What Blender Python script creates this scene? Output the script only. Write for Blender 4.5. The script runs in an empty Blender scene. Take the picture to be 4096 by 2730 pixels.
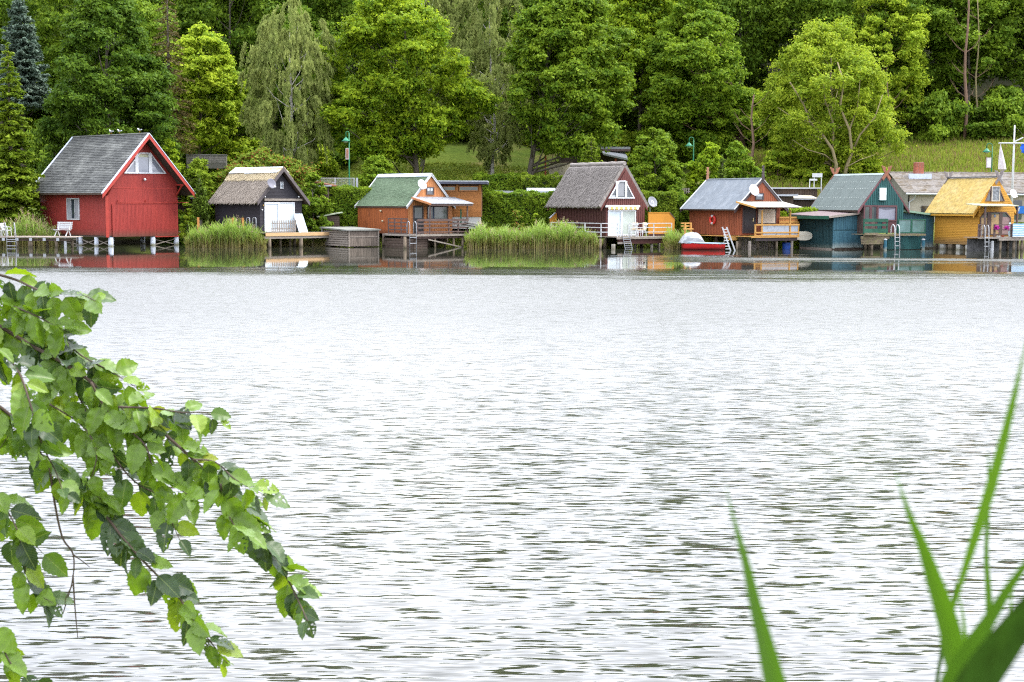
import bpy, math, random
import numpy as np
from mathutils import Vector, Matrix, noise as mnoise
R = math.radians
sc = bpy.context.scene
col = sc.collection
rng = np.random.default_rng(7)
random.seed(7)

# ------------------------------------------------------------------ camera
FPX, CX, CY = 5700.0, 2048.0, 1365.0            # focal length and centre in photo pixels (4096 wide)
CAMLOC = Vector((0, 0, 3.2))
CROT = Matrix.Rotation(R(90) - math.atan(550 / FPX), 3, 'X') @ Matrix.Rotation(R(0.25), 3, 'Z')
cam = bpy.data.cameras.new('camera'); camo = bpy.data.objects.new('camera', cam); col.objects.link(camo)
camo.matrix_world = Matrix.Translation(CAMLOC) @ CROT.to_4x4()
cam.sensor_width = 36; cam.lens = 36 * FPX / 4096; cam.clip_start = 0.1; cam.clip_end = 3000
cam.dof.use_dof = True; cam.dof.focus_distance = 20.0; cam.dof.aperture_fstop = 11.0
sc.camera = camo

# ------------------------------------------------------------------ sky and sun (bright veiled daylight)
SUN_EL, SUN_AZ = R(52), R(82)                  # azimuth clockwise from +Y (the far shore)
w = bpy.data.worlds.new('World'); sc.world = w; w.use_nodes = True
nt = w.node_tree; N = nt.nodes; L = nt.links; N.clear()
sky = N.new('ShaderNodeTexSky'); sky.sky_type = 'NISHITA'; sky.sun_disc = False
sky.sun_elevation = SUN_EL; sky.sun_rotation = SUN_AZ; sky.air_density = 1.0; sky.dust_density = 3.0
cl = N.new('ShaderNodeTexNoise'); cl.inputs['Scale'].default_value = 2.2; cl.inputs['Detail'].default_value = 6
tc = N.new('ShaderNodeTexCoord'); mp = N.new('ShaderNodeMapping'); mp.inputs['Scale'].default_value = (1, 1, 2.6)
L.new(tc.outputs['Generated'], mp.inputs['Vector']); L.new(mp.outputs[0], cl.inputs['Vector'])
cr = N.new('ShaderNodeValToRGB'); cr.color_ramp.elements[0].position = 0.3; cr.color_ramp.elements[1].position = 0.72
cr.color_ramp.elements[0].color = (0.62, 0.655, 0.79, 1); cr.color_ramp.elements[1].color = (0.955, 0.965, 1.0, 1)
L.new(cl.outputs['Fac'], cr.inputs[0])
mul = N.new('ShaderNodeVectorMath'); mul.operation = 'SCALE'; mul.inputs['Scale'].default_value = 15.0
L.new(cr.outputs[0], mul.inputs[0])
# the veiled sun stands ahead to the right: that half of the cloud cover is the brighter one
dt = N.new('ShaderNodeVectorMath'); dt.operation = 'DOT_PRODUCT'; dt.inputs[1].default_value = (.24, .86, .45); L.new(tc.outputs['Generated'], dt.inputs[0])
gl = N.new('ShaderNodeMapRange'); gl.interpolation_type = 'SMOOTHSTEP'; gl.inputs[1].default_value = -.5; gl.inputs[2].default_value = .9
gl.inputs[3].default_value = 13.0; gl.inputs[4].default_value = 28.5; L.new(dt.outputs['Value'], gl.inputs[0]); L.new(gl.outputs[0], mul.inputs['Scale'])
mx = N.new('ShaderNodeMix'); mx.data_type = 'RGBA'; mx.inputs[0].default_value = 0.86
L.new(sky.outputs[0], mx.inputs[6]); L.new(mul.outputs[0], mx.inputs[7])
bg = N.new('ShaderNodeBackground'); bg.inputs['Strength'].default_value = 0.12
L.new(mx.outputs[2], bg.inputs['Color'])
wo = N.new('ShaderNodeOutputWorld'); L.new(bg.outputs[0], wo.inputs['Surface'])
sl = bpy.data.lights.new('sun', 'SUN'); sl.energy = 2.0; sl.angle = R(14); sl.color = (1, .95, .86)
so = bpy.data.objects.new('sun', sl); col.objects.link(so)
sdir = Vector((math.sin(SUN_AZ) * math.cos(SUN_EL), math.cos(SUN_AZ) * math.cos(SUN_EL), math.sin(SUN_EL)))
so.rotation_euler = sdir.to_track_quat('Z', 'Y').to_euler(); so.location = sdir * 50
sc.view_settings.view_transform = 'Standard'; sc.view_settings.look = 'None'
sc.view_settings.gamma = 1; sc.view_settings.use_curve_mapping = False
sc.view_settings.exposure = 1.15
sc.render.engine = 'CYCLES'
sc.cycles.max_bounces = 7; sc.cycles.diffuse_bounces = 4; sc.cycles.glossy_bounces = 3; sc.cycles.transmission_bounces = 2
sc.cycles.transparent_max_bounces = 4; sc.cycles.caustics_reflective = False; sc.cycles.caustics_refractive = False
sc.cycles.sample_clamp_indirect = 4; sc.cycles.filter_width = 1.15
sc.cycles.use_denoising = False; sc.cycles.denoiser = 'OPENIMAGEDENOISE'

# ------------------------------------------------------------------ measuring helpers: photo pixel -> place in the world
def ray(px, py): return CROT @ Vector(((px - CX) / FPX, (CY - py) / FPX, -1))
def atY(px, py, Y): d = ray(px, py); return CAMLOC + d * (Y / d.y)
def atZ(px, py, z=0): d = ray(px, py); return CAMLOC + d * ((z - CAMLOC.z) / d.z)
def crop(s, ox, oy): return lambda x, y: (ox + x / s, oy + y / s)
cA = crop(2.8, 0, 500); cB = crop(3.361, 750, 600); cC = crop(2.8, 1250, 500); cD = crop(2.8, 2100, 500)
cE = crop(3.135, 2650, 560); cF = crop(3.135, 3100, 560); cG = crop(2.613, 3496, 460)

# ------------------------------------------------------------------ object helpers
def setp(o, label=None, cat=None, group=None, kind=None):
    if label: o['label'] = label
    if cat: o['category'] = cat
    if group: o['group'] = group
    if kind: o['kind'] = kind
    return o
def empty(name, label, cat, loc=(0, 0, 0), rz=0.0, group=None):
    o = bpy.data.objects.new(name, None); col.objects.link(o); o.location = loc; o.rotation_euler = (0, 0, rz)
    o.empty_display_size = .2
    return setp(o, label, cat, group)
def link(name, me, parent=None, loc=None, rot=None):
    o = bpy.data.objects.new(name, me); col.objects.link(o)
    if parent: o.parent = parent
    if loc is not None: o.location = loc
    if rot is not None: o.rotation_euler = rot
    return o
def copy_tree(o, parent=None):
    c = o.copy(); col.objects.link(c); c.parent = parent
    for ch in list(o.children): copy_tree(ch, c)
    return c
def npmesh(name, V, F, mat, smooth=False):
    V = np.asarray(V, dtype=np.float32); F = np.asarray(F, dtype=np.int32)
    me = bpy.data.meshes.new(name); k = F.shape[1]
    me.vertices.add(len(V)); me.vertices.foreach_set('co', V.ravel())
    me.loops.add(F.size); me.loops.foreach_set('vertex_index', F.ravel())
    me.polygons.add(len(F)); me.polygons.foreach_set('loop_start', np.arange(0, F.size, k, dtype=np.int32))
    me.polygons.foreach_set('loop_total', np.full(len(F), k, dtype=np.int32))
    if smooth: me.polygons.foreach_set('use_smooth', np.ones(len(F), dtype=bool))
    me.materials.append(mat); me.update(); me.validate()
    return me
class MB:
    def __init__(s): s.v = []; s.f = []; s.m = []; s.mats = []; s.cur = 0
    def _add(s, vs, fs):
        b = len(s.v); s.v += [tuple(p) for p in vs]; s.f += [tuple(b + i for i in f) for f in fs]; s.m += [s.cur] * len(fs); return s
    def mat(s, m):
        if m not in s.mats: s.mats.append(m)
        s.cur = s.mats.index(m); return s
    def box(s, x0, x1, y0, y1, z0, z1):
        return s._add([(x0,y0,z0),(x1,y0,z0),(x1,y1,z0),(x0,y1,z0),(x0,y0,z1),(x1,y0,z1),(x1,y1,z1),(x0,y1,z1)],
                      [(0,3,2,1),(4,5,6,7),(0,1,5,4),(1,2,6,5),(2,3,7,6),(3,0,4,7)])
    def prism(s, fm, poly, d0, d1):
        n = len(poly); vs = [fm(a, b, d0) for a, b in poly] + [fm(a, b, d1) for a, b in poly]
        return s._add(vs, [tuple(range(n)), tuple(range(2*n-1, n-1, -1))] + [(i, (i+1) % n, (i+1) % n + n, i + n) for i in range(n)])
    def rect(s, fm, a0, b0, a1, b1, d0, d1): return s.prism(fm, [(a0,b0),(a1,b0),(a1,b1),(a0,b1)], d0, d1)
    def beam(s, p, q, w, h, up=(0, 0, 1)):
        p = Vector(p); q = Vector(q); d = (q - p).normalized(); u = Vector(up)
        if abs(d.dot(u)) > .98: u = Vector((0, 1, 0))
        sd = d.cross(u).normalized() * w / 2; uu = sd.cross(d).normalized() * h / 2
        return s._add([p-sd-uu,p+sd-uu,p+sd+uu,p-sd+uu,q-sd-uu,q+sd-uu,q+sd+uu,q-sd+uu],
                      [(0,3,2,1),(4,5,6,7),(0,1,5,4),(1,2,6,5),(2,3,7,6),(3,0,4,7)])
    def tube(s, pts, rad, n=8, cap=True):
        pts = [Vector(p) for p in pts]; k = len(pts)
        if not hasattr(rad, '__len__'): rad = [rad] * k
        vs = []; ref = None
        for i, p in enumerate(pts):
            d = (pts[min(i+1, k-1)] - pts[max(i-1, 0)]).normalized()
            if ref is None: ref = d.orthogonal().normalized()
            ref = (ref - d * ref.dot(d)).normalized(); b = d.cross(ref)
            for j in range(n):
                a = 2 * math.pi * j / n; vs.append(p + (ref * math.cos(a) + b * math.sin(a)) * rad[i])
        fs = [(i*n+j, i*n+(j+1) % n, (i+1)*n+(j+1) % n, (i+1)*n+j) for i in range(k-1) for j in range(n)]
        if cap: fs += [tuple(range(n-1, -1, -1)), tuple(range((k-1)*n, k*n))]
        return s._add(vs, fs)
    def lathe(s, prof, n=16, c=(0, 0, 0)):            # prof: (r, z)
        vs = [(c[0] + r*math.cos(2*math.pi*j/n), c[1] + r*math.sin(2*math.pi*j/n), c[2] + z) for r, z in prof for j in range(n)]
        k = len(prof)
        return s._add(vs, [(i*n+j, i*n+(j+1) % n, (i+1)*n+(j+1) % n, (i+1)*n+j) for i in range(k-1) for j in range(n)])
    def ball(s, c, rx, ry=None, rz=None, n=10):
        ry = ry or rx; rz = rz or rx; m = n // 2 + 1
        vs = []; 
        for i in range(m):
            t = math.pi * i / (m-1)
            for j in range(n): p = 2*math.pi*j/n; vs.append((c[0]+rx*math.sin(t)*math.cos(p), c[1]+ry*math.sin(t)*math.sin(p), c[2]+rz*math.cos(t)))
        return s._add(vs, [(i*n+j, (i+1)*n+j, (i+1)*n+(j+1) % n, i*n+(j+1) % n) for i in range(m-1) for j in range(n)])
    def build(s, name, mat=None, parent=None, smooth=False, loc=None, rot=None, **kw):
        me = bpy.data.meshes.new(name); me.from_pydata(s.v, [], s.f)
        if s.mats:
            for m in s.mats: me.materials.append(m)
            me.polygons.foreach_set('material_index', s.m)
        else: me.materials.append(mat)
        if smooth: me.polygons.foreach_set('use_smooth', [True] * len(me.polygons))
        import bmesh
        bm = bmesh.new(); bm.from_mesh(me); bmesh.ops.recalc_face_normals(bm, faces=bm.faces); bm.to_mesh(me); bm.free()
        me.update()
        return setp(link(name, me, parent, loc, rot), **kw)
FR = lambda a, b, d: (a, -d, b)                  # a front wall: a along it, b height, d outward
SD = lambda a, b, d: (-d, a, b)                  # the side wall seen on its left
def inset(poly, d):
    n = len(poly); out = []
    area = sum(poly[i][0]*poly[(i+1) % n][1] - poly[(i+1) % n][0]*poly[i][1] for i in range(n)); sg = 1 if area > 0 else -1
    for i in range(n):
        p0 = Vector(poly[i-1]); p1 = Vector(poly[i]); p2 = Vector(poly[(i+1) % n])
        e1 = (p1-p0).normalized(); e2 = (p2-p1).normalized()
        n1 = Vector((-e1.y, e1.x))*sg; n2 = Vector((-e2.y, e2.x))*sg
        b = (n1+n2); b = b / max(.2, b.dot(n1)); out.append(tuple(p1 + b*d))
    return out
def polyframe(mb, fm, poly, w, d0, d1):
    q = inset(poly, w); n = len(poly)
    for i in range(n): mb.prism(fm, [poly[i], poly[(i+1) % n], q[(i+1) % n], q[i]], d0, d1)
    return q

# ------------------------------------------------------------------ materials
MATS = {}
def nodes(name):
    m = bpy.data.materials.new(name); m.use_nodes = True; t = m.node_tree; b = t.nodes['Principled BSDF']
    return m, t.nodes, t.links, b
def M(name, c, rough=.75, var=.14, scale=3.0, st=(1, 1, 1), c2=None, c2amt=.5, c2scale=1.2, bump=0., isl=.12, spec=.3, metal=0., low=None, lowz=(.2, .9)):
    """painted, wooden or metal surface: fine grain, larger stains in c2, a little change from piece to piece, wear colour low near the water"""
    if name in MATS: return MATS[name]
    m, N, L, b = nodes(name); MATS[name] = m
    tc = N.new('ShaderNodeTexCoord'); mp = N.new('ShaderNodeMapping'); mp.inputs['Scale'].default_value = st; L.new(tc.outputs['Object'], mp.inputs[0])
    oi = N.new('ShaderNodeObjectInfo')
    ad = N.new('ShaderNodeVectorMath'); ad.operation = 'ADD'; L.new(mp.outputs[0], ad.inputs[0])
    rs = N.new('ShaderNodeMath'); rs.operation = 'MULTIPLY'; rs.inputs[1].default_value = 37; L.new(oi.outputs['Random'], rs.inputs[0]); L.new(rs.outputs[0], ad.inputs[1])
    n1 = N.new('ShaderNodeTexNoise'); n1.inputs['Scale'].default_value = scale; n1.inputs['Detail'].default_value = 6; n1.inputs['Roughness'].default_value = .65
    L.new(ad.outputs[0], n1.inputs['Vector'])
    r1 = N.new('ShaderNodeMapRange'); r1.inputs[1].default_value = .28; r1.inputs[2].default_value = .72
    r1.inputs[3].default_value = 1 - var * 1.6; r1.inputs[4].default_value = 1 + var * 1.6; L.new(n1.outputs['Fac'], r1.inputs[0])
    g = N.new('ShaderNodeNewGeometry')
    r2 = N.new('ShaderNodeMath'); r2.operation = 'ADD'; L.new(g.outputs['Random Per Island'], r2.inputs[0]); L.new(oi.outputs['Random'], r2.inputs[1])
    r3 = N.new('ShaderNodeMapRange'); r3.inputs[1].default_value = 0; r3.inputs[2].default_value = 2; r3.inputs[3].default_value = 1 - isl; r3.inputs[4].default_value = 1 + isl
    L.new(r2.outputs[0], r3.inputs[0])
    pr = N.new('ShaderNodeMath'); pr.operation = 'MULTIPLY'; L.new(r1.outputs[0], pr.inputs[0]); L.new(r3.outputs[0], pr.inputs[1])
    base = N.new('ShaderNodeRGB'); base.outputs[0].default_value = (*c, 1); cur = base.outputs[0]
    if c2:
        n2 = N.new('ShaderNodeTexNoise'); n2.inputs['Scale'].default_value = c2scale; n2.inputs['Detail'].default_value = 5; n2.inputs['Roughness'].default_value = .7
        L.new(ad.outputs[0], n2.inputs['Vector'])
        r4 = N.new('ShaderNodeMapRange'); r4.inputs[1].default_value = .45; r4.inputs[2].default_value = .68; r4.inputs[4].default_value = c2amt; L.new(n2.outputs['Fac'], r4.inputs[0])
        m1 = N.new('ShaderNodeMix'); m1.data_type = 'RGBA'; L.new(r4.outputs[0], m1.inputs[0]); L.new(cur, m1.inputs[6]); m1.inputs[7].default_value = (*c2, 1); cur = m1.outputs[2]
    if low:
        sx = N.new('ShaderNodeSeparateXYZ'); L.new(g.outputs['Position'], sx.inputs[0])
        nj = N.new('ShaderNodeMath'); nj.operation = 'MULTIPLY_ADD'; nj.inputs[1].default_value = -.5; L.new(n1.outputs['Fac'], nj.inputs[0]); L.new(sx.outputs['Z'], nj.inputs[2])
        r5 = N.new('ShaderNodeMapRange'); r5.inputs[1].default_value = lowz[0] - .25; r5.inputs[2].default_value = lowz[1] - .25; r5.inputs[3].default_value = .9; r5.inputs[4].default_value = 0; L.new(nj.outputs[0], r5.inputs[0])
        m2 = N.new('ShaderNodeMix'); m2.data_type = 'RGBA'; L.new(r5.outputs[0], m2.inputs[0]); L.new(cur, m2.inputs[6]); m2.inputs[7].default_value = (*low, 1); cur = m2.outputs[2]
    sc_ = N.new('ShaderNodeVectorMath'); sc_.operation = 'SCALE'; L.new(cur, sc_.inputs[0]); L.new(pr.outputs[0], sc_.inputs['Scale']); L.new(sc_.outputs[0], b.inputs['Base Color'])
    b.inputs['Roughness'].default_value = rough; b.inputs['Specular IOR Level'].default_value = spec; b.inputs['Metallic'].default_value = metal
    if bump:
        bp = N.new('ShaderNodeBump'); bp.inputs['Strength'].default_value = bump; bp.inputs['Distance'].default_value = .03; L.new(n1.outputs['Fac'], bp.inputs['Height']); L.new(bp.outputs[0], b.inputs['Normal'])
    return m
def leafmat(name, c, c2, trans=.3, hue=.12, c3=None, amt3=.2, spec=.25):
    """foliage: leaf by leaf colour change, clumps of new growth in c2, some light passing through"""
    if name in MATS: return MATS[name]
    m, N, L, b = nodes(name); MATS[name] = m
    g = N.new('ShaderNodeNewGeometry'); tc = N.new('ShaderNodeTexCoord'); oi = N.new('ShaderNodeObjectInfo')
    ns = N.new('ShaderNodeTexNoise'); ns.inputs['Scale'].default_value = .55; ns.inputs['Detail'].default_value = 3; L.new(tc.outputs['Object'], ns.inputs['Vector'])
    ad = N.new('ShaderNodeMath'); ad.operation = 'MULTIPLY_ADD'; ad.inputs[1].default_value = .45; L.new(g.outputs['Random Per Island'], ad.inputs[0]); L.new(ns.outputs['Fac'], ad.inputs[2])
    mr = N.new('ShaderNodeMapRange'); mr.inputs[1].default_value = .45; mr.inputs[2].default_value = 1.05; L.new(ad.outputs[0], mr.inputs[0])
    m1 = N.new('ShaderNodeMix'); m1.data_type = 'RGBA'; L.new(mr.outputs[0], m1.inputs[0]); m1.inputs[6].default_value = (*c, 1); m1.inputs[7].default_value = (*c2, 1); cur = m1.outputs[2]
    if c3:
        gt = N.new('ShaderNodeMath'); gt.operation = 'GREATER_THAN'; gt.inputs[1].default_value = 1 - amt3
        fr = N.new('ShaderNodeMath'); fr.operation = 'FRACT'; mm = N.new('ShaderNodeMath'); mm.operation = 'MULTIPLY'; mm.inputs[1].default_value = 17.3
        L.new(g.outputs['Random Per Island'], mm.inputs[0]); L.new(mm.outputs[0], fr.inputs[0]); L.new(fr.outputs[0], gt.inputs[0])
        m3 = N.new('ShaderNodeMix'); m3.data_type = 'RGBA'; L.new(gt.outputs[0], m3.inputs[0]); L.new(cur, m3.inputs[6]); m3.inputs[7].default_value = (*c3, 1); cur = m3.outputs[2]
    hs = N.new('ShaderNodeHueSaturation'); L.new(cur, hs.inputs['Color'])
    vr = N.new('ShaderNodeMapRange'); vr.inputs[3].default_value = 1 - hue * 2; vr.inputs[4].default_value = 1 + hue * 2; L.new(oi.outputs['Random'], vr.inputs[0]); L.new(vr.outputs[0], hs.inputs['Value'])
    L.new(hs.outputs[0], b.inputs['Base Color']); b.inputs['Roughness'].default_value = .6; b.inputs['Specular IOR Level'].default_value = spec*.4
    tr = N.new('ShaderNodeBsdfTranslucent'); L.new(hs.outputs[0], tr.inputs['Color'])
    ms = N.new('ShaderNodeMixShader'); ms.inputs[0].default_value = trans; L.new(b.outputs[0], ms.inputs[1]); L.new(tr.outputs[0], ms.inputs[2])
    L.new(ms.outputs[0], N['Material Output'].inputs['Surface'])
    return m
# ------------------------------------------------------------------ ground, water
def sstep(a, b, x): t = np.clip((x - a) / (b - a), 0, 1); return t*t*(3 - 2*t)
def gh(x, y):
    x = np.asarray(x, dtype=float); y = np.asarray(y, dtype=float)
    ys = [-60, 2, 7, 101.5, 103.5, 105.5, 112, 125, 140, 160, 200, 260, 400]
    zl = [2.2, 1.4, -1.2, -1.0, -.15, .95, 2.0, 3.6, 5.9, 12, 27, 44, 62]
    zr = [2.2, 1.4, -1.2, -1.0, -.15, .9, 2.4, 5.2, 9.2, 14.5, 29, 46, 62]
    k = sstep(12, 22, x)
    y = y - (2.5 + 2.5*(1 - sstep(-14, -9, x)) + 4.5*(1 - sstep(-26, -21, x)) + 1.0*sstep(10, 16, x)) * (1 - sstep(114, 130, y))
    h = np.interp(y, ys, zl) * (1 - k) + np.interp(y, ys, zr) * k
    h = h + (np.sin(x*.23 + y*.11) * .25 + np.sin(x*.071 - y*.16) * .5) * sstep(112, 150, y)
    return h
def ghf(x, y): return float(gh(x, y))
def make_ground():
    xs = np.concatenate([np.linspace(-900, -110, 12), np.linspace(-100, 100, 161), np.linspace(110, 900, 12)])
    ys = np.concatenate([np.linspace(-200, 0, 6), np.linspace(1, 12, 12), np.linspace(20, 100, 6), np.linspace(101, 160, 80), np.linspace(165, 400, 30), np.linspace(450, 1200, 5)])
    X, Y = np.meshgrid(xs, ys); Z = gh(X, Y) + rng.normal(0, .03, X.shape) * (Y > 104)
    V = np.stack([X, Y, Z], -1).reshape(-1, 3); nx = len(xs); i = np.arange(len(ys)-1)[:, None]*nx + np.arange(nx-1)[None]
    F = np.stack([i, i+1, i+nx+1, i+nx], -1).reshape(-1, 4)
    m, N, L, b = nodes('grassy_earth'); 
    g = N.new('ShaderNodeNewGeometry')
    n1 = N.new('ShaderNodeTexNoise'); n1.inputs['Scale'].default_value = .25; n1.inputs['Detail'].default_value = 8; n1.inputs['Roughness'].default_value = .7
    n2 = N.new('ShaderNodeTexNoise'); n2.inputs['Scale'].default_value = 3; n2.inputs['Detail'].default_value = 6
    L.new(g.outputs['Position'], n1.inputs[0]); L.new(g.outputs['Position'], n2.inputs[0])
    r = N.new('ShaderNodeValToRGB'); e = r.color_ramp.elements; e[0].position = .35; e[0].color = (.075, .115, .016, 1); e[1].position = .68; e[1].color = (.20, .17, .06, 1)
    x = r.color_ramp.elements.new(.52); x.color = (.11, .15, .022, 1)
    L.new(n1.outputs['Fac'], r.inputs[0])
    v = N.new('ShaderNodeMapRange'); v.inputs[3].default_value = .55; v.inputs[4].default_value = 1.45; L.new(n2.outputs['Fac'], v.inputs[0])
    s = N.new('ShaderNodeVectorMath'); s.operation = 'SCALE'; L.new(r.outputs[0], s.inputs[0]); L.new(v.outputs[0], s.inputs['Scale'])
    # forest litter higher up the hill, wet earth at the shore
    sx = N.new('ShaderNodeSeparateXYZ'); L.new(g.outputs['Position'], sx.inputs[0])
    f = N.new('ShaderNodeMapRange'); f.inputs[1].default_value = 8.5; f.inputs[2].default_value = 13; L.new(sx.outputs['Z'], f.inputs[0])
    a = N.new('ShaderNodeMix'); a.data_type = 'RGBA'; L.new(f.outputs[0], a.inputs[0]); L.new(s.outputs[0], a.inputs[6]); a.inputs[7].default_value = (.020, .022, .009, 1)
    f2 = N.new('ShaderNodeMapRange'); f2.inputs[1].default_value = .1; f2.inputs[2].default_value = .9; L.new(sx.outputs['Z'], f2.inputs[0])
    a2 = N.new('ShaderNodeMix'); a2.data_type = 'RGBA'; L.new(f2.outputs[0], a2.inputs[0]); a2.inputs[6].default_value = (.03, .026, .016, 1); L.new(a.outputs[2], a2.inputs[7])
    L.new(a2.outputs[2], b.inputs['Base Color']); b.inputs['Roughness'].default_value = .95; b.inputs['Specular IOR Level'].default_value = .1
    setp(link('ground', npmesh('ground', V, F, m, True)), 'green bank and wooded hillside behind the boathouses', kind='structure')
make_ground()
def make_water():
    m, N, L, b = nodes('lake_water')
    g = N.new('ShaderNodeNewGeometry'); sx = N.new('ShaderNodeSeparateXYZ'); L.new(g.outputs['Position'], sx.inputs[0])
    def math_(op, a, bb=None, c=None):
        n = N.new('ShaderNodeMath'); n.operation = op
        for i, q in enumerate((a, bb, c)):
            if q is None: continue
            if isinstance(q, (int, float)): n.inputs[i].default_value = q
            else: L.new(q, n.inputs[i])
        return n.outputs[0]
    def mapr(src, a, bb, c, d, smooth=True):
        n = N.new('ShaderNodeMapRange'); n.interpolation_type = 'SMOOTHSTEP' if smooth else 'LINEAR'
        for i, q in enumerate((a, bb, c, d)): n.inputs[i+1].default_value = q
        L.new(src, n.inputs[0]); return n.outputs[0]
    def nz(sv, scale, det, ro=.55, w_=0):
        mp = N.new('ShaderNodeMapping'); mp.inputs['Scale'].default_value = sv; mp.inputs['Location'].default_value = (w_, w_*1.7, w_); L.new(g.outputs['Position'], mp.inputs[0])
        n = N.new('ShaderNodeTexNoise'); n.inputs['Scale'].default_value = scale; n.inputs['Detail'].default_value = det; n.inputs['Roughness'].default_value = ro
        L.new(mp.outputs[0], n.inputs[0]); return n.outputs['Color'], n.outputs['Fac']
    # where the wind touches the water: open lake is ruffled, the belt in the lee of the far shore is smooth
    _, big = nz((.035, .16, 1), 1.0, 4, .55, 3.1)
    _, edge = nz((.12, .9, 1), 1.0, 6, .7, 8.0)
    yy = math_('MULTIPLY_ADD', math_('SUBTRACT', edge, .5), 16.0, sx.outputs['Y'])
    yy = math_('MULTIPLY_ADD', math_('SUBTRACT', big, .5), 16.0, yy)
    open_ = mapr(yy, 58, 72, 1, 0)
    # a band of wind on the right, in front of the houses
    p1 = mapr(math_('ABSOLUTE', math_('SUBTRACT', math_('MULTIPLY_ADD', sx.outputs['X'], -.05, yy), 83.0)), 1.2, 5.2, 1, 0)
    p2 = mapr(sx.outputs['X'], 4, 16, 0, .95)
    gust = math_('MULTIPLY', p1, p2)
    rip = math_('MAXIMUM', open_, gust)
    # two scales of ripples, crests across the view; slopes given directly as normals
    c1, f1 = nz((.16, 1.0, 1), 13.0, 2.0, .5, 0.0)
    c2, f2 = nz((.15, 1.0, 1), 25.0, 2.0, .5, 5.0)
    c3, f3 = nz((.35, 1.0, 1), 1.7, 2.0, .5, 9.0)
    def slopes(c, k):
        s = N.new('ShaderNodeVectorMath'); s.operation = 'SUBTRACT'; L.new(c, s.inputs[0]); s.inputs[1].default_value = (.5, .5, .5)
        t = N.new('ShaderNodeVectorMath'); t.operation = 'MULTIPLY'; L.new(s.outputs[0], t.inputs[0]); t.inputs[1].default_value = k; return t.outputs[0]
    def add(a, bb): n = N.new('ShaderNodeVectorMath'); n.operation = 'ADD'; L.new(a, n.inputs[0]); L.new(bb, n.inputs[1]); return n.outputs[0]
    sl_ = add(add(slopes(c1, (.12, .33, 0)), slopes(c2, (.15, .66, 0))), slopes(c3, (.02, .03, 0)))
    _, pat = nz((.10, .22, 1), 1.0, 3, .5, 2.0)
    amp = math_('MULTIPLY', rip, mapr(pat, .3, .7, .88, 1.12))
    amp = math_('ADD', amp, .010)
    sv = N.new('ShaderNodeVectorMath'); sv.operation = 'SCALE'; L.new(sl_, sv.inputs[0]); L.new(amp, sv.inputs['Scale'])
    up = N.new('ShaderNodeVectorMath'); up.operation = 'ADD'; L.new(sv.outputs[0], up.inputs[0]); up.inputs[1].default_value = (0, 0, 1)
    # the breeze comes from the camera's side: ripples lean, their steeper faces turned to this shore
    cb = N.new('ShaderNodeCombineXYZ'); L.new(math_('MULTIPLY', rip, mapr(sx.outputs['Y'], 8, 36, -.026, -.124)), cb.inputs['Y']); cb.inputs['Z'].default_value = 1; L.new(cb.outputs[0], up.inputs[1])
    nn = N.new('ShaderNodeVectorMath'); nn.operation = 'NORMALIZE'; L.new(up.outputs[0], nn.inputs[0])
    L.new(nn.outputs[0], b.inputs['Normal'])
    # ripples finer than the eye resolves: a rougher sheen out on the open lake
    far = mapr(sx.outputs['Y'], 9, 45, .07, .33)
    rg = math_('MULTIPLY_ADD', rip, far, .035)
    L.new(rg, b.inputs['Roughness'])
    b.inputs['Base Color'].default_value = (.022, .024, .016, 1); b.inputs['IOR'].default_value = 1.333
    b.inputs['Specular IOR Level'].default_value = .9
    V = [(-900, -40, 0), (900, -40, 0), (900, 130, 0), (-900, 130, 0)]
    setp(link('water', npmesh('water', V, [(0, 1, 2, 3)], m)), 'rippled lake reflecting a white sky', kind='structure')
make_water()

# ------------------------------------------------------------------ foliage
def nrm(a): return a / np.maximum(np.linalg.norm(a, axis=1, keepdims=True), 1e-6)
def leafquads(P, Nn, S, asp=.55, droop=None):
    n = len(P); r = rng.normal(size=(n, 3))
    if droop is not None: t1 = nrm(r * (1 - droop) + np.array([0, 0, -1.0]) * droop * 2)
    else: t1 = nrm(np.cross(Nn, r))
    t2 = nrm(np.cross(Nn, t1))
    a = t1 * S[:, None] * .5; b = t2 * (S * asp)[:, None] * .5
    fold = Nn * (S * .12)[:, None]
    V = np.stack([P - a*1.15 - b, P + b*1.6 + fold, P + a*1.25 - b*.4], 1).reshape(-1, 3)
    F = np.arange(3*n).reshape(-1, 3)
    return V, F
def puffs(C, Rr, per, size, squash=.65, up=.45, jit=.6, shell=.62):
    """leaves set over a heap of clumps, thick on each clump's upper shell"""
    k = len(C); tot = np.maximum((per * (Rr / Rr.mean())**2).astype(int), 5)
    idx = np.repeat(np.arange(k), tot); n = len(idx)
    d = nrm(rng.normal(size=(n, 3))); d[:, 2] = np.where(rng.random(n) < .62, np.abs(d[:, 2]), d[:, 2])
    rad = (shell + (1 - shell) * rng.random(n) ** .6) * Rr[idx] * (1 + .16 * rng.normal(size=n))
    fp = rng.random((k, 3)) * 6.28                      # each clump has its own broken outline
    rad = rad * (1 + .3 * np.sin(d[:, 0]*4 + fp[idx, 0]) * np.sin(d[:, 1]*5 + fp[idx, 1]) + .2 * np.sin(d[:, 2]*7 + d[:, 0]*6 + fp[idx, 2]))
    stray = rng.random(n) < .10; rad = np.where(stray, rad * 1.35, rad)
    sq = squash * (.7 + .6 * rng.random(k))
    P = C[idx] + d * rad[:, None] * np.stack([np.ones(n), np.ones(n), sq[idx]], 1)
    Nn = nrm(d * .75 + np.array([0, 0, up]) + rng.normal(size=(n, 3)) * jit)
    S = size * (.65 + .7 * rng.random(n))
    return leafquads(P, Nn, S)
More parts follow.
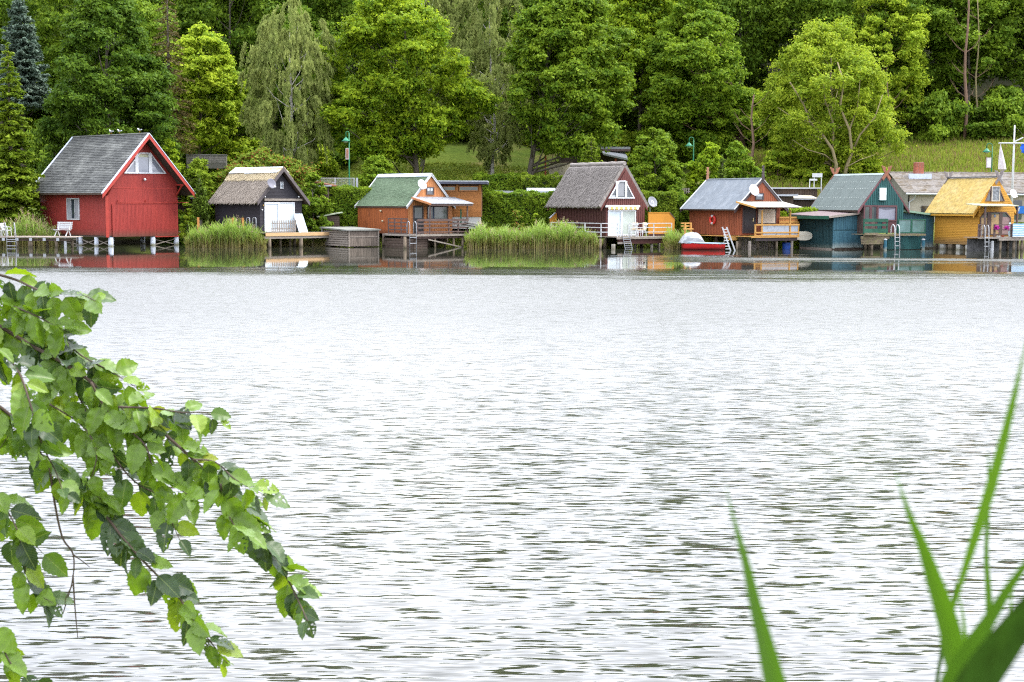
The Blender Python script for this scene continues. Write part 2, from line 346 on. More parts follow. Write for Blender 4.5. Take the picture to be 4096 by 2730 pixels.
def envelope(profile, k, Rm, Hh, inner=.45, lump=.18, ph=None):
    """clump centres filling a crown: profile = [(t, r)] radius against height"""
    t = np.array([p[0] for p in profile]); r = np.array([p[1] for p in profile])
    tt = np.linspace(0, 1, 200); rr = np.interp(tt, t, r); cdf = np.cumsum(rr + .03); cdf /= cdf[-1]
    h = np.interp(rng.random(k), cdf, tt); a = rng.random(k) * 2 * math.pi
    ph = ph if ph is not None else rng.random(4) * 6.28
    lumpy = 1 + lump * (np.sin(2*a + ph[0] + 5*h) + np.sin(3*a + ph[1] - 9*h) * .8 + np.sin(5*a + 14*h + ph[2]) * .6)
    q = (inner + (1 - inner) * np.sqrt(rng.random(k)))
    rad = np.interp(h, t, r) * Rm * q * lumpy
    return np.stack([rad*np.cos(a), rad*np.sin(a), h*Hh], 1)
def limbs(mb, base, C, nl, r0, top, bend=.3, n=6):
    """trunk from base to top, limbs reaching for some of the clumps"""
    base = Vector(base); top = Vector(top); k = 7
    pts = [base.lerp(top, i/(k-1)) + Vector((math.sin(i*1.7+r0*9)*bend*.3, math.cos(i*2.1)*bend*.2, 0))*(i > 0) for i in range(k)]
    mb.tube(pts, [r0*(1 - .82*i/(k-1)) for i in range(k)], n=8)
    if len(C) == 0: return
    for c in C[rng.choice(len(C), min(nl, len(C)), replace=False)]:
        c = Vector(c); h = max(.12, min(.9, (c.z - base.z) / max(.1, top.z - base.z) - .22)); i = h*(k-1); a = pts[int(i)].lerp(pts[min(k-1, int(i)+1)], i % 1)
        m = a.lerp(c, .5) + Vector((0, 0, -.12*(c-a).length))
        rr = r0*(1-.8*h)*.5
        mb.tube([a, a.lerp(m, .6), m, c], [rr, rr*.75, rr*.55, rr*.2], n=5, cap=False)
GREENS = dict(
    maple=((0.110, 0.212, 0.013), (0.366, 0.467, 0.021), .32), dark=((0.066, 0.134, 0.013), (0.178, 0.270, 0.019), .28),
    alder=((.048, .108, .012), (.140, .230, .015), .25), bright=((0.172, 0.276, 0.019), (0.451, 0.538, 0.039), .34),
    birch=((0.175, 0.225, 0.055), (0.345, 0.385, 0.115), .30), yellowish=((.095, .165, .012), (.25, .33, .024), .30),
    forest=((0.082, 0.156, 0.015), (0.231, 0.330, 0.025), .30), mid=((0.081, 0.163, 0.013), (0.249, 0.347, 0.021), .28),
    bluespruce=((.085, .135, .100), (.19, .25, .19), .1), thuja=((0.062, 0.113, 0.015), (0.156, 0.227, 0.026), .15),
    rust=((0.116, 0.191, 0.019), (0.245, 0.325, 0.034), .28), brown=((.085, .065, .022), (.15, .13, .04), .2))
def gmat(k):
    c, c2, t = GREENS[k]
    return leafmat('foliage_' + k, c, c2, t + .12, hue=.06, c3=(.26, .10, .03) if k == 'rust' else None, amt3=.2)
BARK = M('bark', (.085, .07, .052), .9, .3, 6, (3, 3, .6), c2=(.16, .15, .13), bump=.6)
BARKP = M('pine_bark', (.16, .10, .07), .9, .25, 6, (3, 3, .6), bump=.6)
BARKW = M('birch_bark', (.42, .40, .36), .85, .2, 5, (1, 1, 3), c2=(.05, .045, .04), c2amt=.95, c2scale=2.5)
BARKY = M('lichened_bark', (.20, .165, .085), .9, .25, 6, (3, 3, .6))
P_ROUND = [(0, .55), (.12, .82), (.35, 1), (.6, .95), (.8, .72), (.93, .4), (1, .1)]
P_TALL = [(0, .45), (.15, .8), (.4, 1), (.65, .85), (.85, .5), (1, .12)]
P_BUSH = [(0, .85), (.3, 1), (.6, .9), (.85, .55), (1, .15)]
P_VASE = [(0, .2), (.2, .6), (.45, .92), (.7, 1), (.88, .75), (1, .3)]
def place(px, Y, pyb=None):
    p = atY(px, pyb or 700, Y); return p.x
def tree(name, label, px0, px1, pyt, Y, kind, prof=P_ROUND, pyc=None, n=150, per=260, size=.26, pr=(.13, .2), cat='tree', bark=None, tr=.22,
         group=None, inner=.5, lump=.16, nl=22, trunk_px=None, squash=.65, style='leaf', lean=0, base_z=None):
    """px0..px1: sides of the crown in the photo, pyt its top, pyc its lowest leaves (None: down to the ground)"""
    a = atY(px0, 600, Y); b = atY(px1, 600, Y); cx = (a.x+b.x)/2; Rm = (b.x-a.x)/2
    tx = atY(trunk_px, 600, Y).x if trunk_px else cx
    gz = ghf(tx, Y) if base_z is None else base_z
    zt = atY((px0+px1)/2, pyt, Y).z; zc = atY((px0+px1)/2, pyc, Y).z if pyc else gz + .05
    Hh = zt - zc
    root = empty(name, label, cat, (tx, Y, gz), 0, group)
    prad = Rm * (pr[0] + pr[1]) / 2
    C = envelope(prof, n, max(.2, Rm - prad*.6), max(.3, Hh - prad*.8), inner, lump) + np.array([cx-tx, 0, zc-gz + prad*.3])
    Rr = Rm * (pr[0]*.7 + (pr[1]*1.15-pr[0]*.7) * rng.random(n)**1.6)
    m = gmat(kind)
    if style == 'weep':
        k = n*9; idx = rng.integers(0, n, k); st = C[idx] + nrm(rng.normal(size=(k, 3))) * (Rr[idx]*rng.random(k)**.5)[:, None]*np.array([1, 1, .8])
        ln = (.22 + .95*rng.random(k)**1.6) * min(1.7, Hh*.12); per_s = int(per/9)
        u = rng.random((k, per_s)); out = nrm(np.c_[C[idx][:, :2] - C[:, :2].mean(0), np.zeros(k)])
        P = st[:, None, :] + np.stack([out[:, 0:1]*(.35*u), out[:, 1:2]*(.35*u), -ln[:, None]*u], -1) + rng.normal(0, .05, (k, per_s, 3))
        P = P.reshape(-1, 3); P[:, 2] = np.maximum(P[:, 2], .15)
        Nn = nrm(np.repeat(out, per_s, 0)*.8 + rng.normal(size=P.shape)*.6 + np.array([0, 0, .25]))
        V, F = leafquads(P, Nn, size*(.6+.7*rng.random(len(P))), .42, droop=.7)
    else:
        V, F = puffs(C, Rr, per, size, squash)
    cr_ = link('crown', npmesh('crown', V, F, m), root)
    mb = MB(); zt_ = zc - gz + Hh*.78
    limbs(mb, (0, 0, -.3), C, nl, tr, ((cx-tx)*.6 + lean, 0, zt_))
    mb.build('trunk', bark or BARK, root, smooth=True)
    return root
def conifer(name, label, px0, px1, pyt, Y, kind, tiers=16, size=.3, dens=55, pyb=None, group=None, droop=.25, thin=1.0, cat='tree'):
    a = atY(px0, 600, Y); b = atY(px1, 600, Y); cx = (a.x+b.x)/2; Rm = (b.x-a.x)/2
    gz = ghf(cx, Y); zt = atY((px0+px1)/2, pyt, Y).z - gz; z0 = (atY(px0, pyb, Y).z - gz) if pyb else .4
    root = empty(name, label, cat, (cx, Y, gz), 0, group); P = []; Nn = []; S = []; mb = MB()
    mb.tube([(0, 0, -.2), (0, 0, zt*.5), (0, 0, zt*.98)], [.28, .16, .02], 8)
    for i in range(tiers):
        t = i/(tiers-1); z = z0 + (zt-z0)*t; rr = Rm*(1-t)**.72*(1-.08*rng.random()) + .12; nb = max(5, int(15*(1-t) + 5))
        for j in range(nb):
            an = 2*math.pi*(j + rng.random()*.8)/nb; ln = rr*(.74+.36*rng.random()); zz = z + rng.normal(0, .25)
            k = max(6, int(dens*ln*thin)); u = rng.random(k)**.7; wd = .42*ln*np.sin(np.clip(u, 0, 1)*math.pi*.85+.25)*.55
            s_ = rng.normal(0, 1, k)*wd*.6
            x = math.cos(an)*ln*u - math.sin(an)*s_; y = math.sin(an)*ln*u + math.cos(an)*s_
            h = zz - droop*ln*u**1.5*.9 + .22*ln*np.maximum(u-.6, 0) - np.abs(s_)*.25 + rng.normal(0, .05, k)
            P.append(np.stack([x, y, h], 1)); Nn.append(nrm(np.stack([x*.12, y*.12, np.ones(k)], 1) + rng.normal(size=(k, 3))*.45)); S.append(size*(.6+.7*rng.random(k)))
            if j % 2 == 0: mb.tube([(0, 0, zz), (math.cos(an)*ln*.8, math.sin(an)*ln*.8, zz-droop*ln*.6)], [.04, .012], 4, cap=False)
    P = np.concatenate(P); P[:, 2] = np.maximum(P[:, 2], .1)
    V, F = leafquads(P, np.concatenate(Nn), np.concatenate(S), .5)
    link('crown', npmesh('crown', V, F, gmat(kind)), root); mb.build('trunk', BARK, root, smooth=True)
    return root
# ------------------------------------------------------------------ trees, from the shore up the hill
def make_forest():
    protos = []
    specs = [('dark', P_TALL, .24), ('forest', P_ROUND, .26), ('dark', P_ROUND, .24), ('mid', P_TALL, .27), ('forest', P_VASE, .26), ('alder', P_ROUND, .27)]
    for i, (k, prof, s) in enumerate(specs):
        C = envelope(prof, 120, 4.3, 13.5, .5, .2) + np.array([0, 0, 4.2]); Rr = .75 + .6*rng.random(120)
        V, F = puffs(C, Rr, 190, s*1.15, .62)
        mb = MB(); limbs(mb, (0, 0, -.8), C, 14, .22, (.3, 0, 15))
        protos.append((npmesh('crown', V, F, gmat(k)), mb, k))
    tm = []
    for me, mb, k in protos:
        o = mb.build('trunk', BARKP if k == 'mid' else BARK, smooth=True); tm.append(o.data); bpy.data.objects.remove(o)
    lab = {'dark': 'dark green broadleaf tree in the wood that covers the hillside', 'forest': 'mid dark leafy tree in the wood that covers the hillside',
           'mid': 'fresh green tree standing in the dark wood on the hillside', 'alder': 'leafy green tree with rounded crown in the wood on the hillside'}
    first = True
    for r_, (Y, dx) in enumerate([(147, 6.5), (158, 7.0), (171, 8.5), (187, 9.5), (206, 10.5), (230, 12)]):
        x = -Y*.44 + rng.random()*5
        while x < Y*.44:
            y = Y + rng.normal(0, 2.2); i = int(rng.integers(0, 6)) if r_ > 0 else int(rng.choice([0, 1, 2, 4]))
            px = 2048 + 5700*x/y
            skip = (r_ == 0 and (1350 < px < 2300))
            if not skip:
                me, _, k = protos[i]; g = 'trees of the hillside wood'
                root = empty('forest_tree', lab[k], 'tree', (x, y, ghf(x, y)), rng.random()*6.28, g); s = .85 + .4*rng.random()
                root.scale = (s*(.9+.25*rng.random()), s, s*(.9+.3*rng.random()))
                link('crown', me, root); link('trunk', tm[i], root)
            x += dx*(.7 + .6*rng.random())
make_forest()
def undergrowth():
    pr = []
    for k in ('mid', 'forest', 'bright', 'dark'):
        C = envelope(P_BUSH, 60, 2.0, 3.2, .5, .25); V, F = puffs(C, .45+.35*rng.random(60), 150, .26, .6); mb = MB(); limbs(mb, (0, 0, -.5), C, 8, .06, (.1, 0, 2.5)); t = mb.build('stem', BARK); pr.append((npmesh('crown', V, F, gmat(k)), t.data, k)); bpy.data.objects.remove(t)
    nm = {'mid': 'mid green bush at the dark edge of the hillside wood', 'forest': 'dull green bush at the dark edge of the hillside wood', 'bright': 'light green bush at the dark edge of the hillside wood', 'dark': 'dark green bush at the dark edge of the hillside wood'}
    for Y, x0, x1, dx in ((136, -52, -14, 3.6), (143, -56, 62, 3.4), (151, -60, 66, 4.2), (139.5, 18, 26, 3.4), (160, -64, 70, 5)):
        x = x0
        while x < x1:
            px = 2048+5700*x/Y
            if not (1400 < px < 2330 and Y < 145):
                me, tm, k = pr[int(rng.choice([0, 1, 3, 3, 1, 2]))]; y = Y + rng.normal(0, 1); root = empty('bush', nm[k], 'bush', (x, y, ghf(x, y)-.1), rng.random()*6.28, 'bushes along the edge of the wood'); s_ = .7 + .7*rng.random(); root.scale = (s_, s_, s_*(.8+.6*rng.random()))
                link('crown', me, root); link('stem', tm, root)
            x += dx*(.6 + .8*rng.random())
undergrowth()
conifer('conifer', 'yellow green conifer with tiered boughs at the left edge of the photo', -110, 195, 190, 107, 'yellowish', 22, .27, 70, 900, droop=.3)
conifer('spruce', 'pale blue grey spruce rising behind the yellow green conifer', -30, 215, -40, 119, 'bluespruce', 22, .3, 70, 420, droop=.1)
tree('broadleaf_tree', 'huge dense dark green tree directly behind the red boathouse', 165, 705, -70, 116, 'alder', P_TALL, None, 420, 380, .23, (.1, .16), tr=.4, nl=30, inner=.62)
conifer('dying_spruce', 'brown half bare spruce between the huge tree and light green tree', 560, 800, -120, 125, 'brown', 20, .22, 26, 560, droop=.45, thin=.8)
tree('broadleaf_tree', 'light green tree right of the brown spruce above the red flecked bushes', 650, 960, 105, 131, 'bright', P_ROUND, 600, 240, 300, .25, trunk_px=800, tr=.2)
tree('broadleaf_tree', 'mid green tree tucked against the left side of the big birch', 850, 1060, 290, 136, 'mid', P_ROUND, 590, 160, 280, .26, tr=.18)
tree('birch', 'large weeping birch with olive foliage and white upper stem', 955, 1375, -15, 122, 'birch', P_ROUND, 645, 210, 460, .19, (.10, .17), bark=BARKW, style='weep', tr=.22, nl=26, inner=.5, lump=.1)
tree('maple', 'bright green spreading maple above the green roofed boathouse', 1290, 1870, -30, 124, 'maple', P_ROUND, 640, 360, 330, .24, (.1, .17), trunk_px=1680, tr=.3, nl=34, inner=.5, lump=.22)
tree('birch', 'tall weeping birch hanging behind the spreading maple', 1500, 1880, -160, 141, 'birch', P_TALL, 520, 200, 460, .21, (.11, .17), bark=BARKW, style='weep', nl=20)
tree('birch', 'tall weeping birch behind the small birch, reaching past the top edge', 1760, 2160, -140, 138, 'birch', P_TALL, 480, 200, 460, .21, (.11, .17), bark=BARKW, style='weep', nl=20)
tree('birch', 'small weeping birch with grey trunk on the lawn between two maples', 1845, 2125, 255, 129, 'birch', P_VASE, 650, 120, 420, .18, (.13, .2), bark=BARKW, style='weep', trunk_px=1970, nl=18)
tree('maple', 'deep green maple leaning right over the hillside cottage', 2045, 2520, -60, 126, 'mid', P_ROUND, 625, 360, 320, .25, (.11, .18), trunk_px=2105, tr=.28, nl=34, lump=.22)
tree('broadleaf_tree', 'bright leafy tree behind the maple above the thatched brown boathouse', 2340, 2780, -120, 143, 'maple', P_ROUND, 420, 240, 300, .27, tr=.24)
tree('broadleaf_tree', 'broad dark green tree above the two street shrubs', 2545, 3010, -40, 137, 'mid', P_TALL, 640, 330, 310, .25, (.11, .18), trunk_px=2985, bark=BARKP, tr=.22, nl=26)
conifer('conifer', 'small thin yellow green conifer behind the thatched brown roof', 2305, 2425, 545, 117, 'yellowish', 12, .2, 34, 690, thin=.7)
tree('round_tree', 'dense round green tree behind the grey satellite dish', 2495, 2745, 512, 113, 'mid', P_BUSH, None, 300, 300, .18, (.1, .16), tr=.12, inner=.6, lump=.07)
tree('shrub', 'leafy light green shrub behind the left end of the grey sheet roof', 2745, 2925, 575, 114, 'maple', P_BUSH, None, 190, 260, .19, (.12, .18), tr=.1, cat='shrub')
tree('shrub', 'leafy shrub with darker leaves behind the ridge of the grey sheet roof', 2860, 3045, 570, 117, 'mid', P_BUSH, None, 190, 260, .19, (.12, .18), tr=.1, cat='shrub')
conifer('thuja', 'slim pointed thuja in front of the shrubs behind the grey roof', 2868, 2912, 640, 110.5, 'thuja', 16, .14, 60, 780, droop=-.6)
ASH = tree('ash_tree', 'bright yellow green ash with visible forked yellowish stems above the teal boathouse', 3015, 3600, 85, 127, 'bright', P_TALL, 735, 460, 240, .2, (.08, .14), trunk_px=3330, bark=BARKY, tr=.26, nl=40, inner=.55, squash=.75, lump=.14)
for pts, r_ in (([(3340, 735), (3345, 660), (3330, 600), (3290, 540), (3240, 490), (3215, 420), (3160, 330)], .17), ([(3375, 735), (3385, 670), (3408, 610), (3398, 520), (3360, 430), (3375, 330), (3350, 250)], .17),
                ([(3408, 610), (3440, 540), (3500, 470), (3530, 380)], .1), ([(3330, 600), (3335, 500), (3300, 400), (3290, 300)], .1), ([(3398, 520), (3430, 430), (3440, 320)], .08), ([(3345, 660), (3300, 620), (3230, 600), (3170, 560)], .07), ([(3240, 490), (3170, 470), (3110, 430)], .06), ([(3385, 670), (3440, 640), (3500, 620)], .06)):
    MB().tube([atY(x, y, 121.8 + .5*math.sin(i*2+x)) - ASH.location for i, (x, y) in enumerate(pts)], [r_*(1-.7*i/(len(pts)-1)) for i in range(len(pts))], 7).build('stem', BARKY, ASH, smooth=True)
tree('ash_tree', 'pale ash rising behind the bright ash, top near the frame edge', 3330, 3720, -30, 143, 'bright', P_VASE, 560, 220, 230, .24, (.1, .16), trunk_px=3540, bark=BARKP, tr=.2, nl=26, squash=.7)
for i, (a, b, t, Y, k, lb, pb) in enumerate([
    (3060, 3300, 560, 134, 'bright', 'light green young bush under the left side of the ash', 740),
    (3030, 3200, 590, 125.5, 'bright', 'light green bush low on the slope left of the ash stems', 760),
    (3180, 3330, 620, 124.5, 'bright', 'leafy bush at the foot of the ash', 765),
    (3390, 3560, 625, 125, 'bright', 'pale bush at the foot of the ash, right of its stems', 760),
    (3560, 3700, 300, 146, 'mid', 'narrow young tree right of the ash at the wood edge', 600),
    (3670, 3860, 305, 149, 'mid', 'leafy young tree between the ash and the tall bare trunks', 560),
    (3890, 4060, 350, 147, 'yellowish', 'yellow green sapling left of the white flag mast', 570),
    (3985, 4180, 330, 151, 'bright', 'pale sapling behind the white flag mast at the right edge', 560),
    (3630, 3740, 500, 143, 'yellowish', 'small yellowish sapling on the grassy slope', 640),
    (3780, 3900, 480, 145, 'bright', 'small bright sapling under the tall bare trunks', 640),
    (3440, 3560, 590, 138, 'mid', 'low leafy bush on the slope right of the ash stems', 700),
    (2900, 3060, 480, 146, 'mid', 'leafy young tree behind the left stems of the ash', 700)]):
    tree('sapling' if 'sapling' in lb or 'young tree' in lb else 'bush', lb, a, b, t, Y, k, P_ROUND, pb, 46, 150, .22, (.16, .26), tr=.08, nl=12, squash=.45, cat='sapling' if 'bush' not in lb else 'bush', bark=BARKP, lump=.25)
# tall bare stems at the right edge of the wood
for i, (px, pt, pb, Y, r_, lb) in enumerate([(3855, -60, 620, 141, .19, 'straight brown pine trunk rising from the grassy slope'), (3905, 0, 560, 144, .12, 'thin leaning bare trunk right of the straight pine trunk'),
    (3555, 330, 640, 139, .13, 'thin grey brown trunk leaning right beside the ash'), (3480, 560, 690, 133, .1, 'pale slim trunk on the slope right of the ash stems'),
    (3005, 380, 720, 126, .16, 'pale forked trunk left of the ash'), (3975, 250, 560, 150, .1, 'slender crooked trunk left of the flag mast'), (3735, 20, 580, 152, .12, 'dark slim trunk in the shade of the wood')]):
    p0 = atY(px, pb, Y); p1 = atY(px + 18 - 10*(i % 3), pt, Y); gz = ghf(p0.x, Y); rt = empty('bare_trunk', lb, 'tree trunk', (p0.x, Y, gz), 0)
    mb = MB(); k = 8; h = p1.z - gz; dx = p1.x - p0.x
    pts = [Vector((dx*j/(k-1) + math.sin(j*1.3+i)*.12, math.cos(j*1.9+i)*.1, h*j/(k-1) - .3*(j == 0))) for j in range(k)]
    mb.tube(pts, [r_*(1-.6*j/(k-1)) for j in range(k)], 8); mb.build('trunk', BARKP if i % 2 == 0 else BARKY, rt, smooth=True)
    mb = MB()
    for j in range(12):
        t = .25 + .7*random.random(); q = pts[int(t*(k-1))]; s_ = random.choice((-1, 1)); ln = .8 + 1.5*random.random()
        mb.tube([q, q + Vector((s_*ln*.5, random.uniform(-.4, .4), ln*.35)), q + Vector((s_*ln*.85, random.uniform(-.6, .6), ln*.9))], [.035, .022, .008], 4, cap=False)
    mb.build('twigs', BARKP, rt, kind='stuff')
# garden shrubs and hedges close to the houses
tree('bush', 'large bush with rusty flower heads behind the black boathouse', 830, 1295, 598, 113, 'rust', P_BUSH, None, 300, 280, .16, (.08, .12), tr=.1, inner=.6, cat='bush', lump=.1)
tree('bush', 'leafy green bush hanging down right of the black boathouse', 1165, 1335, 690, 107.5, 'mid', P_BUSH, 990, 200, 260, .15, (.11, .18), tr=.08, cat='bush')
tree('bush', 'bright yellow green bush between the red and the black boathouse', 700, 900, 640, 111, 'yellowish', P_BUSH, None, 170, 260, .16, (.11, .17), tr=.08, cat='bush')
tree('bush', 'glossy green bush showing above the right slope of the red roof', 600, 745, 555, 113, 'maple', P_BUSH, None, 130, 250, .17, (.15, .22), tr=.08, cat='bush')
tree('bush', 'low pale green bush beside the right wall of the red boathouse', 712, 775, 830, 105.5, 'bright', P_BUSH, None, 26, 200, .13, (.2, .3), tr=.04, cat='bush')
tree('bush', 'round dark leafed shrub behind the ridge of the green roof', 1418, 1600, 625, 116, 'mid', P_BUSH, None, 150, 260, .17, (.14, .22), tr=.08, cat='bush')
conifer('thuja', 'dark columnar thuja between the red and the black boathouse', 768, 828, 725, 105.6, 'thuja', 16, .13, 90, 870, droop=-.7)
tree('flowering_shrub', 'grey green shrub with pale pink flowers in front of the tall hedge', 2038, 2102, 826, 104.9, 'rust', P_BUSH, None, 30, 170, .12, (.22, .3), tr=.03, cat='shrub')
tree('flowering_shrub', 'small cream variegated shrub near the reeds by the brown boathouse', 2126, 2160, 842, 104.8, 'bright', P_TALL, None, 18, 160, .12, (.3, .4), tr=.03, cat='shrub')
tree('shrub', 'tiny yellow leafed shrub behind the flat roofed garden house', 1967, 2000, 735, 116, 'yellowish', P_TALL, None, 18, 160, .12, (.3, .4), tr=.03, cat='shrub')
def hedge(label, px0, px1, pyt, Y, depth, kind, dens=330, size=.15, round_=.35, pyb=None, wav=.12):
    a = atY(px0, pyt, Y); b = atY(px1, pyt, Y); W = b.x-a.x; gz = min(ghf(a.x, Y), ghf(b.x, Y)) if pyb is None else atY(px0, pyb, Y).z; Hh = a.z-gz
    rt = empty('hedge', label, 'hedge', ((a.x+b.x)/2, Y, gz)); n = int((W*Hh + W*depth + 2*depth*Hh)*dens)
    k = rng.random(n); A = [W*Hh, W*depth, depth*Hh, depth*Hh]; c = np.cumsum(A)/sum(A); f = np.searchsorted(c, k)
    u, v = rng.random(n), rng.random(n); P = np.zeros((n, 3)); Nn = np.zeros((n, 3))
    for q, (fx, nn) in enumerate([(lambda u, v: (W*(u-.5), 0*u, Hh*v), (0, -1, .3)), (lambda u, v: (W*(u-.5), depth*v, Hh+0*u), (0, 0, 1)), (lambda u, v: (-W/2+0*u, depth*u, Hh*v), (-1, 0, .3)), (lambda u, v: (W/2+0*u, depth*u, Hh*v), (1, 0, .3))]):
        s = f == q; P[s] = np.stack(fx(u[s], v[s]), 1); Nn[s] = nn
    wv = np.sin(P[:, 0]*2.1+P[:, 2]*2.7+W)*.5 + np.sin(P[:, 0]*4.7-P[:, 2]*3.9)*.35 + np.sin(P[:, 0]*9+P[:, 1]*7+P[:, 2]*8)*.3
    P += Nn*(wv*wav + rng.normal(0, .06, n))[:, None]
    V, F = leafquads(P, nrm(Nn + np.array([0, 0, .35]) + rng.normal(size=(n, 3))*.65), size*(.6+.7*rng.random(n)))
    link('foliage', npmesh('foliage', V, F, gmat(kind)), rt)
    mb = MB(); mb.box(-W/2+.15, W/2-.15, .18, depth-.1, 0, Hh-.2); mb.build('stems', M('hedge_inner_shade', (.012, .018, .006), .9), rt)  # one near-black box: shade inside the hedge put into its colour
hedge('tall leafy hedge between the black and the green roofed boathouse', 1300, 1485, 752, 109, 1.2, 'mid')
hedge('tall dark hedge right of the wooden garden house', 1925, 2225, 772, 110.2, 1.4, 'mid', wav=.2)
hedge('clipped green hedge on the lawn behind the garden house', 1897, 2085, 700, 120, 1.2, 'mid')
hedge('yellow green loose hedge beside the cottage lawn', 2085, 2235, 706, 118, 1.5, 'yellowish', wav=.25)
hedge('yellow topped clipped hedge behind the orange wall', 2560, 2705, 772, 108.5, 1.3, 'yellowish')
hedge('loose green hedge left of the grey roofed boathouse', 2680, 2775, 790, 110, 1.4, 'mid', wav=.2)
hedge('low green hedge between the porch and the teal boathouse', 3120, 3265, 838, 106.5, 1.2, 'maple')
hedge('low dark hedge strip behind the columnar thuja', 640, 770, 868, 108, 1, 'dark')
# reeds
def reeds(label, px0, px1, pyt, pyb, kind_cols, n=2600, depth=2.2, plume=.12, lean=.1):
    p0 = atZ(px0, pyb, 0); p1 = atZ(px1, pyb, 0); Hh = atY(px0, pyt, p0.y).z
    x = rng.random(n); yy = rng.random(n)*depth; X = p0.x + (p1.x-p0.x)*x; Y = p0.y + (p1.y-p0.y)*x + yy + .12*np.sin(X*3)
    hh = Hh*(.46 + .60*rng.random(n)**.8)*(.86 + .16*np.sin(x*9+px0)); hh *= np.where(rng.random(n) < .3, .6, 1) * np.clip(np.minimum(x, 1-x)*5 + .3 + .25*rng.random(n), 0, 1) * (.88 + .2*np.sin(x*23+px0)*np.sin(x*51))
    az = rng.random(n)*6.28; ben = np.abs(rng.normal(0, .22, n))*hh*.5 + lean*hh*.2; wd = .028 + .03*rng.random(n)
    base = np.stack([X, Y, -.1 + 0*X], 1); dr = np.stack([np.cos(az), np.sin(az)*.6, 0*az], 1); sd = np.stack([np.cos(az+1.3), np.sin(az+1.3), 0*az], 1)
    V = []; ts = [0, .35, .7, 1]; ws = [.8, 1, .75, .08]
    for t, q in zip(ts, ws):
        c = base + np.stack([0*hh, 0*hh, hh*t*(1-.06*t)], 1) + dr*(ben*t*t)[:, None]; V += [c - sd*(wd*q*.5)[:, None], c + sd*(wd*q*.5)[:, None]]
    V = np.stack(V, 1).reshape(-1, 3); b = np.arange(n)[:, None]*8
    F = np.concatenate([b + np.array([0, 1, 3, 2]), b + np.array([2, 3, 5, 4]), b + np.array([4, 5, 7, 6])])
    # side leaves drooping from the stems
    k = n*2; i = rng.integers(0, n, k); t = .35 + .6*rng.random(k); c = base[i] + np.stack([0*t, 0*t, hh[i]*t], 1) + dr[i]*(ben[i]*t*t)[:, None]
    a2 = rng.random(k)*6.28; d2 = np.stack([np.cos(a2), np.sin(a2), 0*a2], 1); ll = .28 + .35*rng.random(k); s2 = np.stack([-np.sin(a2), np.cos(a2), 0*a2], 1)*.022
    V2 = np.stack([c - s2, c + s2, c + d2*ll[:, None]*.3 + np.array([0, 0, .55])*ll[:, None] + s2*.8, c + d2*ll[:, None]*.62 + np.array([0, 0, .95])*ll[:, None]], 1).reshape(-1, 3)
    F2 = len(V) + np.arange(4*k).reshape(-1, 4)
    setp(link('reed_bed', npmesh('reed_bed', np.concatenate([V, V2]), np.concatenate([F, F2]), REED)), label, 'reeds', kind='stuff')
    m = int(n*plume)
    if m:
        i = rng.integers(0, n, m); c = base[i] + np.stack([0*hh[i], 0*hh[i], hh[i]*1.04], 1) + dr[i]*ben[i][:, None]; kk = 10
        P = (c[:, None, :] + rng.normal(0, 1, (m, kk, 3))*np.array([.045, .045, .13])).reshape(-1, 3)
        V, F = leafquads(P, nrm(rng.normal(size=P.shape)), .07+.05*rng.random(len(P)), .4, .6)
        setp(link('reed_plumes', npmesh('reed_plumes', V, F, PLUME)), 'buff seed heads above ' + label, 'reed plumes', kind='stuff')
def reedmat():
    m, N, L, b = nodes('reed_leaf'); g = N.new('ShaderNodeNewGeometry'); sx = N.new('ShaderNodeSeparateXYZ'); L.new(g.outputs['Position'], sx.inputs[0])
    a = N.new('ShaderNodeMath'); a.operation = 'MULTIPLY_ADD'; a.inputs[1].default_value = .9; L.new(g.outputs['Random Per Island'], a.inputs[0]); L.new(sx.outputs['Z'], a.inputs[2])
    r = N.new('ShaderNodeValToRGB'); e = r.color_ramp.elements; e[0].position = .12; e[0].color = (.34, .28, .11, 1); e[1].position = 1; e[1].color = (.30, .42, .07, 1)
    x = e.new(.35); x.color = (.25, .24, .06, 1); x = e.new(.6); x.color = (.22, .34, .05, 1)
    d = N.new('ShaderNodeMath'); d.operation = 'DIVIDE'; d.inputs[1].default_value = 2.4; L.new(a.outputs[0], d.inputs[0]); L.new(d.outputs[0], r.inputs[0])
    L.new(r.outputs[0], b.inputs['Base Color']); b.inputs['Roughness'].default_value = .55
    t = N.new('ShaderNodeBsdfTranslucent'); L.new(r.outputs[0], t.inputs[0]); s = N.new('ShaderNodeMixShader'); s.inputs[0].default_value = .45
    L.new(b.outputs[0], s.inputs[1]); L.new(t.outputs[0], s.inputs[2]); L.new(s.outputs[0], N['Material Output'].inputs[0]); return m
REED = reedmat(); PLUME = M('reed_plume', (.30, .22, .14), .9)
reeds('reeds left of the red boathouse', -60, 205, 850, 984, 0, 1500, 2.5, .25)
reeds('reeds between the red and the black boathouse', 738, 1062, 872, 993, 0, 3600, 2.4, .03)
reeds('reeds between the green roofed and the brown boathouse', 1868, 2405, 882, 996, 0, 6000, 3.0, .06)
reeds('reeds beside the red rowing boat', 2670, 2765, 915, 998, 0, 900, 2.6, .05)
reeds('reeds behind the small jetty of the black boathouse', 1080, 1340, 955, 986, 0, 1200, .8, 0)
reeds('reeds on the bank beyond the yellow boathouse', 4260, 4900, 900, 1008, 0, 3200, 2.4, .08)
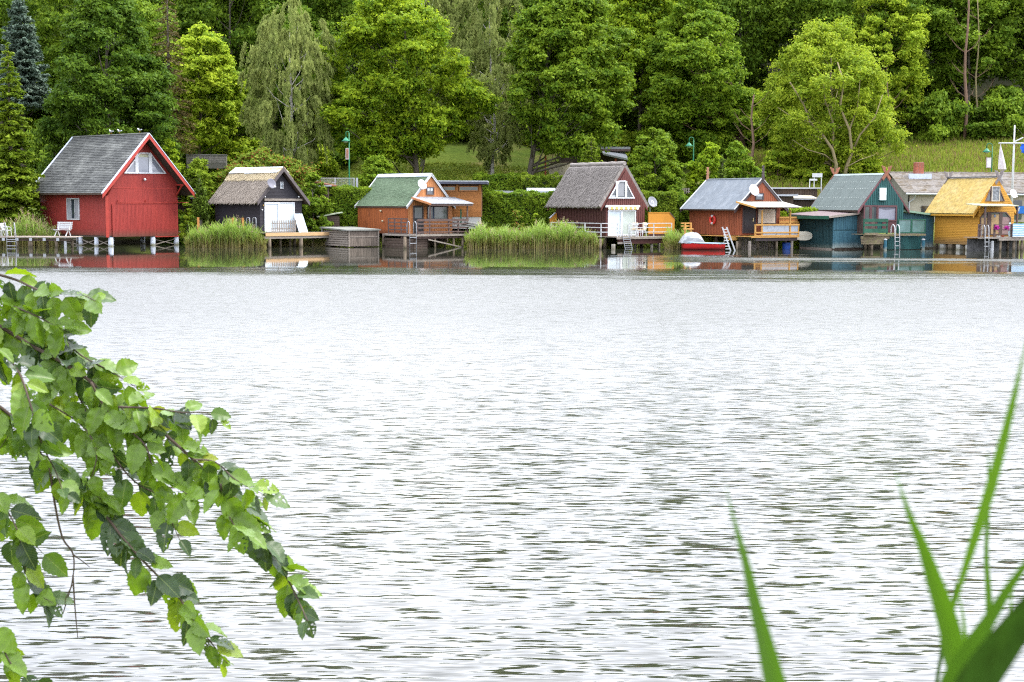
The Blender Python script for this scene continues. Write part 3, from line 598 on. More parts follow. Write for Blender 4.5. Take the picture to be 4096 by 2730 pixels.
# long grass of the slope and lawns
def grass(label, px0, px1, Y0, Y1, n, hmax=.55, colr='slope'):
    y = Y0 + (Y1-Y0)*rng.random(n); x = np.array([atY(px0, 700, 100).x, atY(px1, 700, 100).x])/100; X = (x[0] + (x[1]-x[0])*rng.random(n))*y
    Z = gh(X, y); P = np.stack([X, y, Z], 1); h = hmax*(.4+.8*rng.random(n)); az = rng.random(n)*6.28; s = np.stack([np.cos(az), np.sin(az), 0*az], 1)*(.05+.05*rng.random(n))[:, None]
    tp = P + np.stack([rng.normal(0, .12, n), rng.normal(0, .12, n), h], 1)
    V = np.stack([P-s, P+s, tp+s*.2, tp-s*.2], 1).reshape(-1, 3)
    setp(link('grass', npmesh('grass', V, np.arange(4*n).reshape(-1, 4), gmat_grass(colr))), label, 'grass', kind='stuff')
def gmat_grass(k):
    return leafmat('grass_' + k, (.16, .23, .025), (.30, .34, .05), .35, .0, c3=(.26, .19, .08) if k == 'slope' else None, amt3=.22)
grass('tall grass on the slope above the teal and yellow boathouses', 2950, 4250, 118, 146, 52000, .6)
grass('grass of the lawn below the maples', 1250, 2350, 113, 142, 30000, .22, 'lawn')
grass('short garden grass behind the landing stages', 600, 3000, 104.6, 112, 26000, .22, 'lawn')
# ------------------------------------------------------------------ boathouses
class House:
    def __init__(s, c, name, label, corner, wy, back, right, by, apex, bapex, tip, arel, cat='boathouse', rot_extra=0):
        """all arguments are places in one enlarged piece of the photo, c turns them into photo pixels"""
        s.c = c; pc = c(corner, wy); s.o = atZ(*pc, 0); s.arel = arel
        s.t = R(arel) - math.atan((pc[0]-2048)/FPX)
        s.u = Vector((math.cos(s.t), math.sin(s.t), 0)); s.v = Vector((-math.sin(s.t), math.cos(s.t), 0))
        s.root = empty(name, label, cat, s.o, s.t)
        s.scale = FPX / s.o.y
        s.W = s.hit(c(right, wy), s.u); s.L = s.hit(c(back, wy), s.v)
        s.zb = s.F(corner, by)[1]
        A = s.plane(*c(*apex), 'x', s.W/2); s.of = -A.y; s.za = A.z
        B = s.plane(*c(*bapex), 'x', s.W/2); s.ob = B.y - s.L
        T = s.plane(*c(*tip), 'y', -s.of); s.uL, s.zL = T.x, T.z
    def hit(s, p, d):
        r = ray(*p); a = np.array([[d.x, -r.x], [d.y, -r.y]]); b = np.array([-(s.o.x), -(s.o.y)]); return float(np.linalg.solve(a, b)[0])
    def loc(s, P): q = P - s.o; return Vector((q.dot(s.u), q.dot(s.v), q.z))
    def plane(s, px, py, ax, val):
        o = s.loc(CAMLOC); r = ray(px, py); d = Vector((r.dot(s.u), r.dot(s.v), r.z))
        k = (val - getattr(o, ax)) / getattr(d, ax); return o + d*k
    def F(s, x, y, v=0): p = s.plane(*s.c(x, y), 'y', v); return (p.x, p.z)
    def S(s, x, y, u=0): p = s.plane(*s.c(x, y), 'x', u); return (p.y, p.z)
    def G(s, x, y, z=0): return s.plane(*s.c(x, y), 'z', z)
    def rl(s, u, drop=0):                      # height of the roof line above u
        k = (s.za - s.zL) / (s.W/2 - s.uL); return s.za - abs(u - s.W/2)*k - drop
    def walls(s, m, th=.1, drop=.12, front=None, zb=None):
        zb = s.zb if zb is None else zb; e = s.rl(0, drop)
        f = MB().prism(FR, [(0, zb), (s.W, zb), (s.W, e), (s.W/2, s.rl(s.W/2, drop)), (0, e)], 0, -th).build('front_wall', front or m, s.root)
        sw = MB().box(0, th, th + .002, s.L-.002, zb, e - .002).build('side_wall', m, s.root)
        MB().box(s.W-th, s.W, th + .002, s.L-.002, zb, e - .002).build('side_wall', m, s.root)
        MB().prism(FR, [(0, zb), (s.W, zb), (s.W, e), (s.W/2, s.rl(s.W/2, drop)), (0, e)], -s.L, -s.L-th).build('back_wall', m, s.root)
        MB().box(.1, s.W-.1, .1, s.L, zb+.02, zb+.1).build('floor', m, s.root)
        return f, sw
    def roof(s, m, th=.12, name='roof'):
        uR = s.W - s.uL; p = [(s.uL, s.zL), (s.W/2, s.za), (uR, s.zL), (uR-.03, s.zL-th), (s.W/2, s.za-th), (s.uL+.03, s.zL-th)]
        return MB().prism(FR, p, s.of, -s.L-s.ob).build(name, m, s.root)
    def barge(s, m, bw=.18, th=.05, up=.02, back=True, name='bargeboard', right=True):
        for sg in (0, 1):
            if sg and not right: continue
            X = (lambda u: s.W-u) if sg else (lambda u: u); k = (s.za-s.zL)/(s.W/2-s.uL)
            e = -.003 if sg else .0
            q = [(X(s.uL-.04), s.zL-.04*k+up), (X(s.W/2+e), s.za+up), (X(s.W/2+e), s.za+up-bw), (X(s.uL-.04), s.zL-.04*k+up-bw)]
            MB().prism(FR, q, s.of+.004, s.of+.004+th).build(name, m, s.root)
            if back: MB().prism(FR, q, -s.L-s.ob-.004, -s.L-s.ob-.004-th).build(name, m, s.root)
    def edge(s, m, w_=.08, h=.06, name='edge_strip', back=True, bk=False):      # metal strip on the roof's rim, over the bargeboard
        k = (s.za-s.zL)/(s.W/2-s.uL)
        for sg in (0, 1):
            X = (lambda u: s.W-u) if sg else (lambda u: u); e = -.003 if sg else 0
            q = [(X(s.uL-.05), s.zL-.05*k+.022), (X(s.W/2+e), s.za+.022), (X(s.W/2+e), s.za+.022+h), (X(s.uL-.05), s.zL-.05*k+.022+h)]
            MB().prism(FR, q, s.of+.08, s.of-w_).build(name, m, s.root)
            if back: MB().prism(FR, q, -s.L-s.ob-.08, -s.L-s.ob+w_).build(name, m, s.root)
    def slope(s, t, v, lift=0):                # a point on the left roof face: t 0 eave .. 1 ridge
        k = (s.za-s.zL)/(s.W/2-s.uL); n = Vector((-k, 0, 1)).normalized()
        return Vector((s.uL + (s.W/2-s.uL)*t, v, s.zL + (s.za-s.zL)*t)) + n*lift
def side_fn(H, right=False):
    return (lambda t, v, lift=0: (lambda p: Vector((H.W - p.x, p.y, p.z)))(H.slope(t, v, lift))) if right else H.slope
def courses(H, m, n=30, name='shingles', lift=.035, tab=.33, both=True):
    mb = MB()
    for rt in ((False, True) if both else (False,)):
        P = side_fn(H, rt)
        for i in range(n):
            t0 = i/n; t1 = (i+1)/n + .004; v = -H.of+.004; 
            off = (i % 2)*tab/2 + (i % 3)*.03
            while v < H.L+H.ob-.004:
                v1 = min(v + (tab - (off if v < -H.of+.01 else 0)), H.L+H.ob-.004)
                l_ = lift*(.7+.5*random.random())
                vs = [P(t0, v, l_), P(t0, v1-.008, l_), P(t1, v1-.008, .006), P(t1, v, .006), P(t0, v, 0), P(t0, v1-.008, 0)]
                mb._add(vs, [(0, 1, 2, 3), (0, 4, 5, 1), (0, 3, 4), (1, 5, 2)]); v = v1
    return mb.build(name, m, H.root, kind='stuff')
def vboards(parent, fm, a0, a1, z0, zt, pitch, wd, th, m, name='board', d0=.002, jit=.01):
    a = a0; n = max(1, round((a1-a0)/pitch)); p = (a1-a0)/n
    for i in range(n):
        x0 = a0 + i*p + (p-wd)/2; x1 = x0 + wd; j = random.uniform(0, jit)
        f = zt if callable(zt) else (lambda q: zt)
        xm = (x0+x1)/2; poly = [(x0, z0-j), (x1, z0-j), (x1, f(x1))] + ([(xm, f(xm))] if f(xm) > max(f(x0), f(x1)) + .001 else []) + [(x0, f(x0))]
        MB().prism(fm, poly, d0, d0+th+random.uniform(0, .004)).build(name, m, parent)
def hsiding(parent, fm, a0, a1, z0, zt, pitch, m, gable=None, name='siding', th=.02):
    """thin overlapping level boards, joined: too fine in the photo to pick apart"""
    mb = MB(); z = z0
    f = zt
    while z < f - .01:
        z1 = min(z+pitch, f)
        if gable: b0, b1 = gable(z); t0, t1 = gable(z1)
        else: b0, b1, t0, t1 = a0, a1, a0, a1
        if b1 - b0 > .05:
            mb._add([fm(b0, z, th), fm(b1, z, th), fm(t1, z1, .003), fm(t0, z1, .003), fm(b0, z, .001), fm(b1, z, .001)], [(0, 1, 2, 3), (0, 4, 5, 1), (0, 3, 4), (1, 5, 2)])
        z = z1
    return mb.build(name, m, parent, kind='stuff')
def gablefn(H, drop=.13, mar=.0):
    k = (H.za-H.zL)/(H.W/2-H.uL)
    def g(z):
        x = H.W/2 - (H.za - drop - z)/k + mar; x = max(0, min(x, H.W/2)); return (x, H.W-x)
    return g
GLASS = M('window_glass', (.035, .045, .055), .06, .1, 2, spec=.9, isl=.05)
GLASSB = M('pale_curtain_reflection_glass', (.52, .60, .66), .18, .06, 1.5, spec=.6, isl=.05)
CURT = M('net_curtain', (.27, .28, .30), .8, .15, 6, (8, 8, .4))
WHITE = M('white_plastic', (.70, .72, .75), .4, .03, 4, isl=.02)
WPAINT = M('white_paint', (.48, .50, .52), .6, .08, 5, c2=(.45, .44, .40), c2amt=.35, isl=.03)
STEEL = M('galvanised_steel', (.38, .40, .43), .4, .12, 6, isl=.04, metal=.3)
PILE = M('timber_pile', (.23, .18, .13), .9, .3, 5, (4, 4, .7), c2=(.10, .085, .06), low=(.05, .045, .025), lowz=(.02, .3), bump=.5)
GREYWOOD = M('grey_weathered_wood', (.27, .235, .20), .9, .25, 4, (1.5, 1.5, 6), c2=(.13, .11, .09), bump=.4)
DARKWOOD = M('dark_brown_wood', (.075, .052, .04), .85, .25, 5, (2, 2, 2), c2=(.13, .11, .09), c2amt=.4)
def poly_window(H, fm, poly, fw, mf, mp, cuts=(), d=.06, name='window', bars=(), mw=None, pane_d=.012):
    mb = MB(); q = polyframe(mb, fm, poly, fw, .003, d)
    for (a0, b0, a1, b1) in bars: mb.rect(fm, a0, b0, a1, b1, .004, d-.004)
    f = mb.build(name, mf, H.root if hasattr(H, 'root') else H)
    MB().prism(fm, q, .004, pane_d).build('pane', mp, f)
    return f
def pile(root, x, y, r, ztop, m=None, zbot=-.6, name='pile', lean=0):
    pts = [(x+lean*(zbot-ztop), y, zbot), (x+random.uniform(-.01, .01), y, (zbot+ztop)/2), (x, y, ztop)]
    return MB().tube(pts, [r*1.06, r*1.02, r*.97], 10).build(name, m or PILE, root, smooth=False)
def planks(root, x0, x1, y0, y1, z, pitch, m, along='y', th=.035, name='plank', ov=.02):
    """walking boards, each its own piece"""
    me = None; a0, a1 = (x0, x1) if along == 'y' else (y0, y1); n = max(1, round((a1-a0)/pitch)); p = (a1-a0)/n
    for i in range(n):
        if me is None:
            mb = MB(); 
            if along == 'y': mb.box(0, p*.93, y0, y1, -th, 0)
            else: mb.box(x0, x1, 0, p*.93, -th, 0)
            o = mb.build(name, m, root); me = o.data
        else: o = link(name, me, root)
        o.location = (a0 + i*p, 0, z + random.uniform(-.004, .004)) if along == 'y' else (0, a0 + i*p, z + random.uniform(-.004, .004))
def wdist(px, py=995): return FPX / atZ(px, py, 0).y      # pixels per metre there
# thin things are placed through the house frame they belong to
# ---- red boathouse
REDW = M('red_painted_boards', (.30, .038, .030), .6, .18, 4, (8, 8, .5), c2=(.20, .024, .022), c2amt=.65, c2scale=.8, bump=.15, isl=.05, low=(.13, .05, .035), lowz=(.7, 1.25))
REDB = M('red_trim', (.34, .042, .030), .55, .1, 4, isl=.03)
SHING = M('grey_shingles', (.062, .065, .063), .85, .16, 9, st=(1, .45, 1), c2=(.155, .16, .15), c2amt=.95, c2scale=1.1, isl=.3)
ZINC = M('zinc_edge', (.50, .56, .68), .5, .1, 6, isl=.03)
def red_house():
    H = House(cA, 'boathouse', 'large red boathouse with grey shingle roof standing on white round piles', 1193, 1362, 465, 1998, 1243, (1668, 105), (812, 118), (1150, 765), 33)
    H.walls(REDW, drop=.14); H.roof(DARKWOOD, .12); courses(H, SHING, 34, tab=.30)
    H.barge(REDB, .34, .05); H.edge(ZINC, .1, .07)
    MB().tube([(H.W/2, -H.of+.12, H.za+.05), (H.W/2, H.L+H.ob-.12, H.za+.05)], .07, 6).build('ridge_cap', SHING, H.root)
    g = gablefn(H, .15)
    zr = H.F(1300, 712)[1]
    MB().prism(FR, [(g(zr)[0]+.02, zr), (g(zr)[1]-.02, zr), (g(zr+.06)[1]-.02, zr+.05), (g(zr+.06)[0]+.02, zr+.05)], .002, .03).build('drip_board', REDB, H.root)
    # fine upright boards on the front and side
    for fm, a0, a1, z0, zt, nm in ((FR, .0, H.W, H.zb, lambda a: H.rl(a, .15), 'front'), (SD, .12, H.L-.02, H.zb, lambda a: H.rl(0, .15), 'side')):
        mb = MB(); a = a0
        while a < a1-.02:
            b = min(a+.085, a1); mb.prism(fm, [(a, z0), (b-.01, z0), (b-.01, zt(b-.01)), (a, zt(a))], .001, .013); a = b
        mb.build('upright_boards', REDW, H.root, kind='stuff')
    # sliding doors
    a0, z1 = H.F(1247, 888); a1, z0 = H.F(1990, 1240); am = a0 + (a1-a0)*.655
    for x0, x1 in ((a0, am-.006), (am+.006, a1)):
        d_ = MB().rect(FR, x0, z0-.03, x1, z1, .04, .085).build('sliding_door', REDW, H.root)
        mb = MB(); x = x0+.02
        while x < x1-.1: mb.rect(FR, x, z0-.02, x+.1, z1-.01, .086, .096); x += .115
        mb.build('door_boards', REDW, d_, kind='stuff')
    r0, rz = H.F(1310, 868, -.2); r1, _ = H.F(2112, 868, -.2)
    MB().tube([(r0, -.16, rz), (r1, -.16, rz)], .022, 6).build('door_rail', REDB, H.root)
    for x in (1328, 1635, 1990): a, b = H.F(x, 862, -.16); MB().box(a-.02, a+.02, -.16, .0, b-.03, b+.09).build('rail_bracket', REDB, H.root)
    # post at the near corner and rail below the doors
    MB().box(-.03, .22, -.05, .0, H.zb-.12, H.rl(0, .3)).build('corner_post', REDB, H.root)
    MB().box(H.W*.66, H.W+.02, -.09, -.01, H.zb-.16, H.zb-.02).build('sill_beam', REDB, H.root)
    MB().box(.02, .16, 0, H.L, H.zb-.12, H.zb-.001).build('sill_beam', DARKWOOD, H.root)
    for u in (.05, H.W-.2):                       # brackets carrying the overhang
        z = H.rl(0, .3)
        MB().box(u, u+.12, -H.of+.1, -.02, z-.02, z+.1).beam((u+.06, -.06, z-.75), (u+.06, -H.of+.2, z), .1, .1).build('overhang_bracket', REDB, H.root)
    # gable window: middle light and two sloping side lights
    P = lambda x, y: H.F(x, y, -.03)
    poly = [P(1385, 545), P(1858, 548), P(1680, 312), P(1560, 312)]
    fm = lambda a, b, d: (a, -.03-d, b)
    f = MB(); q = polyframe(f, fm, poly, .075, .0, .07); 
    for x, xe in ((1512, 1547), (1663, 1700)): a = P(x, 500)[0]; f.rect(fm, a, poly[0][1]+.06, P(xe, 500)[0], poly[2][1]-.06, .0, .068)
    win = f.build('window', WHITE, H.root)
    for k, (xa, xb) in enumerate(((1420, 1512), (1545, 1665), (1700, 1835))):
        a, b = P(xa, 530)[0], P(xb, 530)[0]; z0 = q[0][1]; 
        top = lambda x: (q[3][1] if q[3][0] <= x <= q[2][0] else (z0 + (x-q[0][0])/(q[3][0]-q[0][0])*(q[3][1]-z0) if x < q[3][0] else z0 + (q[1][0]-x)/(q[1][0]-q[2][0])*(q[2][1]-z0)))
        a = max(a, q[0][0]+.02); b = min(b, q[1][0]-.02)
        MB().prism(fm, [(a, z0), (b, z0), (b, max(z0+.02, top(b))), (a, max(z0+.02, top(a)))], .012, .02).build('pane', M('blue_grey_glass', (.20, .22, .27), .1, .15, 2, spec=.9), win)
    a, z1 = P(1548, 330); b, z0 = P(1660, 365)
    MB().rect(fm, a, z0, b, z1, .022, .03).build('blind', M('cream_blind', (.5, .5, .36), .8), win)
    a, b = H.F(1612, 612); l = MB().ball((a, -.12, b), .1, n=14).build('wall_lamp', WHITE, H.root, smooth=True); MB().box(a-.05, a+.05, -.06, -.014, b-.05, b+.05).build('mount', REDB, l)
    # side window with bars and curtains
    a0, z1 = H.S(752, 820); a1, z0 = H.S(898, 1066); lo, hi = min(a0, a1), max(a0, a1)
    fm = lambda a, b, d: (-.014-d, a, b)
    f = MB(); polyframe(f, fm, [(lo, z0), (hi, z0), (hi, z1), (lo, z1)], .09, 0, .06)
    for t in (.36, .66): x = lo+(hi-lo)*t; f.rect(fm, x-.022, z0+.06, x+.022, z1-.06, 0, .055)
    w_ = f.build('window', WPAINT, H.root); MB().rect(fm, lo+.08, z0+.08, hi-.08, z1-.08, .006, .012).build('pane', GLASS, w_)
    MB().rect(fm, lo+.1, z0+.1, lo+(hi-lo)*.33, z1-.1, .014, .018).rect(fm, hi-(hi-lo)*.28, z0+.1, hi-.1, z1-.1, .014, .018).build('curtain', CURT, w_)
    # piles and braces
    WP = M('white_pile', (.62, .67, .76), .6, .1, 4, low=(.16, .15, .05), lowz=(.0, .22))
    pos = [(900, 1362, 50), (1078, 1362, 52), (1240, 1362, 58), (1712, 1366, 58), (2000, 1370, 58)]
    L3 = []
    for i, (x, y, wd) in enumerate(pos):
        p = H.G(x, y); 
        if i < 2: k = H.S(x, 1240, .1); p = Vector((.12, k[0], 0))
        else: k = H.F(x, 1240, .1); p = Vector((k[0], .1, 0))
        if i == 4: p.x = min(p.x, H.W-.1)
        L3.append(p); pile(H.root, p.x, p.y, wd/2/2.8/H.scale, H.zb-.13, WP)
    for (x, y) in ((H.W-.15, H.L-.2), (H.W/2, H.L-.2), (.15, H.L-.2), (H.W-.15, H.L*.5)): pile(H.root, x, y, .19, H.zb-.13, WP)
    for a, b in ((L3[0], L3[1]), (L3[1], L3[2]), (L3[3], L3[4]), (Vector((.12, H.L-.2, 0)), L3[0])):
        for p, q in ((a, b), (b, a)): MB().beam((p.x, p.y-.02*(p is a), .02), (q.x, q.y-.02*(p is a), H.zb-.3), .05, .05).build('cross_brace', GREYWOOD, H.root)
    # plank walk on the right side
    x1 = H.W + 1.25
    planks(H.root, H.W+.02, x1, .1, 1.0, H.zb+.22, .2, GREYWOOD, 'y')
    MB().box(H.W+.02, x1-.1, .14, .24, H.zb-.02, H.zb+.17).build('side_beam', REDB, H.root)
    p = H.F(2130, 1370, .3); pile(H.root, min(p[0], x1-.15), .3, .19, H.zb-.03, WP)
    return H
HR = red_house()

# ---- black boathouse
BLK = M('black_tarred_boards', (.022, .020, .026), .7, .25, 6, (2, 2, 8), isl=.15)
BLKT = M('dark_grey_brown_trim', (.10, .085, .085), .8, .2, 6)
THA = M('brown_grey_thatch', (.25, .215, .18), .95, .42, 16, (2.5, 3, .8), c2=(.20, .165, .13), c2amt=.6, c2scale=2.5, bump=.9, isl=.3)
THB = M('yellowish_straw', (.46, .39, .25), .95, .3, 16, (2.5, 3, .8), c2=(.30, .22, .14), bump=.9, isl=.3)
THC = M('grey_thatch', (.21, .19, .175), .95, .4, 16, (2.5, 3, .8), c2=(.29, .265, .245), c2amt=.6, c2scale=1.6, bump=.9, isl=.28)
def thatch(H, m, th, t0=0, t1=1.0, lift=0, name='thatch', n=9000, wav=.03, ext=0.0, right=True):
    """thick straw layer with a wavy skin and loose stalks"""
    nu, nv = 22, 44; v0, v1 = -H.of-ext, H.L+H.ob+ext; ph = random.random()*9
    for rt in ((False, True) if right else (False,)):
        P = side_fn(H, rt); V = []
        for lay in (1, 0):
            for i in range(nu):
                for j in range(nv):
                    t = t0 + (t1-t0)*i/(nu-1); v = v0 + (v1-v0)*j/(nv-1); q = mnoise.noise((v*1.6+ph, t*7, lay*3.))
                    V.append(P(t - (.018*q if i == 0 else 0), v + (.04*mnoise.noise((t*16+ph, 2, j//40)) if j in (0, nv-1) else 0), lift + (th + wav*q + .02*mnoise.noise((v*6, t*26, ph))) if lay else lift-.02))
        q = nu*nv; F = []
        for i in range(nu-1):
            for j in range(nv-1): a = i*nv+j; F += [(a, a+1, a+nv+1, a+nv), (q+a, q+a+nv, q+a+nv+1, q+a+1)]
        for j in range(nv-1): F += [(j, q+j, q+j+1, j+1), ((nu-1)*nv+j, (nu-1)*nv+j+1, q+(nu-1)*nv+j+1, q+(nu-1)*nv+j)]
        for i in range(nu-1): a = i*nv; F += [(a, a+nv, q+a+nv, q+a), (a+nv-1, q+a+nv-1, q+a+2*nv-1, a+2*nv-1)]
        mb = MB(); mb._add(V, F); mb.build(name, m, H.root, smooth=False)
    t = t0 + (t1-t0)*rng.random(n)*.985; v = v0 + (v1-v0)*rng.random(n); k = (H.za-H.zL)/(H.W/2-H.uL)
    tn = (t1-t0)/((t1-t0)*math.hypot(H.W/2-H.uL, H.za-H.zL))
    A = []; S = np.array([H.uL, 0, H.zL]); dd = np.array([H.W/2-H.uL, 0, H.za-H.zL]); ln = np.linalg.norm(dd); nn = np.array([-k, 0, 1.])/math.hypot(k, 1)
    c = S + dd*t[:, None]; c[:, 1] = v; c = c + nn*(lift + th + rng.random(n)*.03)[:, None]
    l_ = (.12 + .16*rng.random(n)); side = np.array([0, 1., 0])*(.008+.012*rng.random(n))[:, None]; dn = -dd/ln + rng.normal(0, .12, (n, 3))
    V = np.stack([c-side, c+side, c+dn*l_[:, None]+side*.5+nn*.012, c+dn*l_[:, None]-side*.5+nn*.012], 1).reshape(-1, 3)
    setp(link('loose_straw', npmesh('loose_straw', V, np.arange(4*n).reshape(-1, 4), m), H.root), kind='stuff')
def dish(label, H, x, y, rx, ry, face_yaw, m, d=.0, logo=None, pole=None, v=0):
    """satellite dish on an arm; placed in front of the house's gable plane"""
    c = H.plane(*H.c(x, y), 'y', v-d); P = H.o + H.u*c.x + H.v*c.y + Vector((0, 0, c.z)); s = H.c.__closure__ and None
    k = H.cs; r = ry/k/H.scale
    root = empty('satellite_dish', label, 'satellite dish', P, face_yaw + R(10))
    prof = [(.001, 0)] + [(r*t, r*.13*t*t) for t in (.2, .4, .6, .8, 1)] + [(r*1.03, r*.125), (r*1.0, r*.10), (r*.5, r*.02), (.001, -.02)]
    rot = (R(-66), 0, 0)                           # bowl looks along local +Y... tilted up a little
    b = MB().lathe(prof, 24).build('bowl', m, root, smooth=True, rot=(R(114-180), 0, 0))
    b.rotation_euler = (R(68), 0, 0)
    if logo: MB().lathe([(r*.2, .02), (r*.2, .03), (r*.26, .03), (r*.26, .02)], 14).beam((-r*.22, 0, .03), (r*.22, 0, .03), .02, .01).build('emblem', logo, b)
    a0 = Vector((0, -.02, -r)); a1 = Vector((0, -r*1.25, -r*.75))
    MB().tube([a0, a1], .014, 6).build('feed_arm', STEEL, root); MB().tube([a1 + Vector((0, -.05, .02)), a1 + Vector((0, .1, .1))], .035, 8).build('receiver', WHITE if not logo else STEEL, root)
    MB().tube([(0, .06, 0), (0, .2, -.05), (0, .26, -r*.9)], .022, 6).build('mount', STEEL, root)
    if pole: MB().tube([(0, .26, -r*.7), (0, .26, -pole)], .025, 6).build('pole', STEEL, root)
    return root
def swim_ladder(label, H, xs, ytop, ybot, v, hoop=.3, m=None, rungs=(), r=.022, back=.35, name='swim_ladder', foot=0):
    """two bent tubes with steps; xs the two rails' x in the photo piece"""
    m = m or STEEL; o = H.F(xs[0], ybot, v); P0 = H.o + H.u*o[0] + H.v*v; root = empty(name, label, 'ladder', (P0.x, P0.y, 0), H.t)
    zt = H.F(xs[0], ytop, v)[1]; us = [H.F(x, (ytop+ybot)/2, v)[0] - o[0] for x in xs]; zb = -.35
    for u in us:
        pts = [(u, foot, zb), (u, 0, zt-hoop)] + [(u, back/2 - back/2*math.cos(a), zt-hoop + hoop*math.sin(a)) for a in (0.4, .9, 1.4, 1.8, 2.3, 2.8)] + [(u, back, zt-hoop), (u, back, zt-hoop-.55)]
        MB().tube(pts, r, 7).build('rail', m, root, smooth=True)
    for yr in rungs: z = H.F(xs[0], yr, v)[1]; MB().box(min(us), max(us), -.04, .04, z-.018, z+.018).build('rung', m, root)
    return root
def black_house():
    H = House(cB, 'boathouse', 'small black boathouse with thatched roof topped by white metal ridge sheets', 980, 1311, 390, 1540, 1100, (1290, 262), (640, 262), (945, 715), 35); H.cs = 3.361
    H.walls(BLK, drop=.25); H.roof(DARKWOOD, .08)
    thatch(H, THA, .13, -.02, .72, name='thatch'); thatch(H, THB, .16, .66, 1.0, name='new_thatch', n=5000, lift=.01)
    g = gablefn(H, .27); hsiding(H.root, FR, 0, H.W, H.zb, H.rl(H.W/2, .3), .1, BLK, g); hsiding(H.root, SD, .0, H.L, H.zb, H.rl(0, .27), .1, BLK)
    H.barge(BLKT, .3, .06, up=.16)
    WM = M('white_ridge_sheet', (.66, .72, .78), .35, .08, 3, isl=.05)
    for i in range(3):
        v0 = -H.of + .02 + i*(H.L+H.of+H.ob)/3.0; v1 = v0 + (H.L+H.of+H.ob)/3.0 - .03
        tl = .845 - .012*(i % 2); a = H.slope(tl, v0, .25+.01*i); b = H.slope(1.0, v0, .25+.01*i); a2 = H.slope(tl-.01, v1, .255+.01*i); b2 = H.slope(1.0, v1, .25+.01*i)
        mir = lambda p: Vector((H.W-p.x, p.y, p.z)); top = Vector((H.W/2, v0, b.z+.02)); top2 = Vector((H.W/2, v1, b2.z+.02)); dz = Vector((0, 0, -.02))
        vs = [a, top, mir(a), a2, top2, mir(a2)]; vs += [p+dz for p in vs]
        MB()._add(vs, [(0, 3, 4, 1), (1, 4, 5, 2), (6, 7, 10, 9), (7, 8, 11, 10), (0, 1, 7, 6), (1, 2, 8, 7), (3, 9, 10, 4), (4, 10, 11, 5), (0, 6, 9, 3), (2, 5, 11, 8)]).build('ridge_sheet', WM, H.root)
    # beam, lamps, small window
    a0, z1 = H.F(1030, 655, -.1); a1, z0 = H.F(1540, 688, -.1); MB().box(a0, a1, -.16, -.02, z0, z1).build('lintel_beam', GREYWOOD, H.root)
    for x in (1040, 1495): a, b = H.F(x, 633, -.1); MB().ball((a, -.1, b), .07, n=10).box(a-.02, a+.02, -.08, -.0, b-.02, b+.02).build('wall_lamp', WHITE, H.root, smooth=True)
    a, b = H.F(1003, 808, -.05); MB().ball((a, -.08, b), .06, .05, .05, 8).build('wall_lamp', WHITE, H.root, smooth=True)
    a, b = H.F(1018, 748, -.05); MB().box(a-.03, a+.03, -.08, -.02, b-.05, b+.05).build('lantern', M('brass', (.4, .26, .06), .4), H.root)
    a0, z1 = H.F(1243, 430); a1, z0 = H.F(1285, 525); poly_window(H, FR, [(a0, z0), (a1, z0), (a1, z1), (a0, z1)], .035, WPAINT, GLASSB, d=.05, name='gable_window')
    # sliding glass door
    a0, z1 = H.F(1028, 705); a1, z0 = H.F(1438, 1098); am = H.F(1222, 900)[0]; aw = a0+.02
    for nm, x0, x1, fw, dd in (('door_leaf', a0, am+.03, .11, .09), ('fixed_window', am+.035, a1, .07, .06)):
        f = MB(); q = polyframe(f, FR, [(x0, z0), (x1, z0), (x1, z1), (x0, z1)], fw, .003, dd); w_ = f.build(nm, WHITE, H.root); MB().prism(FR, q, .02, .032).build('pane', GLASSB, w_)
    # deck in front on round piles
    z = H.F(1060, 1118, -1.3)[1]; v0 = -1.35; x0 = H.F(1048, 1120, v0)[0]; x1 = H.F(2012, 1120, v0)[0]
    D = empty('landing_stage', 'small timber deck with pale front board in front of the black boathouse', 'deck', H.o, H.t)
    planks(D, x0, x1, v0, -.02, z, .14, GREYWOOD, 'y')
    MB().box(x0, x1, v0-.05, v0-.005, z-.24, z+.002).build('fascia_board', M('fresh_pine', (.50, .32, .16), .7, .15, 4, (1, 1, 8)), D)
    MB().box(x0-.05, x1-.25, v0+.0, v0+.18, z-.42, z-.245).build('beam', GREYWOOD, D); MB().box(x0, x1-.25, -.3, -.15, z-.42, z-.245).build('beam', GREYWOOD, D)
    for x, wd, vv in ((1100, 50, v0+.1), (1525, 54, v0+.1), (1915, 50, v0+.1), (1250, 34, -.2), (1380, 34, -.2), (1682, 40, -.2), (1815, 44, -.2)):
        pile(D, H.F(x, 1250, vv)[0], vv, wd/2/3.361/H.scale, z-.425)
    for x in (1100, 1440): pile(H.root, H.F(x, 1200, .3)[0], .3, .11, H.zb)
    pile(H.root, .1, H.L*.5, .1, H.zb); pile(H.root, .1, H.L-.2, .1, H.zb)
    for x, yt, yb in ((1805, 1055, 1112), (2003, 1058, 1172)):
        a, zz = H.F(x, yt, v0-.02 if x > 1900 else -.4); b = H.F(x, yb, v0-.08)[1]; MB().box(a-.03, a+.03, v0-.09 if x > 1900 else -.45, v0-.055 if x > 1900 else -.4, (b if x > 1900 else z), zz).build('post', WPAINT, D)
    # things on the deck
    vv = -.5; zz = z
    a0, zt = H.F(1128, 948, vv); a1, _ = H.F(1452, 948, vv)
    pf = empty('picket_fence_piece', 'grey picket fence panel leaning in front of the white glass door', 'fence panel', H.o + H.u*a0 + H.v*vv + Vector((0, 0, z)), H.t); hgt = zt-z; n = 14; Wd = a1-a0; me = None
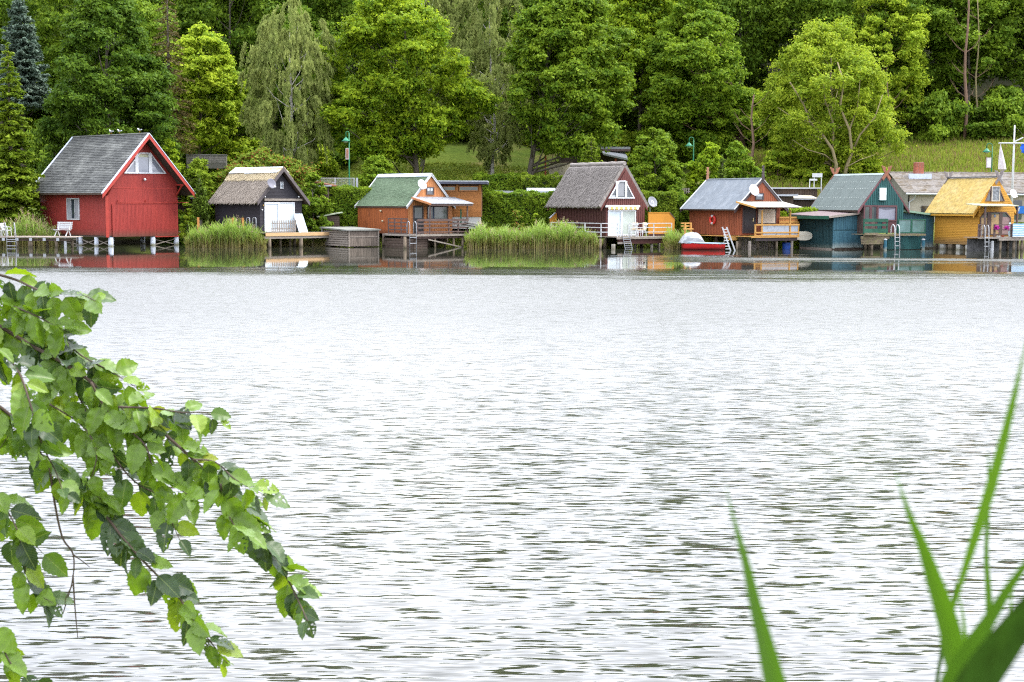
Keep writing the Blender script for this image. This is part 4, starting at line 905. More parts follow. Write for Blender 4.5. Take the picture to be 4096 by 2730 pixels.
    for i in range(n):
        if me is None: o = MB().box(0, .065, -.03, -.01, .02, hgt).build('slat', GREYWOOD, pf); me = o.data
        else: o = link('slat', me, pf)
        o.location = (i*(Wd-.065)/(n-1), 0, 0); o.rotation_euler = (R(4), 0, 0)
    for h in (.26, .72): MB().box(0, Wd, -.005, .03, hgt*h, hgt*h+.06).build('rail', GREYWOOD, pf, rot=(R(4), 0, 0))
    q = [H.F(*p, -.35) for p in ((1465, 1115), (1585, 1115), (1550, 860), (1437, 860))]
    setp(MB().prism(lambda a, b, d: (a, -.35-d-.3*(1-(b-z)), b), [(a, max(b, z)) for a, b in q], 0, .03).build('leaning_panel', M('pale_blue_panel', (.60, .70, .76), .4, .05, 2), None, loc=H.o, rot=(0, 0, H.t)), 'pale blue white sheet leaning on the black wall beside the glass door', 'panel')
    dish('dark grey satellite dish on the black gable', H, 1128, 455, 42, 68, H.t-R(8), M('dark_dish', (.12, .12, .15), .5), d=.5, v=-H.of*.5)
    for i, xs in enumerate(((795, 838), (878, 922))):          # two steel handles left of the house
        p = H.S(xs[0], 1000, -.6); q = H.S(xs[1], 1000, -.6); zt = H.S(xs[0], 915, -.6)[1]
        r_ = empty('ladder_hoop', ('left' if i == 0 else 'right') + ' one of two bent steel handrails beside the black side wall', 'handrail', H.o + H.u*-.6, H.t, 'steel handrails beside the black boathouse')
        MB().tube([(0, p[0], -.3 if i else .6), (0, p[0], zt-.06), (0, p[0]-.05, zt), (0, q[0]+.05, zt), (0, q[0], zt-.06), (0, q[0], z-.1)], .025, 7).build('tube', STEEL, r_, smooth=True)
    return H
HB = black_house()
def posts_black():
    OR = M('orange_post', (.48, .21, .06), .7)
    for i, (x, yt, yb, lb) in enumerate(((145, 915, 1060, 'orange timber post in the reeds right of the columnar thuja'), (610, 920, 1040, 'short orange timber post against the black side wall'), (745, 920, 1060, 'orange timber post left of the steel handrails'))):
        p = atY(*cB(x, yt), 101.4); q = atY(*cB(x, yb), 101.4); w_ = .13
        setp(MB().box(-w_/2, w_/2, -w_/2, w_/2, -1.2, p.z-q.z).box(-w_/2-.01, w_/2+.01, -w_/2-.01, w_/2+.01, p.z-q.z+.001, p.z-q.z+.03).build('timber_post', OR, loc=(q.x, q.y, q.z)), lb, 'post')
posts_black()
# ---- low boat shed and little hut between the black and green boathouses
def shed():
    o = atZ(*cC(400, 1374), 0); t = R(28) - math.atan((cC(400, 0)[0]-2048)/FPX)
    H = House(cC, 'boat_shed', 'low weathered grey boat shed with flat felt top between the two decks', 400, 1374, 225, 742, 1365, (560, 1150), (420, 1150), (400, 1190), 30)
    z1 = H.F(400, 1190)[1]; zr = H.F(740, 1178)[1]
    STAIN = M('stained_grey_boards', (.17, .14, .115), .9, .3, 4, (3, 3, .4), c2=(.11, .085, .07), c2amt=.8, c2scale=1.6)
    mb = MB().prism(FR, [(0, .05), (H.W, .05), (H.W, zr), (0, z1)], 0, -.08).build('front_wall', STAIN, H.root)
    zm = H.F(560, 1255)[1]; n = 12
    for i in range(n):
        a = H.W*i/n + .01; b = H.W*(i+1)/n - .008
        for lo, hi in ((.09, zm-.02), (zm+.02, z1-.03)): MB().rect(FR, a, lo, b, hi, .002, .024).build('board', STAIN, H.root)
    MB().rect(FR, 0, zm-.03, H.W, zm+.03, .026, .05).build('rail', GREYWOOD, H.root)
    for a in (0, H.W-.1): MB().rect(FR, a, .05, a+.1, z1-.01, .026, .07).build('corner_board', GREYWOOD, H.root)
    MB().box(.0, .08, .085, H.L+1.2, .05, z1-.005).build('side_wall', DARKWOOD, H.root)
    z = .08
    while z < z1-.12: MB().box(-.05, -.002, .05, H.L+1.2, z, z+.12).build('side_board', GREYWOOD, H.root); z += .16
    MB().box(H.W-.08, H.W, .085, H.L+1.2, .05, z1-.005).build('side_wall', DARKWOOD, H.root)
    MB()._add([(-.25, -.15, z1+.0), (H.W+.12, -.15, z1+.02), (H.W+.12, H.L+1.5, z1+.14), (-.25, H.L+1.5, z1+.14), (-.25, -.15, z1+.1), (H.W+.12, -.15, z1+.12), (H.W+.12, H.L+1.5, z1+.24), (-.25, H.L+1.5, z1+.24)],
              [(0, 3, 2, 1), (4, 5, 6, 7), (0, 1, 5, 4), (1, 2, 6, 5), (2, 3, 7, 6), (3, 0, 4, 7)]).build('roof', M('roofing_felt', (.18, .185, .17), .9, .15, 4, c2=(.18, .19, .15)), H.root)
shed()
def hut():
    Y = 107.5; a = atY(*cC(110, 1140), Y); b = atY(*cC(300, 1140), Y); W = b.x-a.x; z1 = atY(*cC(200, 1020), Y).z - a.z; rt = empty('small_hut', 'small brown hut with slanting green grey roof beside the hedge lawn', 'hut', a, R(12))
    MB().box(0, W, 0, 1.5, -.4, z1).build('wall', DARKWOOD, rt)
    z = .05
    while z < z1-.1: MB().box(-.01, W+.01, -.03, -.002, z, z+.15).build('board', DARKWOOD, rt); z += .17
    MB()._add([(-.4, -.3, z1-.12), (W+.25, -.3, z1+.22), (W+.25, 1.8, z1+.22), (-.4, 1.8, z1-.12), (-.4, -.3, z1-.02), (W+.25, -.3, z1+.28), (W+.25, 1.8, z1+.30), (-.4, 1.8, z1-.04)],
              [(0, 3, 2, 1), (4, 5, 6, 7), (0, 1, 5, 4), (1, 2, 6, 5), (2, 3, 7, 6), (3, 0, 4, 7)]).build('roof', M('mossy_sheet', (.30, .34, .24), .8, .2, 3), rt)
hut()

# ---- green roofed boathouse
ORW = M('orange_brown_boards', (.33, .095, .028), .7, .25, 4, (6, 6, .4), c2=(.12, .035, .015), c2amt=.75, c2scale=2.2, isl=.18, bump=.2, low=(.10, .045, .025), lowz=(.8, 1.3))
ORG = M('light_orange_brown_boards', (.46, .19, .07), .7, .2, 4, (6, 6, .4), c2=(.24, .09, .03), c2amt=.6, isl=.14)
GSH = M('green_shingles', (.100, .150, .088), .8, .16, 8, c2=(.14, .19, .12), c2amt=.5, isl=.1)
BRN = M('purple_brown_wood', (.095, .060, .052), .75, .22, 5, (2, 2, 2), c2=(.17, .14, .13), c2amt=.35)
def green_house():
    H = House(cC, 'boathouse', 'orange brown boathouse with green shingle roof and white porch roof', 1068, 1372, 517, 1565, 1225, (1330, 552), (744, 568), (1060, 915), 36); H.cs = 2.8
    H.walls(ORW, drop=.1); H.roof(DARKWOOD, .1); courses(H, GSH, 30, tab=.36)
    H.barge(WPAINT, .16, .04); H.edge(WPAINT, .06, .05)
    k = MB(); 
    for rt in (False, True):
        P = side_fn(H, rt); k._add([P(.905, -H.of, .10), P(.905, H.L+H.ob, .10), P(1, H.L+H.ob, .11), P(1, -H.of, .11), P(.905, -H.of, .03), P(.905, H.L+H.ob, .03)], [(0, 1, 2, 3), (0, 4, 5, 1)])
    k.build('ridge_flashing', M('blue_white_flashing', (.56, .62, .74), .4, .08, 3), H.root)
    vboards(H.root, SD, .02, H.L-.02, H.zb, H.rl(0, .12), .16, .150, .014, ORW)
    za = H.F(1200, 830)[1]
    vboards(H.root, FR, .01, H.W-.01, H.zb, lambda a: min(za, H.rl(a, .12)), .16, .150, .014, ORG)
    g = gablefn(H, .13); ga, gb = g(za+.03); vboards(H.root, FR, ga+.02, gb-.02, za+.03, lambda a: H.rl(a, .13), .16, .150, .02, ORG)
    # gable window with small panes
    fm = lambda a, b, d: (a, -.024-d, b)
    a0, z1 = H.F(1270, 695); a1, z0 = H.F(1356, 787); w_ = poly_window(H, fm, [(a0, z0), (a1, z0), (a1, z1), (a0, z1)], .07, BRN, GLASS, d=.06, name='gable_window')
    MB().rect(fm, a0+.12, (z0+z1)/2+.02, a0+.30, z1-.1, .014, .02).rect(fm, a1-.30, (z0+z1)/2+.02, a1-.12, z1-.1, .014, .02).build('painted_reflections', GLASSB, w_)  # reflection in the upper panes, painted as pale rectangles over the dark glass
    # door, wide window
    a0, z1 = H.F(1120, 903); a1, z0 = H.F(1240, 1212)
    f = MB(); q = polyframe(f, fm, [(a0, H.zb+.02), (a1, H.zb+.02), (a1, z1), (a0, z1)], .06, 0, .05); d_ = f.build('door_frame', BRN, H.root)
    MB().prism(fm, q, .0, .02).build('door', M('dark_door', (.04, .038, .04), .4), d_)
    MB().rect(fm, q[0][0]+.1, q[0][1]+1.0, q[1][0]-.1, q[2][1]-.1, .022, .03).build('pane', GLASS, d_)
    a0, z1 = H.F(1278, 910); a1, z0 = H.F(1512, 1062); b0 = H.F(1318, 910)[0]
    f = MB(); q = polyframe(f, fm, [(a0, z0), (a1, z0), (a1, z1), (a0, z1)], .07, 0, .06); f.rect(fm, b0-.08, z0+.06, b0+.04, z1-.06, .001, .05)
    xm = (b0+a1)/2+.0; w2 = f.build('window', BRN, H.root); MB().prism(fm, q, .004, .014).build('pane', M('grey_green_glass', (.10, .12, .12), .12, .25, 1.5, spec=.9), w2)
    MB().rect(fm, b0+.2, z0+.08, b0+.35, z1-.08, .016, .022).build('curtain', M('blue_grey_curtain', (.05, .07, .12), .8), w2)
    for x, y in ((775, 965), (795, 1078)): a, b = H.S(x, y); MB().ball((-.1, a, b), .07, .1, .08, 8).box(-.06, -.018, a-.02, a+.02, b-.03, b+.03).build('wall_lamp', M('cream_lamp', (.5, .45, .3), .5), H.root, smooth=True)
    # deck and its railings
    vd = -2.15; z = H.F(1700, 1222, vd)[1]; x1 = H.F(1745, 1220, vd)[0]; xl = -.9
    D = empty('porch_deck', 'dark timber porch deck with plank railing before the green roofed boathouse', 'deck', H.o, H.t)
    planks(D, xl, x1, vd, -.03, z, .15, GREYWOOD, 'y'); planks(D, xl, -.05, 0, 1.9, z, .15, GREYWOOD, 'x')
    MB().box(xl, x1, vd-.04, vd-.003, z-.14, z-.002).build('fascia_board', GREYWOOD, D); MB().box(xl-.04, xl-.003, vd-.04, 1.9, z-.14, z-.002).build('fascia_board', GREYWOOD, D)
    MB().box(xl+.1, x1-.05, vd+.1, vd+.25, z-.3, z-.04).build('beam', BRN, D); MB().box(xl+.1, x1-.05, -.4, -.25, z-.3, z-.04).build('beam', BRN, D)
    px = [H.F(x, 1140, vd)[0] for x in (1178, 1315, 1530, 1635, 1738)]; zt = H.F(1600, 1062, vd)[1]
    for a in px: MB().box(a-.04, a+.04, vd+.0, vd+.08, z, zt).build('rail_post', BRN, D)
    rl_ = [H.F(1600, y, vd)[1] for y in (1108, 1152, 1198)]
    for zz, hh in [(zt-.03, .17)] + [(q_, .09) for q_ in rl_]: MB().box(px[0]-.03, px[-1]+.05, vd-.035, vd-.002, zz-hh/2, zz+hh/2).build('rail_board', BRN, D)
    for zz in [zt-.03] + rl_: MB().box(px[-1]+.052, px[-1]+.08, vd-.03, -.05, zz-.05, zz+.05).build('rail_board', BRN, D)
    # lattice panel over the side walk
    b0, zt2 = H.S(1062, 1055, xl); b1, zb2 = H.S(848, 1212, xl); lo, hi = min(b0, b1), max(b0, b1)
    lo = max(lo, vd+.3)
    for i in range(5): zz = zb2 + (zt2-zb2)*i/4; MB().box(xl-.03, xl-.002, lo, hi, zz-.045, zz+.045).build('lattice_bar', BRN, D)
    for i in range(4): y = lo + (hi-lo)*i/3; MB().box(xl, xl+.05, y-.04, y+.04, z, zt2+.04).build('lattice_post', BRN, D)
    # boarding below the left half, piles below the right half
    xs = H.F(1285, 1300, vd+.3)[0]; zz = z-.32
    while zz > .05: MB().box(xl+.1, xs, vd+.26, vd+.3, zz-.17, zz).build('skirt_board', DARKWOOD, D); MB().box(xl+.06, xl+.095, vd+.31, 1.8, zz-.17, zz).build('skirt_board', DARKWOOD, D); zz -= .19
    for x, vv, wd in ((1035, vd+.1, 34), (1300, -.6, 22), (1372, vd+.18, 24), (1485, -.5, 28), (1580, vd+.18, 22), (1680, vd+.15, 26), (1712, -.4, 22)): pile(D, H.F(x, 1300, vv)[0], vv, wd/2/2.8/H.scale, z-.31 if wd < 30 else z-.15)
    p = H.F(1292, 1285, vd+.1); q = H.F(1660, 1368, vd+.1); MB().beam((p[0], vd+.05, p[1]), (q[0], vd+.05, q[1]), .06, .09).build('brace', GREYWOOD, D)
    for x, y in ((.1, .3), (.1, H.L/2), (.1, H.L-.2), (H.W-.2, H.L-.3), (H.W-.2, .4)): pile(H.root, x, y, .11, H.zb)
    zz = H.zb
    MB().box(.3, H.W-.1, .5, .56, .05, H.zb-.01).build('underfloor_boarding', DARKWOOD, H.root)
    # porch roof
    zbk = H.F(1200, 815, -.05)[1]; zfr = H.F(1500, 886, -2.35)[1]; xr = H.F(1803, 886, -2.35)[0]; xL = H.F(1330, 888, -2.35)[0]
    PR = MB()._add([(xL, -2.35, zfr), (xr, -2.35, zfr), (xr, -.03, zbk), (xL, -.03, zbk), (xL, -2.35, zfr+.05), (xr, -2.35, zfr+.05), (xr, -.03, zbk+.05), (xL, -.03, zbk+.05)], [(0, 3, 2, 1), (4, 5, 6, 7), (0, 1, 5, 4), (1, 2, 6, 5), (2, 3, 7, 6), (3, 0, 4, 7)]).build('porch_roof', M('white_corrugated', (.40, .41, .43), .5, .1, 3, c2=(.28, .28, .29), isl=.02), H.root)
    k = MB(); n = 40
    for i in range(n): x = xL + (xr-xL)*(i+.5)/n; k.beam((x, -2.36, zfr+.062), (x, -.02, zbk+.062), .03, .02)
    k.build('corrugation', MATS['white_corrugated'], PR, kind='stuff')
    MB().beam((xL-.03, -2.36, zfr-.03), (xL-.03, -.02, zbk-.03), .05, .14).build('porch_fascia', ORG, H.root); MB().box(xL, xr-.02, -2.3, -2.22, zfr-.14, zfr-.002).build('porch_beam', BRN, H.root)
    for x in (1315, 1735): a = H.F(x, 1000, vd+.04)[0]; MB().box(a-.045, a+.045, vd-.0, vd+.09, zt+.002, zfr-.0).build('porch_post', BRN, H.root)
    dish('white satellite dish on the left edge of the green roof', H, 1225, 670, 38, 57, H.t-R(8), WHITE, d=.15, v=-H.of)
    swim_ladder('bent steel swim ladder on the dark porch deck of the green roofed boathouse', H, (1090, 1163), 1082, 1380, vd-.1, rungs=(1265, 1328), foot=0)
    return H
HG = green_house()
# ---- brown thatched boathouse in the middle
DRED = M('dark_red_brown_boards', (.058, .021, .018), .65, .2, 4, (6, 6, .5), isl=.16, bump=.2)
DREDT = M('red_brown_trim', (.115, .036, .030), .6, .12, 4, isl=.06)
ORWALL = M('orange_painted_wall', (.50, .22, .03), .7, .06, 2, isl=.03)
def gwin(H, base, top, m, v=0., d=.06, fw=.07, posts=(), panes=None, gl=GLASS, midm=None):
    fm = lambda a, b, d_: (a, -v-d_, b); P = [H.F(x, y, -v) for x, y in (*base, *top)]
    mb = MB(); q = polyframe(mb, fm, P, fw, 0, d)
    for xa, xb in posts: a = H.F(xa, base[0][1], -v)[0]; b = H.F(xb, base[0][1], -v)[0]; mb.rect(fm, a, P[0][1]+.05, b, P[2][1]-.04, .002, d-.004)
    w_ = mb.build('gable_window', m, H.root); MB().prism(fm, q, .003, .012).build('pane', gl, w_)
    if panes:
        for x0, y0, x1, y1, mm in panes: a, b = H.F(x0, y0, -v); c_, e = H.F(x1, y1, -v); MB().rect(fm, a, min(b, e), c_, max(b, e), .014, .02).build('blind', mm, w_)
    return w_
def railing(H, D, xs, v, ys, z, m, r=.022, name='rail'):
    """posts at xs and bars at heights ys, in the plane v"""
    us = [H.F(x, ys[0], v)[0] for x in xs]; zt = H.F(xs[0], ys[0], v)[1]
    for u in us: MB().box(u-r*1.3, u+r*1.3, v-r, v+r, z, zt-.02).build('rail_post', m, D)
    for y in ys: h = H.F(xs[0], y, v)[1]; MB().box(us[0], us[-1], v-r*2.2, v-r-.001, h-r*1.2, h+r*1.2).build(name, m, D)
def monobloc(label, P, rz, m, sc_=1.0):
    """moulded plastic garden chair"""
    rt = empty('garden_chair', label, 'chair', P, rz)
    MB().box(-.24, .24, -.22, .24, .4, .44).build('seat', m, rt)
    mb = MB(); 
    for i in range(5): mb.beam((-.18+.09*i, .24, .44), (-.18+.09*i, .36, .86), .05, .02, (0, 1, 0))
    mb.beam((-.24, .36, .88), (.24, .36, .88), .05, .08); mb.build('backrest', m, rt)
    for x in (-.23, .23):
        MB().tube([(x, .26, .64), (x*1.08, 0, .65), (x*1.08, -.2, .62), (x, -.23, .42)], .022, 6).build('armrest', m, rt)
        for y in (-.2, .22): MB().tube([(x, y, .41), (x*1.12, y*1.15, 0)], [.03, .02], 6).build('leg', m, rt)
    return rt
def brown_house():
    H = House(cD, 'boathouse', 'dark red brown boathouse with thick grey thatch and white awning', 897, 1382, 352, 1335, 1245, (1116, 480), (520, 470), (852, 925), 38); H.cs = 2.8
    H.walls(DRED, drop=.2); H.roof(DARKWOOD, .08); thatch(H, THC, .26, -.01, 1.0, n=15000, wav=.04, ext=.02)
    MB().tube([(H.W/2, v, H.za+.30+.02*math.sin(v*5)) for v in np.linspace(-H.of-.02, H.L+H.ob, 14)], .16, 8).build('thatch_ridge', THC, H.root)
    H.barge(DREDT, .26, .06, up=.03)
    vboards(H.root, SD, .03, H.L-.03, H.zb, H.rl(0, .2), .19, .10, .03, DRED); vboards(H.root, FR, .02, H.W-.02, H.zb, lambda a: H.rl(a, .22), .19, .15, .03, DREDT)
    gwin(H, ((935, 825), (1225, 825)), ((1122, 625), (1050, 625)), WHITE, .036, .07, .07, ((1015, 1035), (1115, 1136)), ((1040, 650, 1110, 800, CURT), (965, 790, 1010, 808, WPAINT)))
    fm = lambda a, b, d: (a, -.036-d, b)
    a0, z1 = H.F(925, 955); a1, z0 = H.F(1232, 1240); am = H.F(1073, 1000)[0]
    for nm, x0, x1, dd, gl in (('door_leaf', a0, am+.02, .08, GLASSB), ('fixed_window', am+.025, a1, .06, M('pale_green_curtained_glass', (.42, .48, .44), .15, .08, 2, spec=.8))):
        f = MB(); q = polyframe(f, fm, [(x0, z0), (x1, z0), (x1, z1), (x0, z1)], .085, .0, dd); w_ = f.build(nm, WHITE, H.root); MB().prism(fm, q, .01, .02).build('pane', gl, w_)
    # awning: case and scalloped valance
    a0, z1 = H.F(910, 902, -.2); a1, z0 = H.F(1285, 926, -.2)
    aw = MB().tube([(a0, -.17, (z0+z1)/2), (a1, -.17, (z0+z1)/2)], (z1-z0)/2+.01, 10).build('awning_case', WHITE, H.root)
    zv = H.F(1000, 950, -.25)[1]; n = 13; YS = M('yellow_valance', (.62, .44, .13), .8); WS = M('cream_valance', (.75, .72, .6), .8)
    b0, b1 = H.F(935, 940, -.25)[0], H.F(1275, 940, -.25)[0]
    for i in range(n):
        x = b0 + (b1-b0)*i/n; w_ = (b1-b0)/n
        MB().prism(lambda a, b, d: (a, -.24-d, b), [(x, z0+.02), (x, zv+.03), (x+w_*.25, zv), (x+w_*.75, zv), (x+w_, zv+.03), (x+w_, z0+.02)], .002*(i % 2), .01+.002*(i % 2)).build('valance_scallop', YS if i % 2 else WS, aw)
    # deck
    vd = -1.75; z = H.F(1500, 1252, vd)[1]; x0 = -.35; x1 = H.F(1650, 1255, vd)[0]
    D = empty('landing_stage', 'grey timber deck with white metal railing around the brown thatched boathouse', 'deck', H.o, H.t)
    planks(D, x0, x1, vd, -.04, z, .15, GREYWOOD, 'y'); planks(D, -1.0, -.02, 0, H.L*.8, z, .15, GREYWOOD, 'x')
    MB().box(x0, x1, vd-.05, vd-.003, z-.16, z).build('fascia_board', GREYWOOD, D)
    MB().box(x0+.3, x1-.15, vd+.05, vd+.25, z-.5, z-.17).build('beam', DRED, D); MB().box(x0+.1, x0+1.3, vd-.1, vd+.0, z-.5, z-.36).build('beam', GREYWOOD, D)
    CON = M('concrete_pile', (.42, .39, .35), .9, .15, 5, low=(.2, .18, .13), lowz=(.05, .4))
    for x, vv, wd in ((990, vd+.15, 46), (1420, vd+.25, 34), (1575, vd+.15, 34), (1235, -.3, 30), (1500, -.3, 30)): pile(D, H.F(x, 1350, vv)[0], vv, wd/2/2.8/H.scale, z-.505, CON)
    for x, y in ((.1, .2), (.1, H.L*.5), (.1, H.L-.2), (H.W-.1, .2), (H.W-.1, H.L-.2)): pile(H.root, x, y, .14, H.zb)
    MB().box(H.F(845, 1300, vd)[0], H.F(850, 1300, vd)[0]+.08, vd+.02, vd+.12, -.5, z-.1).build('pile', PILE, D)
    ys = (1105, 1152, 1203)
    railing(H, D, (1165, 1245, 1443, 1643), vd+.04, ys, z, WPAINT); railing(H, D, (852, 1035, 1068), vd+.04, ys, z, WPAINT)
    # railing turning back along the side
    ul = H.F(852, 1105, vd+.04)[0]; zt = H.F(852, 1105, vd+.04)[1]; hs = [H.F(852, y, vd+.04)[1] for y in ys]
    yb = [H.S(x, 1105, ul)[0] for x in (672, 425, 292)]
    for y in yb: MB().box(ul-.03, ul+.03, y-.03, y+.03, z, zt-.02).build('rail_post', WPAINT, D)
    for h in hs: MB().box(ul-.05, ul-.031, vd+.04, yb[-1], h-.026, h+.026).build('rail', WPAINT, D)
    # orange side screens
    a0 = H.W+.03; z0 = z+.15; vq = -.35; p = [H.F(*q, vq) for q in ((1340, 1232), (1668, 1232), (1668, 1052), (1612, 987), (1340, 987))]
    p[0] = (a0, p[0][1]); p[4] = (a0, p[4][1])
    sc1 = MB().prism(lambda a, b, d: (a, vq-d, b), p, 0, .08).build('screen_wall', ORWALL, H.root); c1, c2 = p[3], p[2]
    MB().beam((c1[0], vq-.04, c1[1]+.03), (c2[0]+.03, vq-.04, c2[1]+.01), .16, .05).build('cap_board', BRN, sc1); MB().beam((p[4][0], vq-.04, p[4][1]+.03), (c1[0]-.02, vq-.04, c1[1]+.03), .14, .04).build('cap_board', ORWALL, sc1)
    MB().box(a0, p[1][0], vq-.1, vq-.08, z+.02, p[1][1]+.08).build('kick_board', DRED, sc1)
    p = [H.F(*q, H.L-.1) for q in ((278, 1105), (350, 1105), (350, 988), (335, 988), (276, 1050))]
    MB().prism(lambda a, b, d: (a, H.L-.1-d, b), p, 0, .08).build('screen_wall', ORWALL, H.root); MB().beam((p[3][0], H.L-.14, p[3][1]+.03), (p[4][0]-.03, H.L-.14, p[4][1]+.02), .16, .05).build('cap_board', STEEL, H.root)
    dish('grey satellite dish on a pole right of the brown thatched boathouse', H, 1425, 865, 42, 62, H.t-R(12), M('grey_dish', (.20, .21, .24), .5), d=0, v=.2, logo=WHITE, pole=1.0)
    # ladder down to the water
    o = H.F(1110, 1250, vd-.12); lad = empty('swim_ladder', 'slanting aluminium ladder from the brown boathouse deck into the water', 'ladder', H.o + H.u*o[0] + H.v*(vd-.12), H.t)
    pts = [H.F(x, y, vd-.12) for x, y in ((1095, 1250), (1118, 1392), (1170, 1250), (1200, 1392))]; q = [(a-o[0], 0, b) for a, b in pts]
    lad.location = H.o + H.u*o[0] + H.v*(vd-.12)
    for a, b in ((q[0], q[1]), (q[2], q[3])): MB().beam(a, (b[0], -.1, b[2]-.15), .05, .03).build('rail', STEEL, lad)
    for i in range(6): k = (i+.6)/6.2; MB().beam(Vector(q[0]).lerp(Vector(q[1]), k) + Vector((0, -.08*k, 0)), Vector(q[2]).lerp(Vector(q[3]), k) + Vector((0, -.08*k, 0)), .05, .03).build('rung', STEEL, lad)
    for a in (q[0], q[2]): MB().tube([(a[0], .02, -.1+z), (a[0], .02, z+.75), (a[0]+.03, .1, z+.88), (a[0]+.05, .3, z+.85), (a[0]+.05, .36, z)], .016, 6).build('handrail', STEEL, lad, smooth=True)
    # chairs with cream cushions and a round table
    CUSH = M('cream_cushion', (.72, .60, .42), .9)
    for i, (x, y, lb) in enumerate(((1225, 1242, 'white garden chair with cream cushion nearer the glass door'), (1305, 1242, 'white garden chair with cream cushion nearer the orange wall'))):
        p = H.F(x, y, -1.0 if i == 0 else -.8); vv = -1.0 if i == 0 else -.8
        c_ = monobloc(lb, H.o + H.u*p[0] + H.v*vv + Vector((0, 0, z)), H.t + R(150 if i == 0 else 200), WHITE)
        MB().box(-.2, .2, .2, .3, .5, 1.02).box(-.2, .2, -.2, .2, .445, .52).build('cushion', CUSH, c_)
    return H
HD = brown_house()

# ---- grey roofed boathouse with yellow porch
RBW = M('red_brown_boards', (.24, .068, .030), .7, .2, 4, (6, 6, .4), c2=(.12, .035, .02), c2amt=.6, isl=.16, bump=.2)
YWOOD = M('yellow_pine_wood', (.48, .26, .07), .65, .12, 4, (2, 2, 2), c2=(.42, .22, .06), isl=.08)
GSHEET = M('grey_roll_roofing', (.13, .15, .172), .8, .10, 4, c2=(.20, .22, .24), c2amt=.8, c2scale=1.2, isl=.14)
PURB = M('dark_purple_brown', (.055, .04, .042), .55, .15, 4)
def finial(H, v, kind, m, s=1.0):
    if kind == 'post':
        z0 = H.za-.1; prof = [(.11, 0), (.11, .5), (.06, .56), (.12, .66), (.12, .74), (.05, .8), (.12, .92), (.1, 1.02), (.05, 1.1), (.11, 1.22), (.06, 1.32)]
        poly = [(H.W/2-r, z0+z*s) for r, z in prof] + [(H.W/2+r, z0+z*s) for r, z in prof[::-1]]
        MB().prism(FR, poly, -v, -v+.07).build('finial', m, H.root)
    else:                                           # crossed boards ending in carved horse heads
        k = (H.za-H.zL)/(H.W/2-H.uL); n = math.hypot(1, k); dx, dz = 1/n, k/n
        for sg in (-1, 1):
            def pt(a, b): x = sg*(dx*a - dz*b); return (H.W/2 + x, H.za + .02 + dz*a + dx*b)
            body = [(-.6, -.13), (-.55, .09), (.28, .09), (.34, .2), (.5, .2), (.5, .1), (.66, .1), (.72, .02), (.62, -.05), (.5, -.02), (.42, -.1), (.2, -.1)]
            MB().prism(FR, [pt(a*s, b*s) for a, b in body], -v + (.03 if sg > 0 else .0) + .06, -v + (.058 if sg > 0 else .028) + .06).build('horse_head_board', m, H.root)
